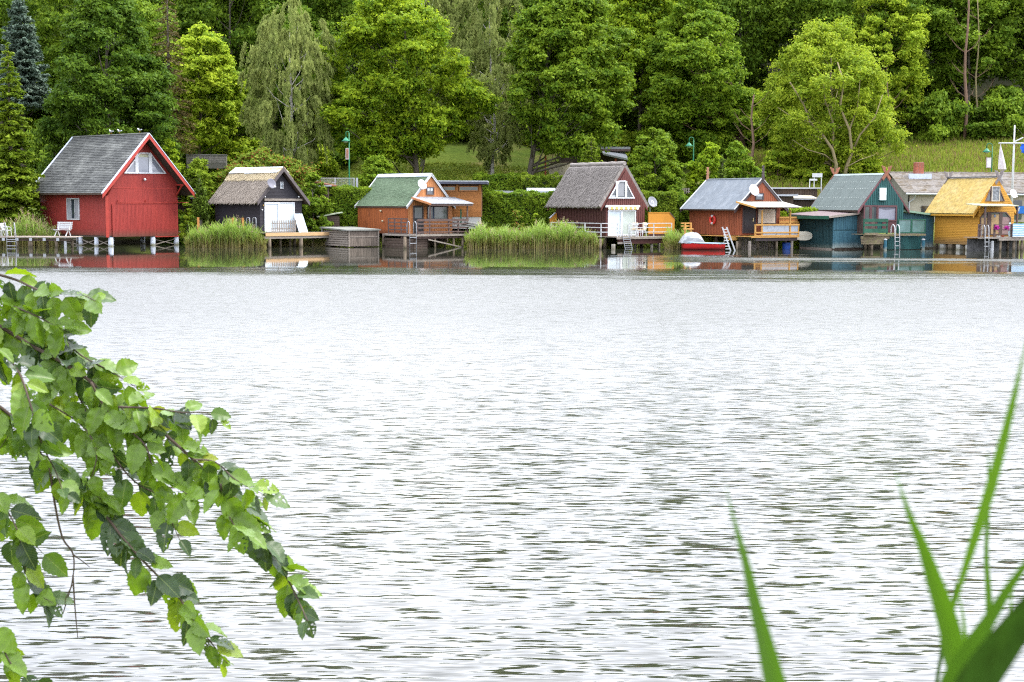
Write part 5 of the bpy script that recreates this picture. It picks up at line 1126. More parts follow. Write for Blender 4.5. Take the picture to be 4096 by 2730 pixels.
def grey_house():
    H = House(cE, 'boathouse', 'red brown boathouse with grey sheet roof and yellow timber porch', 988, 1372, 342, 1466, 1200, (1250, 488), (562, 488), (908, 872), 39); H.cs = 3.135
    H.walls(RBW, drop=.12); H.roof(DARKWOOD, .1)
    # roofing sheets laid in overlapping strips
    n = 9
    for rt in (False, True):
        P = side_fn(H, rt); v0 = -H.of+.02; Wv = (H.L+H.of+H.ob-.04)/n
        for i in range(n):
            a, b = v0 + i*Wv, v0 + (i+1)*Wv + .03; l_ = .012 + .006*(i % 2); sp = (0, .42 + .16*((i*37) % 5)/5, 1.0)
            for j in range(2):
                t0, t1 = sp[j] - (.012 if j else .01), sp[j+1]; d_ = l_ + .008*(1-j)
                mb = MB(); vs = [P(t0, a, d_), P(t0, b, d_), P(t1, b, d_), P(t1, a, d_)]; vs += [P(t0, a, d_-.012), P(t0, b, d_-.012), P(t1, b, d_-.012), P(t1, a, d_-.012)]
                mb._add(vs, [(0, 1, 2, 3), (4, 7, 6, 5), (0, 4, 5, 1), (1, 5, 6, 2), (2, 6, 7, 3), (3, 7, 4, 0)]).build('roof_sheet', GSHEET, H.root)
    MB().tube([(H.W/2, -H.of+.05, H.za+.0), (H.W/2, H.L+H.ob-.05, H.za+.0)], .07, 8).build('ridge_cap', GSHEET, H.root)
    H.barge(PURB, .26, .05); H.edge(WPAINT, .05, .05)
    finial(H, -H.of-.06, 'post', PURB, .8); finial(H, H.L+H.ob, 'post', M('carved_brown_wood', (.30, .15, .09), .8), .8)
    vboards(H.root, SD, .02, H.L-.02, H.zb, H.rl(0, .13), .19, .16, .02, RBW); vboards(H.root, FR, .01, H.W-.01, H.zb, lambda a: H.rl(a, .14), .19, .16, .02, RBW)
    fm = lambda a, b, d: (a, -.024-d, b)
    a0, z1 = H.F(1160, 668); a1, z0 = H.F(1262, 757); w_ = poly_window(H, fm, [(a0, z0), (a1, z0), (a1, z1), (a0, z1)], .07, PURB, GLASS, name='gable_window')
    MB().rect(fm, a0+.08, (z0+z1)/2+.02, a1-.08, z1-.07, .014, .02).build('pale_blind', M('blue_white_blind', (.42, .47, .55), .6), w_)
    a0, z1 = H.F(1003, 840); a1, z0 = H.F(1162, 1172); f = MB(); q = polyframe(f, fm, [(a0, z0), (a1, z0), (a1, z1), (a0, z1)], .06, .0, .06); d_ = f.build('door', PURB, H.root)
    MB().prism(fm, q, .0, .03).build('door_panel', M('dark_panel', (.035, .03, .034), .5, .15, 5), d_); MB().rect(fm, q[0][0]+.1, q[0][1]+.12, q[1][0]-.1, q[0][1]+.8, .032, .042).rect(fm, q[0][0]+.1, q[0][1]+.95, q[1][0]-.1, q[2][1]-.12, .032, .042).build('raised_panel', MATS['dark_panel'], d_)
    a, b = H.F(1142, 1003, -.1); MB().box(a-.03, a+.03, -.075, -.055, b-.13, b+.13).tube([(a, -.08, b+.03), (a, -.13, b+.03), (a-.12, -.13, b+.03)], .014, 6).build('handle', M('brass_handle', (.5, .42, .2), .3, metal=.6), d_)
    a0, z1 = H.F(1192, 870); a1, z0 = H.F(1412, 1050); w_ = poly_window(H, fm, [(a0-.04, z0-.04), (a1+.04, z0-.04), (a1+.04, z1+.04), (a0-.04, z1+.04)], .05, PURB, GLASS, name='window', d=.05); MB().rect(fm, a0+.03, z0+.03, a1-.03, z1-.03, .02, .03).build('roller_blind', M('beige_blind', (.56, .50, .42), .8, .05), w_)
    # life buoy on the side wall
    a, b = H.S(645, 1003); ry = .5*(1065-937)/3.135/H.scale
    bu = empty('life_buoy', 'red and white life buoy hanging on the red brown side wall', 'life buoy', H.o + H.u*-.1 + H.v*a + Vector((0, 0, b)), H.t)
    RB = M('red_buoy', (.55, .04, .03), .5); n = 24; rr = ry*.74; tr = ry*.26
    for k in range(8):
        a0 = k*math.pi/4 + math.pi/8 - (.0 if k % 2 else .0); rw = math.pi/4
        wht = k in (1, 5)
        MB().tube([(-.02, math.cos(a0+rw*j/4)*rr, math.sin(a0+rw*j/4)*rr) for j in range(5)], tr, 8, cap=False).build('white_band' if wht else 'ring_segment', WPAINT if wht else RB, bu, smooth=True)
    # deck
    vd = -1.75; z = H.F(1500, 1210, vd)[1]; x1 = H.F(1712, 1215, vd)[0]; xl = H.F(1165, 1215, vd)[0]; ul = -.55
    D = empty('porch_deck', 'yellow timber porch deck of the grey roofed boathouse, with clear sheets in its railing', 'deck', H.o, H.t)
    planks(D, ul, x1, vd, -.03, z, .14, YWOOD, 'y'); planks(D, -1.15, -.03, 0, H.L*.62, z, .15, YWOOD, 'x')
    MB().box(ul, x1, vd-.04, vd-.003, z-.09, z-.002).build('fascia_board', YWOOD, D); MB().box(ul+.5, x1-.1, vd+.08, vd+.2, z-.32, z-.06).build('beam', PURB, D); MB().box(-1.1, -.4, -.02, .1, z-.3, z-.05).build('beam', YWOOD, D)
    ys = [H.F(1600, y, vd)[1] for y in (1065, 1162)]
    for x in (1170, 1252, 1605, 1708):
        a = H.F(x, 1100, vd)[0]; MB().box(a-.045, a+.045, vd+.0, vd+.09, z, ys[0]+.04 if x in (1170, 1708) else H.F(x, 866, vd)[1]-.1).build('porch_post', YWOOD, D)
    b0 = H.F(1170, 1100, vd)[0]
    for zz, h in ((ys[0], .11), (ys[1], .1), (z+.06, .06)): MB().box(b0, x1, vd-.035, vd-.002, zz-h/2, zz+h/2).build('rail_board', YWOOD, D)
    CLR = M('clear_plastic_sheet', (.36, .40, .46), .18, .5, 2.5, c2=(.10, .11, .13), c2amt=.9, c2scale=2.5, spec=.8)
    for xa, xb in ((1262, 1590), (1614, 1700)): a, b = H.F(xa, 1100, vd)[0], H.F(xb, 1100, vd)[0]; MB().box(a, b, vd+.02, vd+.03, z+.08, ys[0]-.06).build('clear_sheet', CLR, D)
    pk = H.F(1715, 1060, -.1); c0, c1 = H.W+.05, H.F(1715, 1060, -.2)[0]; zt = H.F(1600, 966, -.2)[1]
    for i, zz in enumerate((zt-.05, zt-.38, zt-.75)): MB().box(c0-.3, c1, -.22, -.19, zz-.06, zz+.06).build('rail_board', YWOOD, D)
    i = 0; x = c0-.28
    while x < c1-.1: MB().box(x, x+.14, -.18, -.16, z, zt).build('fence_board', M('orange_fence_wood', (.45, .2, .06), .7, .15), D); x += .165
    for x, vv, wd, m in ((935, vd+.5, 28, PILE), (1095, vd+.2, 36, GREYWOOD), (1430, vd+.3, 30, PILE), (1622, vd+.2, 34, GREYWOOD), (1200, -.4, 30, PILE), (1340, -.4, 26, PILE), (1540, -.5, 26, PILE)): pile(D, H.F(x, 1320, vv)[0], vv, wd/2/3.135/H.scale, z-.33, m)
    for x, y in ((.1, .3), (.1, H.L*.5), (.1, H.L-.2), (H.W-.1, H.L-.2), (H.W-.1, .3)): pile(H.root, x, y, .12, H.zb)
    mb = MB()
    for i in range(16): x = .2 + H.W*i/16; mb.box(x, x+.16, .4, .44, -.3, H.zb-.05)
    mb.build('underfloor_palings', GREYWOOD, H.root, kind='stuff')
    # porch roof
    vf = vd-.45; zf = H.F(1400, 848, vf)[1]; zk = H.F(1200, 778, -.05)[1]; xa = H.F(1172, 850, vf)[0]; xb = H.F(1758, 850, vf)[0]
    PM = M('translucent_white_sheet', (.33, .32, .28), .5, .08, 2, isl=.06); n = 5
    for i in range(n):
        a = xa + (xb-xa)*i/n + .004; b = xa + (xb-xa)*(i+1)/n - .004
        MB()._add([(a, vf, zf), (b, vf, zf), (b, -.05, zk), (a, -.05, zk), (a, vf, zf+.03), (b, vf, zf+.03), (b, -.05, zk+.03), (a, -.05, zk+.03)], [(0, 3, 2, 1), (4, 5, 6, 7), (0, 1, 5, 4), (1, 2, 6, 5), (2, 3, 7, 6), (3, 0, 4, 7)]).build('porch_roof_sheet', PM, H.root)
    MB().box(xa, xb-.15, vd+.0, vd+.1, zf+.0, zf+.1).build('porch_beam', YWOOD, H.root)
    MB().beam((xa-.04, vf, zf-.02), (xa-.04, -.04, zk-.02), .05, .12).build('porch_fascia', YWOOD, H.root)
    for i in range(6): x = xa + .1 + (xb-xa-.4)*i/5; MB().beam((x, vf+.1, zf-.03), (x, -.03, zk-.04), .06, .08).build('rafter', YWOOD, H.root)
    dish('large white satellite dish on the left rake of the grey roof', H, 1145, 632, 47, 73, H.t-R(8), WHITE, d=.15, v=-H.of)
    # leaning white ladder
    q = [H.F(x, y, vd-.25) for x, y in ((778, 1095), (840, 1385), (832, 1095), (896, 1385))]; o = q[0]
    lad = empty('ladder', 'white wooden ladder leaning against the deck beside the red rowing boat', 'ladder', H.o + H.v*(vd-.25), H.t)
    for a, b in ((q[0], q[1]), (q[2], q[3])): MB().beam((a[0], .25, a[1]), (b[0], -.25, b[1]-.25), .06, .09).build('rail', WPAINT, lad)
    for i in range(8): k = .1 + .84*i/7.; A = [Vector((a[0], .25-.45*k, a[1] + (b[1]-a[1])*k)) for a, b in ((q[0], q[1]), (q[2], q[3]))]; MB().beam(A[0], A[1], .04, .05).build('rung', WPAINT, lad)
    # surfboard standing on its edge at the porch's right end
    a, b = H.F(1775, 1205, -1.2); hw = (1900-1640)/2/3.135/H.scale; hh = 57/3.135/H.scale
    pts = [(a + hw*math.cos(t)*(1 if math.cos(t) > 0 else 1.6), b + hh*math.copysign(abs(math.sin(t))**.8, math.sin(t))) for t in np.linspace(0, 2*math.pi, 28, endpoint=False)]
    sb = MB().prism(lambda x, y, d: (x, -1.2-d, y), pts, -.03, .06).build('surfboard', M('cream_board', (.68, .64, .52), .4, .05, 3, c2=(.55, .5, .4)), loc=H.o, rot=(0, 0, H.t))
    setp(sb, 'long cream surfboard on its edge between the yellow porch and the teal shed', 'surfboard')
    MB().box(a-hw*1.2, a+hw*.7, -1.265, -1.262, b-.008, b+.008).build('stringer', M('board_line', (.4, .3, .18), .6), sb)
    bl = H.G(1530, 1368); setp(MB().lathe([(.001, -.25), (.26, -.25), (.3, -.05), (.3, .3), (.27, .42), (.001, .44)], 14).build('blue_barrel', M('blue_plastic', (.02, .09, .42), .4), loc=H.o + H.u*(bl.x-.05) + H.v*-.9 + Vector((0, 0, .05))), 'blue plastic barrel in the water below the yellow porch', 'barrel')
    p0 = atZ(*cE(275, 1150), 0); bn = atY(*cE(305, 1200), 101.5); rt = empty('garden_bench', 'orange wooden bench end beside the left wall of the grey roofed boathouse', 'bench', bn, H.t)
    for dz, dy in ((.42, 0), (.62, .22), (.82, .25)): MB().box(-.35, .5, dy-.1, dy+.02, dz, dz+.09).build('slat', YWOOD, rt)
    for x in (-.15, .35): MB().box(x, x+.09, .02, .12, -.5, .9).build('leg', YWOOD, rt)
    return H
HE = grey_house()
def rowing_boat():
    Yb = atZ(*cE(520, 1378), 0).y; a = atY(*cE(250, 1320), Yb); b = atY(*cE(795, 1320), Yb); Lb = b.x-a.x
    rt = empty('rowing_boat', 'small red boat with blue white gunwale and white cover moored by the ladder', 'boat', ((a.x+b.x)/2, Yb, 0), R(4))
    zt = atY(*cE(520, 1300), Yb).z; zbow = atY(*cE(790, 1305), Yb).z; n = 15; m = 9; V = []
    for i in range(n):
        t = i/(n-1); x = -Lb/2 + Lb*t; wd = .68*min(1, (1-t)/.34)**.55*(.86+.14*min(1, t/.2)); wd = max(wd, .03); sh = zt + (zbow-zt)*t*t + .1*(1-t)**3
        for j in range(m): q = math.pi*j/(m-1); c_ = math.cos(q); s_ = math.sin(q); V.append((x + .12*s_*(t > .9)*-1, -wd*c_, sh - (sh+.14)*abs(s_)**.55))
    F = [(i*m+j, i*m+j+1, (i+1)*m+j+1, (i+1)*m+j) for i in range(n-1) for j in range(m-1)] + [tuple(range(m))]
    MB()._add(V, F).build('hull', M('red_boat_paint', (.58, .025, .025), .35, .08, 3, isl=0, low=(.10, .02, .02), lowz=(.05, .25)), rt, smooth=True)
    GW = M('blue_white_gunwale', (.30, .42, .50), .4)
    for sg in (0, m-1): MB().tube([Vector(V[i*m+sg]) + Vector((0, 0, .02)) for i in range(n)], .045, 6).build('gunwale', GW, rt)
    MB()._add([V[i*m] for i in range(n)] + [V[i*m+m-1] for i in range(n)], [(i, i+1, n+i+1, n+i) for i in range(n-1)]).build('deck', M('boat_deck', (.30, .33, .34), .6), rt, loc=(0, 0, -.08))
    MB().box(Lb*.28, Lb*.36, -.5, .5, zt-.06, zt+.02).build('thwart', GREYWOOD, rt)
    # rumpled cover over a frame
    c0 = atY(*cE(218, 1200), Yb).x - rt.location.x; c1 = atY(*cE(515, 1200), Yb).x - rt.location.x; zc = atY(*cE(400, 1160), Yb).z
    V = []; n = 12; k = 11
    for i in range(n):
        t = i/(n-1); x = c0 + (c1-c0)*t; arch = (1 - abs(2*t-1)**3.2)*.85 + .12
        for j in range(k): q = math.pi*j/(k-1); V.append((x + .03*mnoise.noise((i*.9, j*.8, 1)), -.66*math.cos(q), zt + .02 + (zc-zt)*arch*math.sin(q)**.6 + .05*mnoise.noise((i*1.3, j*1.1, 4))))
    F = [(i*k+j, i*k+j+1, (i+1)*k+j+1, (i+1)*k+j) for i in range(n-1) for j in range(k-1)] + [tuple(range(k)), tuple(range((n-1)*k, n*k))]
    MB()._add(V, F).build('cover', M('white_boat_cover', (.34, .36, .38), .5, .2, 3, c2=(.20, .23, .25), c2scale=2.5, c2amt=.7, isl=0), rt, smooth=False)
    o = MB().box(Lb*.33, Lb*.45, -.03, .0, -.04, .04).build('name_plate', M('dark_plate', (.06, .05, .05), .6), rt, loc=(0, -.52, zt-.12), rot=(0, 0, R(14)))
    # mooring line
    p = atY(*cE(775, 1190), Yb); q = atY(*cE(740, 1305), Yb); setp(MB().tube([q, q.lerp(p, .4) + Vector((.1, 0, -.15)), q.lerp(p, .75) + Vector((.05, 0, -.05)), p], .018, 5).build('mooring_rope', M('rope', (.5, .46, .36), .9)), 'pale mooring rope from the red boat up to the ladder', 'rope')
rowing_boat()

# ---- teal boathouse with its annexes
TEAL = M('teal_boards', (.020, .090, .088), .65, .22, 4, (6, 6, .5), c2=(.012, .045, .05), c2amt=.6, isl=.14, bump=.2)
TBLUE = M('faded_blue_boards', (.040, .115, .155), .7, .2, 4, (6, 6, .5), c2=(.08, .19, .21), c2amt=.5, isl=.12, bump=.2, low=(.30, .34, .31), lowz=(.1, .55))
TDARK = M('dark_petrol_boards', (.016, .052, .058), .7, .25, 4, (6, 6, .5), isl=.12, low=(.10, .13, .11), lowz=(.1, .4))
TGRN = M('dark_green_paint', (.012, .075, .045), .55, .2, 4, c2=(.04, .13, .09), c2amt=.4)
TROOF = M('grey_green_sheet_roof', (.085, .108, .100), .6, .07, 3, c2=(.11, .135, .125), c2amt=.5, isl=.05)
CARVE = M('carved_orange_wood', (.24, .10, .06), .8, .2, 6)
MOSSY = M('mossy_timber', (.17, .135, .09), .9, .3, 5, (2, 2, 2), c2=(.16, .17, .05), c2amt=.6, bump=.4)
def teal_house():
    H = House(cF, 'boathouse', 'teal boathouse with tall grey green roof and crossed horse head gable boards', 1105, 1378, 516, 1595, 1170, (1375, 425), (745, 425), (1042, 885), 40); H.cs = 3.135
    H.walls(TEAL, drop=.14); H.roof(DARKWOOD, .1, name='roof_deck')
    # corrugated sheets: fine ribs down the slope, joined per sheet
    n = 8; Wv = (H.L+H.of+H.ob)/n
    for rt in (False, True):
        P = side_fn(H, rt)
        for i in range(n):
            mb = MB(); a = -H.of + i*Wv; k = 12
            pr = [(a + (Wv-.006)*j/k, .03 + .016*(j % 2) + .004*(i % 2)) for j in range(k+1)]
            vs = [P(t, v, l_) for t in (-.005, 1.0) for v, l_ in pr] + [P(-.005, v, l_-.012) for v, l_ in pr]
            mb._add(vs, [(j, j+1, k+1+j+1, k+1+j) for j in range(k)] + [(j, 2*k+2+j, 2*k+2+j+1, j+1) for j in range(k)]).build('roof_sheet', TROOF, H.root)
    mb = MB(); P = side_fn(H)
    for t in (.08, .34, .58, .77):
        v = -H.of+.1
        while v < H.L+H.ob-.1:
            if random.random() < .8: mb.ball(P(t, v, .05), .028, n=6)
            v += .26
    mb.build('roof_nails', M('pale_nail_caps', (.55, .6, .56), .6), H.root, kind='stuff')
    k = MB(); 
    for rt in (False, True):
        P = side_fn(H, rt); k._add([P(.955, -H.of, .06), P(.955, H.L+H.ob, .06), P(1, H.L+H.ob, .075), P(1, -H.of, .075), P(.955, -H.of, .045), P(.955, H.L+H.ob, .045)], [(0, 1, 2, 3), (0, 4, 5, 1)])
    k.build('ridge_cap', M('pale_green_ridge', (.30, .36, .34), .5), H.root)
    H.barge(M('dark_red_trim', (.12, .05, .055), .6, .15), .22, .06)
    finial(H, -H.of-.13, 'cross', CARVE, 1.0); finial(H, H.L+H.ob+.03, 'cross', CARVE, 1.0)
    zf = H.F(1300, 812)[1]; vboards(H.root, FR, .02, H.W-.02, H.zb, lambda a: H.rl(a, .15), .17, .13, .025, TEAL); vboards(H.root, SD, .02, H.L-.02, H.zb, H.rl(0, .15), .17, .13, .02, BRN)
    fm = lambda a, b, d: (a, -.029-d, b)
    a0, z1 = H.F(1303, 603); a1, z0 = H.F(1378, 757); sh = MB().rect(fm, a0, z0, a1, z1, 0, .12).build('window_shutter', M('pale_grey_green', (.60, .68, .66), .5), H.root); MB().rect(fm, a0+.0, z0-.05, a1, z0-.002, 0, .14).build('sill', TEAL, sh)
    FRM = M('dark_red_frame', (.10, .045, .05), .6, .15)
    a0, z1 = H.F(1110, 820); a1, z0 = H.F(1272, 1160)
    for i in range(2): x0 = a0 + (a1-a0)*i/2; x1 = a0 + (a1-a0)*(i+1)/2-.01; f = MB(); q = polyframe(f, fm, [(x0, H.zb), (x1, H.zb), (x1, z1), (x0, z1)], .1, .0, .05); d_ = f.build('door_leaf', FRM, H.root); MB().prism(fm, q, 0, .02).build('door_panel', BRN, d_); MB().rect(fm, q[0][0]+.03, q[0][1]+.9, q[1][0]-.03, q[2][1]-.04, .022, .03).build('pane', GLASS, d_)
    a0, z1 = H.F(1276, 822); a1, z0 = H.F(1515, 1065); zs = H.F(1400, 1003)[1]
    f = MB(); q = polyframe(f, fm, [(a0, zs-.12), (a1, zs-.12), (a1, z1), (a0, z1)], .12, 0, .07); w_ = f.build('window', FRM, H.root); MB().prism(fm, q, .004, .012).build('pane', M('lilac_grey_glass', (.20, .21, .27), .12, .05, 2, spec=.8), w_)
    mb = MB(); nn = 12
    for i in range(nn): t = (i+.5)/nn; x = q[0][0] + (q[1][0]-q[0][0])*t; h = (.10 + .10*math.sin(t*math.pi)**2)*(z1-zs); mb.rect(fm, x-(q[1][0]-q[0][0])/nn/2, q[2][1]-h, x+(q[1][0]-q[0][0])/nn/2-.002, q[2][1], .014, .022)
    mb.build('curtain', M('grey_curtain', (.14, .14, .17), .9), w_)
    MB().rect(fm, a0+.5, H.zb, a1, zs-.14, 0, .04).build('parapet_panel', FRM, H.root)
    # left annex
    A = House(cF, 'boat_shed', 'dark blue green boat shed with low flat roof on the left of the teal boathouse', 722, 1378, 312, 1096, 1358, (900, 930), (500, 900), (700, 960), 40); A.cs = 3.135
    zl = A.F(722, 975)[1]; zr = A.F(1096, 930)[1]
    MB().prism(FR, [(0, .1), (A.W, .1), (A.W, zr), (0, zl)], 0, -.08).build('front_wall', TBLUE, A.root); MB().box(0, .08, .085, A.L, .1, zl-.01).build('side_wall', TDARK, A.root); MB().box(A.W-.08, A.W, .085, A.L, .1, zr-.01).build('side_wall', TDARK, A.root); MB().box(0, A.W, A.L, A.L+.08, .1, zl-.01).build('back_wall', TDARK, A.root)
    zm = A.F(900, 1132)[1]; w2 = A.W-.14
    g1 = MB().rect(FR, .06, zm+.02, A.W-.04, min(zl, zr)-.04, .004, .03).build('upper_panel', TBLUE, A.root); vboards(g1, FR, .08, A.W-.05, zm+.04, lambda a: zl + (zr-zl)*a/A.W - .03, .2, .18, .012, TBLUE, d0=.031)
    g2 = MB().rect(FR, .1, .14, A.W-.06, zm-.03, .02, .06).build('flap_door', TBLUE, A.root); vboards(g2, FR, .12, A.W-.08, .15, zm-.05, .2, .188, .012, TBLUE, d0=.061)
    MB().rect(FR, .0, zm-.02, A.W, zm+.015, .064, .09).build('rail', TDARK, A.root); MB().rect(FR, -.02, .06, .09, zl, .032, .07).build('corner_board', TBLUE, A.root); MB().rect(FR, A.W-.08, .06, A.W, zr, .032, .07).build('corner_board', TDARK, A.root)
    vboards(A.root, SD, .02, A.L, .12, zl-.02, .16, .11, .025, TDARK)
    zb_ = A.S(300, 957)[1]; z_e = zl+.02
    MB()._add([(-.7, -.35, z_e-.04), (A.W+.05, -.35, zr+.07), (A.W+.05, A.L+.5, zr+.2), (-.7, A.L+.5, z_e+.08), (-.7, -.35, z_e+.04), (A.W+.05, -.35, zr+.14), (A.W+.05, A.L+.5, zr+.34), (-.7, A.L+.5, z_e+.2)], [(0, 3, 2, 1), (4, 5, 6, 7), (0, 1, 5, 4), (1, 2, 6, 5), (2, 3, 7, 6), (3, 0, 4, 7)]).build('roof', M('purplish_roof_sheet', (.13, .095, .095), .7, .15, 3), A.root)
    MB().box(-.74, -.705, -.35, A.L+.5, z_e-.14, z_e+.1).build('fascia_board', TGRN, A.root); MB().beam((-.7, -.38, z_e+.02), (A.W+.05, -.38, zr+.12), .04, .16).build('fascia_board', GREYWOOD, A.root)
    MB().box(-.02, .1, .1, A.L, -.3, .098).build('sill', GREYWOOD, A.root); MB().box(.0, A.W, .0, .1, -.3, .098).build('sill', DARKWOOD, A.root)
    # right annex
    v1 = .6; B0 = H.W+.01; B1 = H.F(1995, 1000, v1)[0]; zl2 = H.F(1640, 905, v1)[1]; zr2 = H.F(1995, 958, v1)[1]
    an = empty('annex_shed', 'teal lean-to with pale green roof edge on the right of the teal boathouse', 'shed', H.o, H.t)
    MB().prism(lambda a, b, d: (a, v1-d, b), [(B0, .1), (B1, .1), (B1, zr2), (B0, zl2)], 0, -.08).build('front_wall', TBLUE, an); MB().box(B1-.08, B1, v1+.085, v1+3, .1, zr2-.01).build('side_wall', TBLUE, an)
    vboards(an, lambda a, b, d: (a, v1-d, b), B0+.02, B1-.02, .12, lambda a: zl2 + (zr2-zl2)*(a-B0)/(B1-B0), .17, .155, .02, TBLUE)
    MB()._add([(B0-.1, v1-.4, zl2+.06), (B1+.35, v1-.4, zr2-.04), (B1+.35, v1+3, zr2-.04), (B0-.1, v1+3, zl2+.06), (B0-.1, v1-.4, zl2+.2), (B1+.35, v1-.4, zr2+.1), (B1+.35, v1+3, zr2+.1), (B0-.1, v1+3, zl2+.2)], [(0, 3, 2, 1), (4, 5, 6, 7), (0, 1, 5, 4), (1, 2, 6, 5), (2, 3, 7, 6), (3, 0, 4, 7)]).build('roof', M('pale_green_roof_edge', (.23, .36, .27), .6, .1), an)
    # deck with railings
    vd = -1.35; z = H.F(1500, 1182, vd)[1]; x1 = H.F(1888, 1182, vd)[0]; xl = H.F(1110, 1180, vd)[0]
    D = empty('landing_stage', 'mossy deck with green board railing and glazed panels before the teal boathouse', 'deck', H.o, H.t)
    planks(D, xl, x1, vd, -.04, z, .15, MOSSY, 'y'); MB().box(xl, x1, vd-.05, vd-.003, z-.13, z+.002).build('fascia_board', MOSSY, D)
    a0, a1 = xl, H.F(1418, 1000, vd)[0]
    for ya, yb in ((990, 1030), (1055, 1083), (1115, 1168)): h1 = H.F(1200, ya, vd)[1]; h0 = H.F(1200, yb, vd)[1]; MB().box(a0, a1, vd-.03, vd-.002, h0, h1).build('rail_board', TGRN, D)
    for x in (a0+.05, a1-.05): MB().box(x-.04, x+.04, vd, vd+.08, z, H.F(1200, 992, vd)[1]).build('rail_post', TGRN, D)
    GP = M('green_glass_panel', (.07, .16, .15), .2, .2, 2, c2=(.13, .21, .21), c2scale=1, spec=.8)
    for xa, xb in ((1550, 1712), (1718, 1888)):
        a, h1 = H.F(xa, 995, vd); b, h0 = H.F(xb, 1170, vd); f = MB(); fq = lambda p, r, d: (p, vd+.06-d, r); q = polyframe(f, fq, [(a, h0), (b, h0), (b, h1), (a, h1)], .07, 0, .06); p_ = f.build('panel_frame', TGRN, D); MB().prism(fq, q, .02, .03).build('pane', GP, p_)
        mb = MB(); 
        for i in range(4): zz = q[0][1] + (q[2][1]-q[0][1])*(i+.5)/4; mb.rect(fq, q[0][0], zz-.025, q[1][0], zz+.025, .008, .018)
        mb.build('slats', TGRN, p_)
    # stacked timber wall, slatted skirt, capped posts
    xs = H.F(1420, 1250, vd+.1)[0]; zz = z-.14; k = 0
    for yb, xr in ((1245, 1425), (1285, 1355), (1312, 1352)): zb2 = H.F(1200, yb, vd+.1)[1]; MB().box(xl+.03*k, H.F(xr, 1250, vd+.1)[0], vd+.02, vd+.3, zb2+.012, zz).build('timber', MOSSY, D); zz = zb2; k += 1
    MB().box(xl+.02, H.F(1270, 1160, vd)[0], vd-.25, vd-.06, z-.06, z+.1).build('timber', MOSSY, D)
    for x, ln in ((1215, .12), (1335, -.05)): pile(D, H.F(x, 1340, vd+.2)[0], vd+.2, .09, zz, lean=ln)
    xa, xb = H.F(1422, 1300, vd)[0], H.F(1840, 1300, vd)[0]; zt = H.F(1600, 1212, vd)[1]
    vboards(D, lambda a, b, d: (a, vd+.12-d, b), xa, xb, .05, zt, .1, .06, .03, TEAL, name='slat'); MB().box(xa, xb, vd+.13, vd+.16, .15, .25).build('slat_rail', TDARK, D); MB().box(xa, xb, vd+.165, vd+.2, .02, zt).build('skirt_back', TDARK, D)
    BP = M('blue_post', (.03, .12, .17), .6, low=(.25, .27, .22), lowz=(.05, .3))
    for x, vv in ((1383, vd-.2), (1860, vd-.1)): a = H.F(x, 1300, vv)[0]; p_ = pile(D, a, vv, .115, H.F(x, 1258, vv)[1], BP, name='post'); MB().lathe([(.125, 0), (.125, .07), (.001, .1)], 12, (a, vv, H.F(x, 1258, vv)[1]-.0)).build('cap', WPAINT, p_)
    for x in (200, 1180, 1430, 1600, 1790): pile(D, H.F(x, 1300, -.3)[0] if x > 300 else 0, -.3, .1, z-.1)
    swim_ladder('white bent tube swim ladder in front of the glazed panels of the teal boathouse', H, (1500, 1558), 1066, 1385, vd-.35, hoop=.35, m=WPAINT, r=.035, back=.4, rungs=(1225, 1275, 1330), foot=-.12)
    return H
HF = teal_house()
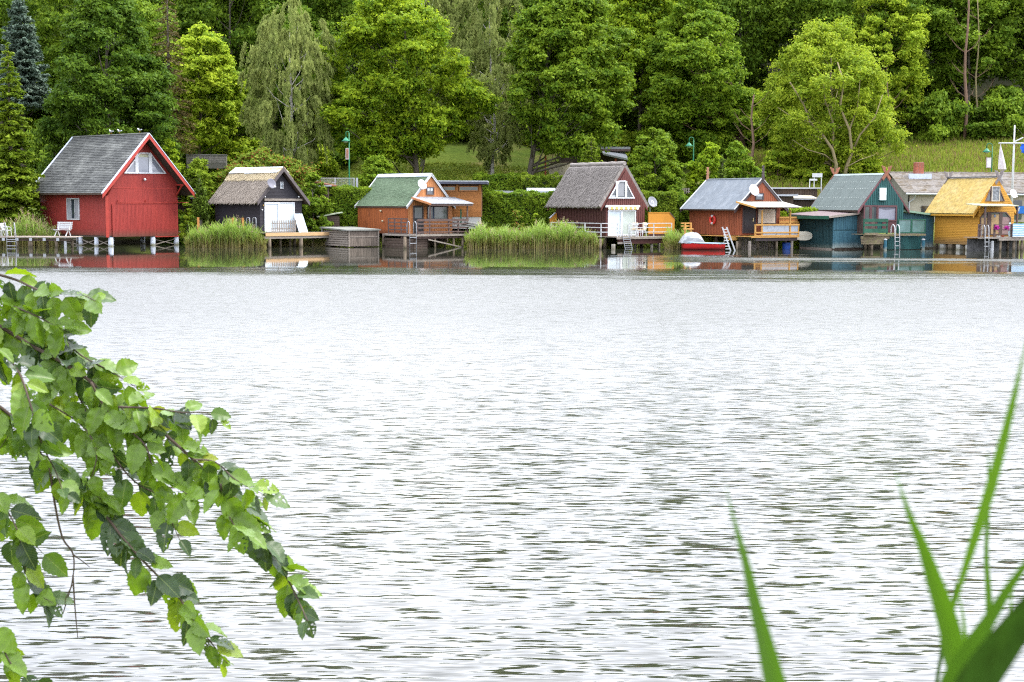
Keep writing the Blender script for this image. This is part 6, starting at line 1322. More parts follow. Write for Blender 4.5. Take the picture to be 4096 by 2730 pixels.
# ---- yellow boathouse
YBD = M('yellow_painted_boards', (.50, .25, .030), .7, .12, 5, (1, 1, 6), c2=(.38, .17, .025), c2amt=.5, isl=.08, low=(.22, .13, .05), lowz=(.5, 1.0))
YRF = M('yellow_lichened_sheet', (.36, .255, .075), .9, .22, 5, c2=(.41, .33, .15), c2amt=.7, c2scale=1.0, bump=.7, isl=.03)
CARG = M('grey_carved_wood', (.17, .15, .15), .85, .2, 6)
def yellow_house():
    H = House(cG, 'boathouse', 'yellow boathouse with yellow roof and grey crossed horse head boards', 1088, 1420, 634, 1450, 1362, (1285, 660), (772, 662), (1040, 1030), 42); H.cs = 2.613
    H.walls(YBD, drop=.14); H.roof(YRF, .14, 'roof_base')
    nu, nv = 26, 60
    for rt in (False, True):
        P = side_fn(H, rt); V = []
        for i in range(nu):
            for j in range(nv):
                t = -.01 + 1.01*i/(nu-1); v = -H.of - .01 + (H.L+H.ob+H.of+.02)*j/(nv-1); V.append(P(t, v, .03 + .035*mnoise.noise((v*3, t*14, 5)) + .02*mnoise.noise((v*9, t*40, 2))))
        MB()._add(V, [(i*nv+j, i*nv+j+1, (i+1)*nv+j+1, (i+1)*nv+j) for i in range(nu-1) for j in range(nv-1)]).build('roof_covering', YRF, H.root, smooth=True)
    MB().box(H.W/2-.12, H.W/2+.12, -H.of-.02, H.L+H.ob+.02, H.za+.05, H.za+.13).build('ridge_board', M('dark_ridge', (.10, .10, .11), .7), H.root)
    YT = M('yellow_trim', (.56, .29, .035), .6, .08, 4)
    H.barge(YT, .3, .05); MB().box(H.uL+.02, H.uL+.06, -H.of+.02, H.L+H.ob-.02, H.zL-.2, H.zL-.02).build('eave_board', YT, H.root)
    finial(H, -H.of-.13, 'cross', CARG, .95); finial(H, H.L+H.ob+.03, 'cross', CARG, .95)
    hsiding(H.root, SD, .0, H.L, H.zb, H.rl(0, .16), .12, YBD); hsiding(H.root, FR, 0, H.W, H.zb, H.rl(H.W/2, .3), .12, YBD, gablefn(H, .17))
    gwin(H, ((1160, 905), (1364, 905)), ((1300, 746), (1225, 746)), BRN, .022, .06, .06, ((1212, 1226), (1298, 1312)))
    fm = lambda a, b, d: (a, -.03-d, b)
    a0, z1 = H.F(1224, 748); a1, z0 = H.F(1302, 905); f = MB(); q = polyframe(f, fm, [(a0, z0), (a1, z0), (a1, z1), (a0, z1)], .05, .05, .09); w_ = f.build('casement', M('beige_frame', (.45, .40, .34), .6), H.root); MB().prism(fm, q, .04, .06).build('pane', M('patterned_glass', (.16, .17, .19), .3, .5, 9), w_)
    # arched glazed entrance
    P = [H.F(x, y) for x, y in ((1103, 1258), (1424, 1258), (1424, 1075), (1375, 1015), (1150, 1015), (1103, 1075))]
    f = MB(); q = polyframe(f, fm, P, .08, 0, .06)
    for xa, xb in ((1178, 1216), (1300, 1334)): a = H.F(xa, 1100)[0]; b = H.F(xb, 1100)[0]; f.rect(fm, a, P[0][1]+.05, b, P[3][1]-.05, .002, .055)
    w_ = f.build('entrance_frame', BRN, H.root); MB().prism(fm, q, .002, .012).build('pane', GLASS, w_)
    TAN = M('tan_panel', (.40, .27, .13), .6, .1)
    a0, z1 = H.F(1222, 1042); a1, z0 = H.F(1297, 1248); d_ = MB().rect(fm, a0, z0, a1, z1, .014, .04).build('door', TAN, H.root); a, b = H.F(1255, 1058); MB().lathe([(.001, 0), (.1, 0), (.1, .01), (.001, .012)], 14).build('emblem', M('blue_grey_emblem', (.16, .2, .3), .5), d_, loc=(a, -.075, b), rot=(R(90), 0, 0))
    a, z1 = H.F(1115, 1075); b, z0 = H.F(1176, 1248); MB().rect(fm, a, z0, b, z1, .014, .02).build('curtain', TAN, w_)
    a, z1 = H.F(1336, 1068); b, z0 = H.F(1418, 1250); MB().rect(fm, a, z0, b, z1, .014, .02).build('curtain', M('mauve_curtain', (.25, .17, .16), .8), w_)
    # porch: pent roof on brown posts
    vd = -1.5; a0, zf = H.F(1112, 955, vd); a1 = H.F(1505, 955, vd)[0]; zk = H.F(1200, 938, -.05)[1]; zf2 = min(zf, zk-.1)
    MB()._add([(a0, vd-.1, zf2), (a1, vd-.1, zf2), (a1, -.04, zk), (a0, -.04, zk), (a0, vd-.1, zf2+.06), (a1, vd-.1, zf2+.06), (a1, -.04, zk+.06), (a0, -.04, zk+.06)], [(0, 3, 2, 1), (4, 5, 6, 7), (0, 1, 5, 4), (1, 2, 6, 5), (2, 3, 7, 6), (3, 0, 4, 7)]).build('porch_roof', M('greenish_white_sheet', (.36, .36, .24), .6, .2, 4), H.root)
    z = H.F(1300, 1280, vd)[1]; xe = H.F(1640, 1280, vd)[0]; xl = H.F(1088, 1280, vd)[0]
    for x in (1163, 1498): a = H.F(x, 1000, vd+.1)[0]; MB().box(a-.05, a+.05, vd+.05, vd+.15, z, zf2).build('porch_post', BRN, H.root)
    D = empty('landing_stage', 'weathered deck with brown railing in front of the yellow boathouse', 'deck', H.o, H.t)
    planks(D, xl, xe, vd, -.04, z, .15, GREYWOOD, 'y'); MB().box(xl, xe, vd-.05, vd-.003, z-.1, z).build('fascia_board', GREYWOOD, D); MB().box(H.F(1300, 1300, vd)[0], xe, vd-.06, vd+.1, z-.24, z-.105).build('beam', GREYWOOD, D)
    zt = H.F(1200, 1142, vd+.05)[1]
    for x in (1092, 1108, 1163, 1255, 1264, 1435, 1443): a = H.F(x, 1200, vd+.05)[0]; MB().box(a-.035, a+.035, vd+.01, vd+.09, z, zt).build('rail_post', BRN, D)
    for xa, xb in ((1092, 1168), (1255, 1443)):
        for zz in (zt-.05, (zt+z)/2+.05): MB().box(H.F(xa, 1200, vd)[0], H.F(xb, 1200, vd)[0], vd-.02, vd+.005, zz-.03, zz+.03).build('rail_bar', BRN, D)
    for x, wd, vv in ((1235, 34, vd+.2), (1320, 24, vd+.1), (1462, 30, vd+.2), (1505, 24, -.5), (1545, 30, vd+.15), (1400, 24, -.4), (1600, 26, vd+.2)): pile(D, H.F(x, 1360, vv)[0], vv, wd/2/2.613/H.scale, z-.1 if wd < 30 else z-.25, WPAINT if x == 1235 else PILE)
    MB().box(xl+.1, xe, -.32, -.28, -.3, z-.1).build('rubble_wall', M('dark_stone', (.11, .11, .11), .9, .4, 4), D)
    CB = M('white_block', (.55, .54, .5), .8, .1, low=(.2, .19, .12), lowz=(.0, .25))
    for x in (720, 805, 890, 990): p = H.S(x, 1390, .15); MB().box(.02, .42, p[0]-.2, p[0]+.2, -.4, H.zb-.02).build('foundation_block', CB if x != 805 else PILE, H.root)
    for x in (650, 760, 850, 940, 1040, 1070): p = H.S(x, 1390, .3); pile(H.root, .35, p[0], .09, H.zb-.02)
    for x in (1150, 1250, 1400): pile(H.root, H.F(x, 1390, .2)[0], .2, .1, H.zb)
    # things at the porch
    FL = M('magenta_flowers', (.45, .02, .28), .7)
    for x, lb in ((1280, 'magenta flower box on the brown railing by the tan door'), (1385, 'magenta flower box on the brown railing near the striped cloth')):
        a, b = H.F(x, 1185, vd-.08); rt = empty('flower_box', lb, 'flower box', H.o + H.u*a + H.v*(vd-.1) + Vector((0, 0, b)), H.t)
        MB().box(-.14, .14, -.06, .05, -.16, -.03).build('box', BRN, rt); P_ = rng.normal(0, 1, (260, 3))*np.array([.1, .05, .07]) + np.array([0, 0, .03]); V, F = leafquads(P_, nrm(rng.normal(size=P_.shape)), .05 + .03*rng.random(260), .9); link('blossoms', npmesh('blossoms', V, F, FL), rt)
    a0, zt_ = H.F(1450, 1138, vd-.1); a1, zb_ = H.F(1600, 1275, vd-.1); cl_ = empty('striped_cloth', 'blue and white striped cloth hung over the railing at the right edge', 'cloth', H.o + H.u*a0 + H.v*(vd-.12), H.t); n = 12
    for i in range(n): h0 = zb_ + (zt_-zb_)*i/n; MB().box(0, a1-a0, -.01-.008*(i % 2), 0, h0, h0 + (zt_-zb_)/n).build('stripe', M('light_blue_cloth', (.22, .42, .60), .8) if i % 2 else M('white_cloth', (.62, .66, .70), .8), cl_)
    a, b = H.F(1417, 1200, vd+.2); pts = [(a + .14*math.cos(t), b + .52*math.sin(t)) for t in np.linspace(0, 6.283, 20, endpoint=False)]
    setp(MB().prism(lambda x, y, d: (x, vd+.2-d, y), pts, 0, .05).build('small_board', M('pale_board', (.50, .62, .66), .4, .05), loc=H.o, rot=(0, 0, H.t)), 'upright pale swim board standing by the striped cloth', 'board')
    for i, (a_, w_, h_, c_, lb) in enumerate(((1300, .3, .1, (.5, .5, .48), 'low white tray on the deck of the yellow boathouse'), (1345, .22, .14, (.3, .07, .04), 'small rusty red pot on the deck of the yellow boathouse'))):
        p = H.F(a_, 1270, vd+.3); setp(MB().lathe([(.001, 0), (w_*.4, 0), (w_*.5, h_), (w_*.44, h_), (w_*.36, .02), (.001, .02)], 12).build('pot' if i else 'tray', M('pot_%s' % ('red' if i else 'pale'), c_, .7), loc=H.o + H.u*p[0] + H.v*(vd+.3) + Vector((0, 0, z+.003))), lb, 'pot')
    dish('white satellite dish on the right rake of the yellow gable', H, 1455, 825, 32, 47, H.t-R(8), WHITE, d=0, v=-H.of+.2)
    swim_ladder('tall bent swim ladder beside the porch of the yellow boathouse', H, (1158, 1198), 1155, 1415, vd-.15, hoop=.3, m=WPAINT, r=.03, back=.3, rungs=(1280, 1330, 1375), foot=-.1)
    return H
HY = yellow_house()

# ---- long low house behind, with corrugated roof
def far_house():
    Y = 113.0; X = lambda x, y, yy=Y: atY(*cG(x, y), yy)
    e0 = X(372, 820); e1 = X(1620, 832); r0 = X(128, 610, Y+4.5); r1 = X(1425, 630, Y+4.5); gz = 1.5
    rt = empty('low_house', 'long cream house with mossy corrugated roof behind the teal and yellow boathouses', 'house', (e0.x, Y, gz), 0); o = rt.location
    CRM = M('cream_render', (.36, .33, .27), .9, .08, 2, isl=.02); CR = M('mossy_corrugated_sheet', (.17, .155, .14), .9, .3, 5, (.8, 1, 1), c2=(.085, .060, .028), c2amt=.95, c2scale=1.3, isl=.12)
    zt = e0.z - gz; x1 = e1.x-o.x + 3; MB().box(.1, x1, .35, 7.5, -.5, zt-.05).build('wall', CRM, rt)
    zr = r0.z-gz
    MB()._add([(.1, .35, zt-.05), (.1, 4.85, zr-.1), (.1, 8, zt-.05), (.0, .35, zt-.05), (.0, 4.85, zr-.1), (.0, 8, zt-.05), (.1, .35, -.5), (.1, 8, -.5), (0, .35, -.5), (0, 8, -.5)], [(3, 4, 5, 9, 8), (0, 6, 7, 2, 1)]).build('gable_wall', M('grey_render', (.22, .21, .19), .9, .1, 2), rt)
    ns = 14; L_ = x1+1.2; me = None; w_ = L_/ns; kk = 9
    for r_ in range(3):
        for i in range(ns):
            xs = -.4 + i*w_; t0 = r_/3; t1 = (r_+1)/3+.02; mb = MB()
            V = []
            for t in (t0, t1):
                for j in range(kk*2+1): V.append((xs + (w_)*j/(kk*2), -.05 + 4.9*t, zt + .02 + (zr-zt)*t + .03*(j % 2) + (.03 if t == t0 else .0)))
            q = kk*2+1; V += [(a, b, c-.03) for a, b, c in V[:q]]
            mb._add(V, [(j, j+1, q+j+1, q+j) for j in range(q-1)] + [(j, 2*q+j, 2*q+j+1, j+1) for j in range(q-1)]).build('roof_sheet', CR, rt)
    MB()._add([(-.4, 4.9, zr+.02), (L_-.4, 4.9, zr+.02), (L_-.4, 9, zt), (-.4, 9, zt)], [(0, 1, 2, 3)]).build('roof_sheet', CR, rt)
    MB().tube([(-.45, 4.9, zr+.04), (L_-.4, 4.9, zr+.04)], .09, 8).build('ridge_tile', CR, rt)
    MB().tube([(-.3, -.1, zt-.06), (x1, -.1, zt-.1)], .08, 8).build('gutter', STEEL, rt)
    for x in (425, 1):
        a = X(425, 850).x-o.x if x == 425 else x1-1; MB().tube([(a+.05, -.1, zt-.1), (a, .1, zt-.45), (a-.35, .22, zt-.7), (a-.35, .22, -.4)], .05, 8).build('downpipe', STEEL, rt)
    # brick chimney, brick by brick courses
    p = X(476, 625, Y+3.6); cx, cz = p.x-o.x, p.z-gz; ch = MB().box(cx-.34, cx+.34, 3.6, 4.2, cz-.6, cz+1.0).build('chimney', M('mortar', (.30, .27, .24), .9), rt)
    BR = M('red_brick', (.33, .10, .06), .9, .15, 6, isl=.25); me = None; nb = 11
    for r_ in range(nb):
        for i in range(3):
            if me is None: b = MB().box(0, .215, -.012, .1, 0, .075).build('brick', BR, ch); me = b.data
            else: b = link('brick', me, ch)
            b.location = (cx-.345 + i*.232 + (.0 if r_ % 2 else .004), 3.6, cz + .0 + r_*.09); 
            b = link('brick', me, ch); b.rotation_euler = (0, 0, R(-90)); b.location = (cx-.34, 4.18 - i*.2 + .02, cz + r_*.09)
    MB().box(cx-.9, cx+.9, 3.3, 3.59, cz-.42, cz+.06).build('flashing', ZINC, rt)
    for x, y in ((515, 965), (1478, 1040)): a = X(x, y); MB().box(a.x-o.x-.05, a.x-o.x+.6, .3, .34, a.z-gz-.4, a.z-gz+.1 + (1.0 if x > 1000 else .0)).build('window', GLASS, rt)
    MB().beam(X(492, 966)-o + Vector((0, .25, 0)), X(550, 968)-o + Vector((0, .25, 0)), .03, .03).build('window_bar', DARKWOOD, rt)
    # blue sign with a white letter Y
    q = atY(*cG(1518, 955), Y-.4); q2 = atY(*cG(1640, 1033), Y-.4); W_, H_ = q2.x-q.x, q.z-q2.z; sg = empty('blue_sign', 'blue sign with white letter on the cream wall at the right edge', 'sign', (q.x, Y-.4+.6, q2.z)); MB().box(0, W_, 0, .04, 0, H_).build('panel', M('sign_blue', (.02, .16, .55), .5, .04), sg)
    u = H_; MB()._add([(x*u, -.006, z*u) for x, z in ((.16, .88), (.26, .88), (.33, .66), (.40, .88), (.50, .88), (.38, .55), (.38, .3), (.28, .3), (.28, .55))], [(0, 1, 2, 8), (2, 3, 4, 5), (2, 5, 8), (8, 5, 6, 7)]).build('letter_y', WHITE, sg)
far_house()

# ---- garden buildings behind the landing stages
def garden_house():
    Y = 106.6; X = lambda x, y: atY(*cC(x, y), Y); a = X(1400, 1030); b = X(1890, 1030); gz = X(1800, 1075).z; W = b.x-a.x
    rt = empty('garden_house', 'modern flat roofed wooden garden house right of the green roofed boathouse', 'garden house', (a.x, Y, gz), 0); Z = lambda y: X(1700, y).z-gz
    SL = M('larch_cladding', (.42, .17, .05), .7, .15, 5, (1, 1, 1), isl=.16)
    MB().box(0, W, .05, 4, Z(1030), Z(668)).build('wall', M('brown_backing', (.12, .055, .025), .8), rt); MB().box(.1, W-.08, .08, 3.9, -.6, Z(1032)).build('plinth', M('white_plinth', (.50, .50, .48), .8), rt)
    n = 22; z0, z1 = Z(1028), Z(758); me = None
    for i in range(n):
        if me is None: o = MB().box(0, W, -.03, .0, 0, (z1-z0)/n*.8).build('slat', SL, rt); me = o.data
        else: o = link('slat', me, rt)
        o.location = (0, 0, z0 + (z1-z0)*i/n)
    MB().box(-.02, W+.02, -.06, .0, z1, z1+.06).build('sill', SL, rt)
    for xa, xb in ((1455, 1603), (1640, 1857)):
        p, q = X(xa, 742).x-a.x, X(xb, 742).x-a.x; f = MB(); fq = lambda u, v, d: (u, .04-d, v); r_ = polyframe(f, fq, [(p, Z(742)), (q, Z(742)), (q, Z(688)), (p, Z(688))], .05, 0, .08); w_ = f.build('window', SL, rt); MB().prism(fq, r_, .01, .03).build('pane', M('clear_window', (.05, .07, .05), .05, .4, 6, c2=(.10, .17, .05), c2amt=.8, c2scale=3, spec=.8), w_)
    for x in (1620, 1875): p = X(x, 700).x-a.x; MB().box(p-.08, p+.08, -.05, .045, Z(745), Z(670)).build('post', SL, rt)
    t = X(1400, 668).z-gz; r1 = X(1962, 640).x-a.x
    MB().box(-.5, r1, -1.0, 4.5, t+.03, Z(638)).build('roof', M('anthracite_fascia', (.055, .06, .085), .5), rt); MB().box(-.52, r1+.02, -1.02, 4.5, Z(638)+.002, Z(628)).build('roof_trim', M('light_roof_trim', (.45, .47, .50), .6), rt)
    p = atY(*cC(1662, 970), Y-1); setp(MB().box(-.05, .05, 0, .03, -.9, .15).build('marker_post', M('green_post', (.02, .12, .06), .5), loc=p), 'short dark green post before the slatted garden house', 'post')
    # grey lumber pile by the porch
    q = atY(*cC(1800, 1110), 104.5); rt = empty('board_pile', 'pile of weathered boards lying right of the dark porch deck', 'boards', q, R(-14))
    for i in range(7): o = MB().box(-1.1+.07*i, .9-.05*i, -.1, .08, 0, .05).build('plank', M('silver_board', (.34, .33, .31), .8, .2), rt, loc=(0, .12*(i % 3), .055*i-.3), rot=(0, R(9), R(3*(i % 3)-3)))
garden_house()
def shed_at(name, label, cf, Y, x0, x1, yr0, yr1, yb, roofm, wallm, roofth=.12, depth=3, over=.3, cat='shed', boards=.2, tilt=0):
    a = atY(*cf(x0, yb), Y); b = atY(*cf(x1, yb), Y); z0 = atY(*cf(x0, yr0), Y).z; z1 = atY(*cf(x1, yr1), Y).z; g = a.z
    rt = empty(name, label, cat, a, 0); W = b.x-a.x; h0, h1 = z0-g, z1-g
    MB().prism(FR, [(0, -1.2), (W, -1.2), (W, h1-roofth), (0, h0-roofth)], -.01, -depth).build('wall', wallm, rt)
    if boards: vboards(rt, FR, .02, W-.02, -.3, lambda q: h0 + (h1-h0)*q/W - roofth-.01, boards, boards*.85, .02, wallm)
    mb = MB()._add([(-over, -over, h0-roofth), (W+over, -over, h1-roofth), (W+over, depth, h1-roofth+tilt), (-over, depth, h0-roofth+tilt), (-over, -over, h0), (W+over, -over, h1), (W+over, depth, h1+tilt), (-over, depth, h0+tilt)], [(0, 3, 2, 1), (4, 5, 6, 7), (0, 1, 5, 4), (1, 2, 6, 5), (2, 3, 7, 6), (3, 0, 4, 7)]); mb.build('roof', roofm, rt)
    MB().box(-over, W+over, -over-.03, -over-.003, min(h0, h1)-roofth*1.3, min(h0, h1)-.02).build('gutter', STEEL, rt)
    return rt, W, h0
WR = M('white_sheet_roof', (.40, .46, .50), .5, .08); GR = M('light_grey_felt', (.26, .27, .28), .8, .1)
c4 = crop(3.485, 1850, 500)
shed_at('shed', 'dark shed with white sheet roof left of the brown thatched boathouse', c4, 113.5, 950, 1250, 925, 925, 1080, WR, DARKWOOD, .12, tilt=.28)
shed_at('shed', 'low white walled shed with grey flat roof behind the tall dark hedge', c4, 113.5, 500, 960, 915, 930, 1010, GR, M('white_render', (.5, .5, .48), .9), .1, boards=0)
shed_at('garden_shed', 'dark garden shed with long grey flat roofs behind the yellow porch', cE, 108.0, 1405, 1640, 685, 680, 850, GR, DARKWOOD, .1)
shed_at('garden_shed', 'long dark shed with white edged roof above the other garden shed', cE, 112.0, 1370, 1940, 598, 598, 700, M('pale_roof_edge', (.42, .40, .36), .7), DARKWOOD, .08)
shed_at('garden_shed', 'small dark shed with pale translucent roof left of the teal roof', cE, 109.5, 1620, 1890, 725, 735, 850, M('straw_coloured_sheet', (.42, .38, .28), .7), DARKWOOD, .08, tilt=.3)
shed_at('garden_shed', 'low brown shed behind the right wall of the red boathouse', crop(1, 0, 0), 112, 706, 772, 788, 790, 836, DARKWOOD, DARKWOOD, .08)
shed_at('dog_house', 'little rust brown roof beside the metal garden gate', cB, 108.5, 1760, 1890, 425, 470, 485, M('rust_roof', (.20, .08, .05), .8), DARKWOOD, .1, boards=0)
def cottage():
    Y = 132.0; X = lambda x, y, yy=Y: atY(*cD(x, y), yy); a = X(270, 545); rt = empty('cottage', 'dark hillside cottage with grey roofs and round cream wall under the maple', 'cottage', (a.x, Y, a.z), 0); o = rt.location
    r_ = (X(525, 500).x-a.x)/2; V = MB().lathe([(r_, 0-1), (r_, X(400, 425).z-o.z), (r_-.15, X(400, 425).z-o.z), (r_-.15, -1)], 28, (r_, r_, 0)).build('round_wall', M('cream_cottage_wall', (.36, .32, .25), .9, .06), rt, smooth=False)
    MB().lathe([(r_+.05, 0), (r_+.05, .08), (r_-.2, .08)], 28, (r_, r_, X(400, 424).z-o.z)).build('coping', BRN, rt)
    zt = X(400, 260).z-o.z; MB().box(1.2, X(1130, 300).x-o.x, 3.0, 8, -.5, zt).build('wall', M('dark_cottage_wall', (.045, .032, .026), .8, .2), rt)
    for x0, x1, y0, y1, v in ((820, 1190, 255, 275, 1.0), (560, 860, 225, 240, 2.0)):
        p, q = X(x0, y1), X(x1, y1); MB().box(p.x-o.x, q.x-o.x, v, v+6, q.z-o.z, X(x1, y0).z-o.z+.1).build('roof', GR, rt); MB().box(p.x-o.x, q.x-o.x, v-.03, v-.003, q.z-o.z-.15, q.z-o.z+.05).build('fascia_board', BRN, rt)
    p, q, s_ = X(870, 340), X(1140, 405), X(1140, 335); MB()._add([(p.x-o.x, -.5, p.z-o.z), (q.x-o.x, -1.5, q.z-o.z), (q.x-o.x, 3, s_.z-o.z+.3), (p.x-o.x, 3, p.z-o.z+.6), (p.x-o.x, -.5, p.z-o.z+.15), (q.x-o.x, -1.5, q.z-o.z+.15), (q.x-o.x, 3, s_.z-o.z+.45), (p.x-o.x, 3, p.z-o.z+.75)], [(0, 3, 2, 1), (4, 5, 6, 7), (0, 1, 5, 4), (1, 2, 6, 5), (2, 3, 7, 6), (3, 0, 4, 7)]).build('lower_roof', GR, rt)
    for x in (228, 1010): p = X(x, 430); MB().box(p.x-o.x-.08, p.x-o.x+.08, -.6, -.44, -1.2, X(x, 300 if x < 500 else 380).z-o.z).build('post', M('red_post', (.35, .09, .05), .7), rt)
    p, q = X(130, 150, Y+4), X(240, 110, Y+4); MB().box(p.x-o.x, q.x-o.x, 4, 7, p.z-o.z, q.z-o.z-.5).build('awning_roof', WR, rt)
    for x in (300, 345): p = X(x, 420); MB().beam((p.x-o.x-.4, -.05+r_, .0), (p.x-o.x+.35, r_, zt), .06, .06).build('brace', BRN, rt)
cottage()
# ---- fences, gate, lamps, signs
def lamp(label, cf, xp, yt, yb, xs, ys, Y, sign=None):
    p = atY(*cf(xp, yb), Y); t = atY(*cf(xp, yt), Y).z; gz = min(ghf(p.x, Y), p.z) - .1; G_ = M('lamp_green', (.01, .13, .055), .45, .08)
    rt = empty('street_lamp', label, 'street lamp', (p.x, Y, gz), 0); h = t-gz; sx = atY(*cf(xs, ys), Y); dx = sx.x-p.x; zs = sx.z-gz; r = abs(dx)/2
    MB().tube([(0, 0, 0), (0, 0, 1.0), (0, 0, h*.62), (0, 0, h-r)], [.075, .07, .055, .045], 8).tube([(dx/2 - dx/2*math.cos(a), 0, h-r + r*math.sin(a)) for a in np.linspace(0, math.pi, 9)] + [(dx, 0, zs+.15)], .038, 7).build('pole', G_, rt, smooth=True)
    MB().lathe([(.04, .2), (.07, .14), (.13, .1), (.2, .0), (.36, -.13), (.34, -.15), (.001, -.1)], 16, (dx, 0, zs)).build('lamp_shade', M('lamp_shade_green', (.02, .17, .09), .4), rt, smooth=True); MB().ball((dx, 0, zs-.15), .2, .2, .1, 10).build('lamp_glass', M('lamp_glass', (.35, .45, .4), .3), rt, smooth=True)
    if sign:
        a, b = atY(*cf(sign[0], sign[1]), Y), atY(*cf(sign[2], sign[3]), Y); sg = MB().box(a.x-p.x, b.x-p.x, -.05, .02, b.z-gz, a.z-gz).build('notice_frame', M('sign_frame', (.42, .36, .36), .6), rt)
        w_ = b.x-a.x; MB().box(a.x-p.x+.06, b.x-p.x-.06, -.06, -.052, b.z-gz+.07, a.z-gz-.07).build('poster', sign[4], sg)
lamp('green street lamp with framed poster, left of the green roofed boathouse', cC, 413, 76, 712, 375, 165, 112, (370, 262, 411, 388, M('brownish_poster', (.28, .13, .07), .6, .3, 2, c2=(.30, .28, .36), c2amt=.9)))
lamp('green street lamp above the shrubs behind the grey roofed boathouse', cD, 1885, 140, 420, 1838, 222, 120)
lamp('green street lamp with white notice board behind the yellow roof', cG, 1226, 298, 640, 1178, 372, 121, (1174, 447, 1222, 555, M('white_notice', (.62, .62, .60), .6)))
def fence_gate():
    Y = 111.5; X = lambda x, y: atY(*cB(x, y), Y); a = X(1740, 375); z0 = X(1740, 515).z; rt = empty('garden_gate', 'galvanised mesh garden gate with frame left of the street lamp', 'gate', (a.x, Y, z0)); 
    W = X(2240, 375).x-a.x; h = a.z-z0; m1 = X(1985, 400).x-a.x; p2 = X(2278, 400).x-a.x
    for x in (0, m1, W): MB().box(x-.04, x+.04, -.03, .03, -.5, h+.0).build('gate_post', STEEL, rt)
    MB().box(p2-.08, p2+.08, -.05, .05, -.5, h+.0).build('gate_post', STEEL, rt)
    for z in (h-.03, .1): MB().box(0, W, -.025, .025, z-.025, z+.025).build('rail', STEEL, rt)
    mb = MB(); n = 60
    for i in range(n): x = W*i/n; mb.box(x, x+.008, -.005, .005, .1, h-.04)
    for i in range(1, 8): mb.box(0, W, -.004, .004, h*i/8, h*i/8+.007)
    mb.build('wire_mesh', STEEL, rt, kind='stuff'); MB().box(m1-.25, m1+.1, -.06, -.03, h*.5, h*.56).build('handle', STEEL, rt)
fence_gate()
def picket(label, cf, x0, x1, yt, yb, Y, m, pitch=.16):
    a = atY(*cf(x0, yt), Y); b = atY(*cf(x1, yt), Y); z0 = atY(*cf(x0, yb), Y).z; rt = empty('picket_fence', label, 'fence', (a.x, Y, z0)); W = b.x-a.x; h = a.z-z0; me = None; n = int(W/pitch)
    for i in range(n):
        if me is None: o = MB().box(0, .09, 0, .025, 0, h).build('picket', m, rt); me = o.data
        else: o = link('picket', me, rt)
        o.location = (i*W/n, 0, random.uniform(-.02, .02))
    for z in (.25, .75): MB().box(0, W, .026, .06, h*z, h*z+.07).build('rail', m, rt)
picket('low grey picket fence under the round tree', cD, 1655, 1850, 708, 768, 112, GREYWOOD)
def wallpiece():
    Y = 127.; a = atY(745, 622, Y); b = atY(905, 652, Y); rt = empty('stone_wall', 'low grey stone wall under the light green tree', 'wall', (a.x, Y, b.z)); W = b.x-a.x; h = a.z-b.z; S = M('grey_stone', (.26, .24, .22), .9, .2, 4, isl=.25)
    MB().box(0, W, .03, .4, -.5, h-.02).build('core', M('wall_mortar', (.18, .17, .15), .9), rt)
    z = 0
    while z < h-.05:
        x = random.uniform(-.2, 0)
        while x < W: w_ = random.uniform(.3, .55); MB().box(max(0, x), min(W, x+w_-.02), 0, .1, z, z+.17).build('stone', S, rt); x += w_
        z += .19
    MB().box(-.05, W+.05, -.03, .45, h, h+.06).build('coping', M('slate_coping', (.12, .13, .13), .8), rt)
wallpiece()
def white_sign():
    Y = 113; X = lambda x, y: atY(*cE(x, y), Y); a = X(1880, 420); b = X(2005, 470); z0 = X(1845, 600).z; rt = empty('notice_board', 'white board on thin posts above the dark garden sheds', 'sign', (a.x, Y, z0))
    MB().box(0, b.x-a.x, 0, .05, b.z-z0, a.z-z0).build('board', WPAINT, rt); q = X(1845, 495); MB().box(q.x-a.x, X(1940, 500).x-a.x, -.02, .03, X(1940, 512).z-z0, X(1940, 490).z-z0).build('lower_board', WPAINT, rt)
    for x in (1845, 1900, 1990): MB().box(X(x, 500).x-a.x, X(x, 500).x-a.x+.06, .055, .1, -.3, (q.z if x < 1850 else b.z)-z0).build('post', WPAINT, rt)
white_sign()
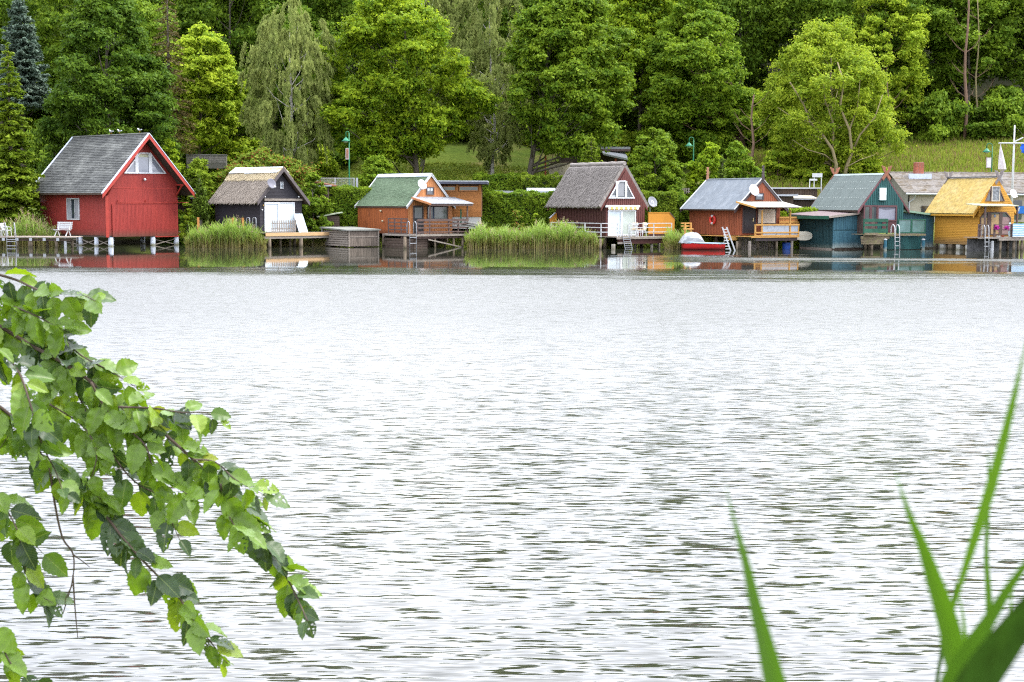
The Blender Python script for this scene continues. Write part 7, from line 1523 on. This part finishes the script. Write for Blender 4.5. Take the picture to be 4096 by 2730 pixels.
def mast():
    Y = 112.; X = lambda x, y: atY(*cG(x, y), Y); p = X(1450, 665); rt = empty('flag_mast', 'tall white signal mast with cross yard at the right edge', 'mast', (p.x, Y, 1.2)); o = rt.location; T = X(1466, 108); lean = T.x-p.x
    # the camera looks slightly down: the mast itself is plumb
    MB().tube([(0, 0, 0), (0, 0, (T.z-1.2)*.6), (0, 0, T.z-1.2)], [.1, .085, .05], 10).build('pole', WPAINT, rt, smooth=True)
    y0, y1 = X(1298, 293), X(1640, 303); zz = (y0.z+y1.z)/2-1.2; MB().tube([(y0.x-o.x, -.08, zz), (0, -.12, zz), (y1.x-o.x, -.08, zz)], [.04, .06, .04], 8).build('yard', WPAINT, rt); g0, g1 = X(1478, 285), X(1562, 238); MB().tube([(0, .06, g0.z-1.2), (g1.x-o.x, .05, g1.z-1.2)], .045, 8).build('gaff', WPAINT, rt)
    MB().tube([(0, 0, T.z-1.25), (y1.x-o.x, -.05, zz)], .008, 4).tube([(y1.x-o.x-.25, -.05, zz), (y1.x-o.x-.3, -.05, 1.0)], .008, 4).build('halyard', GREYWOOD, rt)
    V = []; n, m = 8, 10; f0 = X(1538, 305); f1 = X(1640, 415); W_, H_ = f1.x-f0.x, f0.z-f1.z
    for i in range(n):
        for j in range(m): V.append((W_*i/(n-1) + .05*math.sin(j*1.1), .1*math.sin(i*1.4+j*.5), -H_*j/(m-1)*(.8+.2*i/(n-1))))
    setp(MB()._add(V, [(i*m+j, i*m+j+1, (i+1)*m+j+1, (i+1)*m+j) for i in range(n-1) for j in range(m-1)]).build('flag', M('blue_flag', (.015, .10, .60), .7, .2, 3), loc=f0, smooth=True), 'bright blue flag hanging from the white mast yard', 'flag')
    Yp = 110.; X2 = lambda x, y: atY(*cG(x, y), Yp); a = X2(1322, 320); b = X2(1340, 585); rt = empty('closed_parasol', 'closed off white parasol behind the yellow roof', 'parasol', (b.x, Yp, 1.0)); h = b.z-1.0; T_ = a.z-b.z; dx = a.x-b.x
    MB().tube([(0, 0, 0), (0, 0, h), (dx, 0, h+T_+.1)], .03, 6).build('pole', STEEL, rt); V = []; n = 14
    for z, r in ((0, .16), (.06, .26), (.22, .24), (.5, .17), (.8, .09), (1, .03)):
        for j in range(n): t = 2*math.pi*j/n; rr = r*(1+.22*(j % 2)); V.append((dx*z + rr*math.cos(t), rr*math.sin(t), h + T_*z))
    MB()._add(V, [(i*n+j, i*n+(j+1) % n, (i+1)*n+(j+1) % n, (i+1)*n+j) for i in range(5) for j in range(n)] + [tuple(range(n))]).build('cloth', M('greyish_white_cloth', (.46, .43, .45), .8, .12, 4), rt)
mast()
# ---- left jetty with bench, chairs and ladder
def left_pier():
    Y = atZ(*cA(150, 1372), 0).y; X = lambda x, y, yy=Y: atY(*cA(x, y), yy); z = X(400, 1252).z; a = X(-260, 1260); b = X(850, 1260)
    D = empty('jetty', 'long low jetty of grey planks left of the red boathouse', 'jetty', (a.x, Y, 0)); W = b.x-a.x
    planks(D, 0, W, 0, 1.7, z, .16, M('pale_deck_board', (.36, .30, .25), .85, .15, 5), 'y')
    MB().box(0, W, -.04, -.003, z-.1, z).build('fascia_board', GREYWOOD, D); MB().box(0, W-.4, .1, .22, z-.3, z-.14).build('beam', DARKWOOD, D)
    for x in (40, 192, 345, 497, 648): p = X(x, 1290).x-a.x; MB().box(p-.1, p+.1, -.06, .05, z-.3, z-.102).build('bracket', STEEL, D)
    for x, m_ in ((60, 1), (180, 0), (320, 0), (340, 0), (480, 1), (620, 0), (722, 2), (760, 1)): p = X(x, 1340).x-a.x; pile(D, p, .2 + (.8 if m_ == 1 else 0), .1, z-.3 if m_ < 2 else z-.12, STEEL if m_ == 2 else PILE)
    # bench
    p0, p1 = X(540, 1258), X(770, 1258); bw = p1.x-p0.x; rt = empty('garden_bench', 'white slatted garden bench on the jetty before the red wall', 'bench', ((p0.x+p1.x)/2, Y+.9, z+.02), R(-14)); S_ = 1.0; hw = bw*.42
    for i in range(4): MB().box(-hw, hw, -.28+.13*i, -.18+.13*i, .43, .455).build('seat_slat', WPAINT, rt)
    for i in range(4): MB().box(-hw*.98, hw*.98, .28+.03*i, .30+.03*i, .52+.125*i, .62+.125*i).build('back_slat', WPAINT, rt)
    for x in (-hw*.72, hw*.72):
        MB().beam((x, .02, .42), (x, -.3, 0), .05, .05).build('leg', WPAINT, rt); MB().beam((x, .1, .42), (x, .34, 0), .05, .05).build('leg', WPAINT, rt); MB().beam((x, .2, .4), (x, .38, .98), .05, .04).build('back_support', WPAINT, rt); MB().box(x-.025, x+.025, -.26, .3, .39, .425).build('seat_bearer', WPAINT, rt)
    # swim ladder
    l0 = X(80, 1290); rt = empty('swim_ladder', 'steel swim ladder at the left end of the jetty', 'ladder', (l0.x, Y-.1, 0)); zt = X(80, 1096).z; w_ = X(180, 1200).x-l0.x
    for u in (0, w_): MB().tube([(u, .0, -.35), (u+.02, 0, z), (u-.05, 0, zt-.12), (u-.1, .04, zt), (u-.16, .2, zt), (u-.2, .3, zt-.14), (u-.2, .34, z)], .024, 7).build('rail', STEEL, rt, smooth=True)
    for y in (1285, 1307, 1355): MB().box(.0, w_, -.04, .04, X(100, y).z-.02, X(100, y).z+.02).build('rung', STEEL, rt)
    # chairs cut by the left edge
    p = X(30, 1258); monobloc('white garden chair at the left end of the jetty', Vector((p.x, Y+.8, z)), R(80), WPAINT); p = X(-60, 1258); monobloc('white garden chair half outside the left edge of the photo', Vector((p.x, Y+.5, z)), R(150), WPAINT)
    p = X(20, 1240); rt = empty('garden_table', 'round white garden table at the left edge of the photo', 'table', (p.x-.55, Y+1.15, z)); MB().lathe([(.001, .68), (.5, .68), (.5, .71), (.001, .71)], 18).build('tabletop', WPAINT, rt)
    for k in range(4): t = k*math.pi/2+.5; MB().tube([(.1*math.cos(t), .1*math.sin(t), .68), (.36*math.cos(t), .36*math.sin(t), 0)], .022, 6).build('leg', WPAINT, rt)
left_pier()
def gull(label, x, y, flip):
    k = (y, ); P = HR.plane(*cA(x, y), 'x', HR.W/2); base = HR.o + HR.u*P.x + HR.v*P.y + Vector((0, 0, HR.za+.17)); rt = empty('gull', label, 'gull', base, HR.t + R(90 if flip else -90) + R(8)); s = .9
    st = [(-.26, .2, .012), (-.2, .2, .035), (-.1, .19, .062), (0, .185, .082), (.09, .2, .078), (.15, .235, .052), (.18, .275, .042), (.205, .3, .046), (.235, .305, .04), (.262, .298, .018)]
    MB().tube([(a*s, 0, b*s) for a, b, _ in st], [c*s for _, _, c in st], 9).build('body', M('gull_white', (.66, .67, .70), .7, .05), rt, smooth=True)
    for sg in (-1, 1): MB()._add([(.08, sg*.07, .22), (-.1, sg*.085, .235), (-.27, sg*.03, .2), (-.1, sg*.09, .17), (.05, sg*.085, .16)], [(0, 1, 2, 3, 4)]).build('wing', M('gull_grey', (.36, .38, .42), .7), rt)
    MB().tube([(.26*s, 0, .297*s), (.31*s, 0, .288*s)], [.011, .003], 6).build('beak', M('gull_orange', (.5, .22, .03), .5), rt)
    for sg in (-.03, .03): MB().tube([(0, sg, .14), (0, sg, -.02)], .007, 5).build('leg', MATS['gull_orange'], rt)
gull('white gull preening on the red boathouse ridge, leftmost of three', 1248, 120, True); gull('small white gull standing in the middle of the grey ridge', 1340, 122, True); gull('white gull near the gable peak of the red boathouse', 1565, 112, True)
# old piles and stones at the water's edge of the yellow house
# ------------------------------------------------------------------ overhanging elm branch in the foreground
def elm():
    c4_ = crop(.9064, 0, 1000)
    def pt(x, y, d): return atY(*c4_(x, y), d)
    BK = M('elm_bark', (.060, .042, .032), .8, .2, 40)
    m, N, L, b = nodes('elm_leaf'); tcn = N.new('ShaderNodeTexCoord'); oi = N.new('ShaderNodeObjectInfo'); sx = N.new('ShaderNodeSeparateXYZ'); L.new(tcn.outputs['Object'], sx.inputs[0])
    def mth(op, a, bb=None, c=None):
        n = N.new('ShaderNodeMath'); n.operation = op
        for i, q in enumerate((a, bb, c)):
            if q is None: continue
            if isinstance(q, (int, float)): n.inputs[i].default_value = q
            else: L.new(q, n.inputs[i])
        return n.outputs[0]
    ax = mth('ABSOLUTE', sx.outputs['X']); mid = mth('LESS_THAN', ax, .0011)
    vn = mth('FRACT', mth('MULTIPLY', mth('SUBTRACT', sx.outputs['Y'], mth('MULTIPLY', ax, .8)), 115)); vein = mth('LESS_THAN', vn, .13); vv = mth('MULTIPLY', mth('MAXIMUM', mid, mth('MULTIPLY', vein, .55)), .6)
    r = N.new('ShaderNodeValToRGB'); e = r.color_ramp.elements; e[0].position = 0; e[0].color = (.020, .048, .018, 1); e[1].position = 1; e[1].color = (.26, .30, .02, 1)
    for p_, c_ in ((.35, (.032, .072, .020, 1)), (.6, (.070, .145, .016, 1)), (.82, (.15, .26, .014, 1)), (.97, (.20, .29, .016, 1))): q = e.new(p_); q.color = c_
    L.new(oi.outputs['Random'], r.inputs[0]); ns = N.new('ShaderNodeTexNoise'); ns.inputs['Scale'].default_value = 45; ns.inputs['Detail'].default_value = 4; L.new(tcn.outputs['Object'], ns.inputs[0])
    mv = N.new('ShaderNodeMix'); mv.data_type = 'RGBA'; L.new(vv, mv.inputs[0]); L.new(r.outputs[0], mv.inputs[6]); mv.inputs[7].default_value = (.22, .28, .10, 1)
    sc_ = N.new('ShaderNodeVectorMath'); sc_.operation = 'SCALE'; L.new(mv.outputs[2], sc_.inputs[0]); L.new(mth('MULTIPLY_ADD', ns.outputs['Fac'], .7, .52), sc_.inputs['Scale']); L.new(sc_.outputs[0], b.inputs['Base Color'])
    b.inputs['Roughness'].default_value = .42; b.inputs['Specular IOR Level'].default_value = .5
    bp = N.new('ShaderNodeBump'); bp.inputs['Strength'].default_value = .6; bp.inputs['Distance'].default_value = .002; L.new(mth('SUBTRACT', 0, vv), bp.inputs['Height']); L.new(bp.outputs[0], b.inputs['Normal'])
    tr = N.new('ShaderNodeBsdfTranslucent'); tm = N.new('ShaderNodeVectorMath'); tm.operation = 'MULTIPLY'; L.new(sc_.outputs[0], tm.inputs[0]); tm.inputs[1].default_value = (1.5, 1.45, .45); L.new(tm.outputs[0], tr.inputs[0])
    ms = N.new('ShaderNodeMixShader'); ms.inputs[0].default_value = .34; L.new(b.outputs[0], ms.inputs[1]); L.new(tr.outputs[0], ms.inputs[2]); L.new(ms.outputs[0], N['Material Output'].inputs[0])
    meshes = []
    rr = random.Random(5)
    for k in range(12):                              # leaf blades: asymmetric base, saw-toothed rim, folded along the midrib, drooping
        Ln = 1; n = 15; V = []; F = []; cv = rr.uniform(.15, .6); fold = rr.uniform(.05, .5); tw = rr.uniform(-.35, .35); wd = rr.uniform(.29, .37)
        for i in range(n):
            t = i/(n-1); w_ = wd*math.sin(math.pi*min(1, t**.72*1.0))**.8*(1-.12*t) if 0 < t < 1 else .004
            if t > .9: w_ *= .55
            tooth = 1 + (.05 if i % 2 else -.05)
            for j in range(-3, 4):
                s_ = j/3; x = s_*w_*tooth if abs(j) == 3 else s_*w_; yy = t - cv*.12*t*t + (.035*abs(s_)**2 if i % 2 else 0); zz = abs(x)*fold - cv*t*t*.5 + .02*math.sin(t*22)*abs(s_)
                a = tw*t; x2, z2 = x*math.cos(a) - zz*math.sin(a)*.3, zz + x*math.sin(a); V.append((x2, yy, z2))
        holes = set()
        if k in (3, 8): holes = {(rr.randrange(3, 12), rr.randrange(0, 6)) for _ in range(7)}
        for i in range(n-1):
            for j in range(6):
                if (i, j) not in holes: a = i*7+j; F.append((a, a+1, a+8, a+7))
        V = [(x*.1, y*.1, z*.1) for x, y, z in V]
        b0 = len(V); V += [(-.0007, -.012, 0), (.0007, -.012, 0), (.0007, .002, 0), (-.0007, .002, 0)]; F.append((b0, b0+1, b0+2, b0+3))
        me = bpy.data.meshes.new('leaf'); me.from_pydata(V, [], F); me.materials.append(m); me.polygons.foreach_set('use_smooth', [True]*len(F)); me.update(); meshes.append(me)
    paths = [  # (points in the photo piece, depth at start, depth at end, twig radius, leaf spacing)
        ([(-60, 240), (110, 345), (240, 415), (330, 480), (430, 570), (560, 640), (700, 760), (800, 850), (880, 930), (960, 1070), (1040, 1190), (1085, 1280), (1115, 1345)], 4.5, 4.0, .007, 33),
        ([(-40, 540), (80, 640), (180, 790), (260, 850), (370, 950), (450, 1050), (540, 1150), (640, 1250), (700, 1340), (770, 1430), (825, 1500)], 4.3, 4.1, .006, 38),
        ([(240, 415), (300, 560), (420, 760), (500, 850), (575, 890), (610, 960), (655, 1060)], 4.4, 4.2, .004, 46),
        ([(-40, 80), (60, 110), (150, 150), (230, 160), (300, 165), (345, 185)], 4.5, 4.4, .005, 40),
        ([(430, 570), (560, 575), (660, 590), (740, 590), (790, 610)], 4.25, 4.1, .004, 40),
        ([(-40, 330), (60, 430), (110, 560), (150, 700), (200, 800), (230, 880)], 4.2, 4.1, .004, 36),
        ([(110, 345), (200, 300), (290, 380), (400, 440), (510, 510)], 4.6, 4.3, .004, 38),
        ([(-40, 850), (10, 920), (60, 1010), (80, 1090), (110, 1220), (190, 1280)], 4.2, 4.2, .003, 46),
        ([(-40, 980), (40, 1040), (110, 1060), (165, 1110)], 4.3, 4.3, .003, 60),
        ([(-40, 1340), (0, 1420), (40, 1500), (100, 1550), (150, 1580)], 4.1, 4.1, .003, 50),
        ([(700, 760), (780, 770), (850, 830), (920, 870), (960, 890)], 4.05, 4.0, .003, 42),
        ([(-30, 200), (80, 270), (180, 340), (210, 440), (170, 560), (60, 640), (0, 720)], 4.55, 4.45, .004, 34),
        ([(180, 560), (300, 640), (350, 740), (330, 860), (400, 930)], 4.35, 4.2, .003, 38),
        ([(-40, 150), (40, 200), (110, 230), (190, 270), (250, 300)], 4.5, 4.4, .004, 34),
        ([(330, 480), (400, 600), (520, 700), (560, 800), (640, 860), (700, 900)], 4.3, 4.15, .004, 36),
        ([(800, 850), (820, 940), (860, 1010), (930, 1040)], 4.0, 4.0, .003, 44)]
    root = empty('elm_branch', 'leafy elm branch hanging into the picture from the left', 'branch', pt(-60, 240, 4.5))
    bare = [([(180, 790), (195, 900), (225, 1040), (265, 1105), (262, 1200), (228, 1320)], .004), ([(264, 1180), (272, 1300), (282, 1410)], .003), ([(265, 1105), (300, 1130), (325, 1150)], .0025), ([(262, 1215), (240, 1260), (235, 1290)], .002)]
    o = root.location; nl = 0; vr = random.Random(3); rest = MB()
    def spline(P, k=6):
        out = []
        for i in range(len(P)-1):
            p0, p1, p2, p3 = P[max(i-1, 0)], P[i], P[i+1], P[min(i+2, len(P)-1)]
            for j in range(k): t = j/k; out.append(.5*((2*p1) + (p2-p0)*t + (2*p0-5*p1+4*p2-p3)*t*t + (3*p1-p0-3*p2+p3)*t**3))
        return out + [P[-1]]
    for path, d0, d1, r0, sp in paths:
        n = len(path); P = spline([pt(x, y, d0 + (d1-d0)*i/(n-1) + .04*math.sin(i*2)) for i, (x, y) in enumerate(path)])
        MB().tube([p-o for p in P], [r0*(1-.75*i/(len(P)-1)) for i in range(len(P))], 6).build('twig', BK, root, smooth=True)
        cum = [0]
        for a, b_ in zip(P, P[1:]): cum.append(cum[-1] + (b_-a).length)
        step = sp/.9064/FPX*4.2*.62; s = step*.4; side = 1
        while s < cum[-1]:
            i = max(0, min(len(P)-2, next((q for q in range(len(cum)-1) if cum[q+1] >= s), len(P)-2))); p = P[i].lerp(P[i+1], (s-cum[i])/max(1e-6, cum[i+1]-cum[i])); tg = (P[i+1]-P[i]).normalized()
            pr = CAMLOC; 
            dn = Vector((tg.z*side, vr.uniform(-.6, .5), -tg.x*side))*.75 + tg*.55 + Vector((.12, 0, -.55)) + Vector((vr.gauss(0, .3), vr.gauss(0, .35), vr.gauss(0, .25)))
            dn.normalize(); up = Vector((vr.gauss(0, .55), -.75 + vr.gauss(0, .4), .75 + vr.gauss(0, .35))); up = (up - dn*up.dot(dn)).normalized(); xx = dn.cross(up)
            sc__ = vr.uniform(.64, 1.05)*(.62 if s > cum[-1]*.93 else 1)
            me_ = meshes[vr.randrange(12)]; Mx = Matrix.Translation(p-o + dn*.012) @ Matrix((xx, dn, up)).transposed().to_4x4() @ Matrix.Scale(sc__, 4)
            if nl < 299 and vr.random() < .72: lf = link('leaf', me_, root); lf.matrix_local = Mx; nl += 1
            else: rest._add([Mx @ v.co for v in me_.vertices], [tuple(f.vertices) for f in me_.polygons])
            s += step*vr.uniform(.6, 1.35); side = -side
    a_ = pt(-60, 240, 4.5)-o; MB().tube([a_, a_ + Vector((-.8, .1, .35)), a_ + Vector((-2.2, 0, .5)), a_ + Vector((-4, -.6, .2))], [.012, .02, .035, .06], 8).build('limb', BK, root, smooth=True)
    rest.build('small_leaves', m, root, smooth=True, kind='stuff')
    for path, r0 in bare:
        P = spline([pt(x, y, 4.15 + .02*i) for i, (x, y) in enumerate(path)]); MB().tube([p-o for p in P], [r0*(1-.6*i/(len(P)-1)) for i in range(len(P))], 5).build('bare_twig', BK, root, smooth=True)
elm()
# ------------------------------------------------------------------ reed blades right in front of the lens, lower right
def near_reeds():
    c5 = crop(1.179, 2700, 1400)
    m, N, L, b = nodes('reed_blade'); oi = N.new('ShaderNodeObjectInfo'); tcn = N.new('ShaderNodeTexCoord'); mp = N.new('ShaderNodeMapping'); mp.inputs['Scale'].default_value = (90, 90, 3); ns = N.new('ShaderNodeTexNoise'); ns.inputs['Scale'].default_value = 1; L.new(tcn.outputs['Object'], mp.inputs[0]); L.new(mp.outputs[0], ns.inputs[0])
    r = N.new('ShaderNodeValToRGB'); e = r.color_ramp.elements; e[0].color = (.018, .055, .007, 1); e[1].color = (.075, .165, .006, 1); mr = N.new('ShaderNodeMath'); mr.operation = 'MULTIPLY_ADD'; mr.inputs[1].default_value = .5; L.new(ns.outputs['Fac'], mr.inputs[0]); mo = N.new('ShaderNodeMath'); mo.operation = 'MULTIPLY'; mo.inputs[1].default_value = .7; L.new(oi.outputs['Random'], mo.inputs[0]); L.new(mo.outputs[0], mr.inputs[2]); L.new(mr.outputs[0], r.inputs[0]); L.new(r.outputs[0], b.inputs['Base Color']); b.inputs['Roughness'].default_value = .5
    tr = N.new('ShaderNodeBsdfTranslucent'); L.new(r.outputs[0], tr.inputs[0]); ms = N.new('ShaderNodeMixShader'); ms.inputs[0].default_value = .4; L.new(b.outputs[0], ms.inputs[1]); L.new(tr.outputs[0], ms.inputs[2]); L.new(ms.outputs[0], N['Material Output'].inputs[0])
    def blade(root, pts, Y0, Y1, yaw=.3, mm=None):
        P = []; n = len(pts)
        for i, (x, y, w_) in enumerate(pts): d = .8*(Y0 + (Y1-Y0)*i/(n-1)); P.append((atY(*c5(x, y), d), w_*1.15/1.179/FPX*d))
        Q = []; k = 5
        for i in range(n-1):
            for j in range(k): t = j/k; p0, p1, p2, p3 = [P[max(0, min(n-1, q))] for q in (i-1, i, i+1, i+2)]; Q.append((.5*((2*p1[0]) + (p2[0]-p0[0])*t + (2*p0[0]-5*p1[0]+4*p2[0]-p3[0])*t*t + (3*p1[0]-p0[0]-3*p2[0]+p3[0])*t**3), p1[1]*(1-t)+p2[1]*t))
        Q.append(P[-1]); V = []
        for i, (p, w_) in enumerate(Q):
            tg = (Q[min(i+1, len(Q)-1)][0] - Q[max(i-1, 0)][0]).normalized(); sd = Vector((tg.z, 0, -tg.x)).normalized(); sd = (sd + Vector((0, yaw, 0))).normalized()*w_*.5*math.sqrt(1+yaw*yaw); bk = Vector((0, abs(w_)*.22, 0))
            V += [p-sd-root.location, p-sd*.5+bk*.7-root.location, p+bk-root.location, p+sd*.5+bk*.7-root.location, p+sd-root.location]
        MB()._add(V, [(i*5+j, i*5+j+1, (i+1)*5+j+1, (i+1)*5+j) for i in range(len(Q)-1) for j in range(4)]).build('leaf_blade', mm or m, root, smooth=True)
    DG = M('dark_reed_blade', (.028, .075, .010), .45, .25, 1, (90, 90, 3), c2=(.04, .09, .012), isl=.1)
    r1 = empty('reed', 'single blurred reed blade standing alone in the foreground', 'reed', atY(*c5(560, 1900), .92))
    blade(r1, [(242, 640, 2), (262, 740, 8), (300, 880, 22), (340, 1030, 36), (378, 1200, 50), (425, 1380, 68), (480, 1600, 92), (560, 1900, 110)], 1.15, 1.12)
    r2 = empty('reed', 'clump of broad blurred reed blades in the lower right corner', 'reed', atY(*c5(1320, 2000), .92))
    blade(r2, [(1690, -160, 4), (1640, 40, 12), (1590, 260, 34), (1540, 460, 48), (1480, 680, 55), (1410, 900, 46), (1350, 1090, 30), (1310, 1230, 18), (1280, 1360, 26)], 1.12, 1.15, -.3)
    blade(r2, [(1040, 580, 3), (1066, 660, 10), (1110, 790, 26), (1165, 920, 44), (1220, 1080, 66), (1270, 1230, 84), (1310, 1380, 92), (1350, 1600, 96), (1390, 1900, 90)], 1.1, 1.14, .2)
    blade(r2, [(1474, 480, 3), (1480, 620, 14), (1474, 800, 18), (1468, 980, 22), (1480, 1180, 30), (1478, 1380, 26)], 1.3, 1.3, 0)
    blade(r2, [(1700, 950, 24), (1640, 1030, 36), (1570, 1130, 48), (1490, 1260, 66), (1400, 1400, 90), (1320, 1540, 110), (1240, 1750, 120)], 1.05, 1.1, -.2)
    blade(r2, [(1800, 1080, 90), (1700, 1190, 130), (1610, 1310, 160), (1520, 1430, 185), (1420, 1580, 200), (1320, 1800, 200)], .95, 1.0, -.2, DG)
    blade(r2, [(1335, 1140, 3), (1352, 1220, 10), (1366, 1320, 16), (1380, 1500, 20)], 1.3, 1.3, 0)
    blade(r2, [(1660, 1240, 8), (1600, 1330, 30), (1520, 1430, 44), (1440, 1560, 60), (1380, 1800, 60)], 1.0, 1.05, .2)
    blade(r2, [(1592, 1130, 5), (1580, 1240, 12), (1560, 1400, 16)], 1.4, 1.4, 0)
    blade(r2, [(1300, 1180, 20), (1270, 1330, 26), (1262, 1400, 22), (1290, 1480, 30)], 1.16, 1.16, .1)
    for r_, x_ in ((r1, 575), (r2, 1380)): q = atY(*c5(x_, 1890), .9) - r_.location; MB().tube([q, q + Vector((.01, .02, -1.1)), q + Vector((.0, .05, 1.15 - r_.location.z - q.z))], [.006, .008, .009], 8).build('stalk', m, r_, smooth=True)
    MB().tube([atY(*c5(x, y), 1.2)-r2.location for x, y in ((1330, 1100), (1300, 1250), (1262, 1400), (1235, 1560), (1215, 1900))], .0016, 6).build('stem', m, r2)
near_reeds()
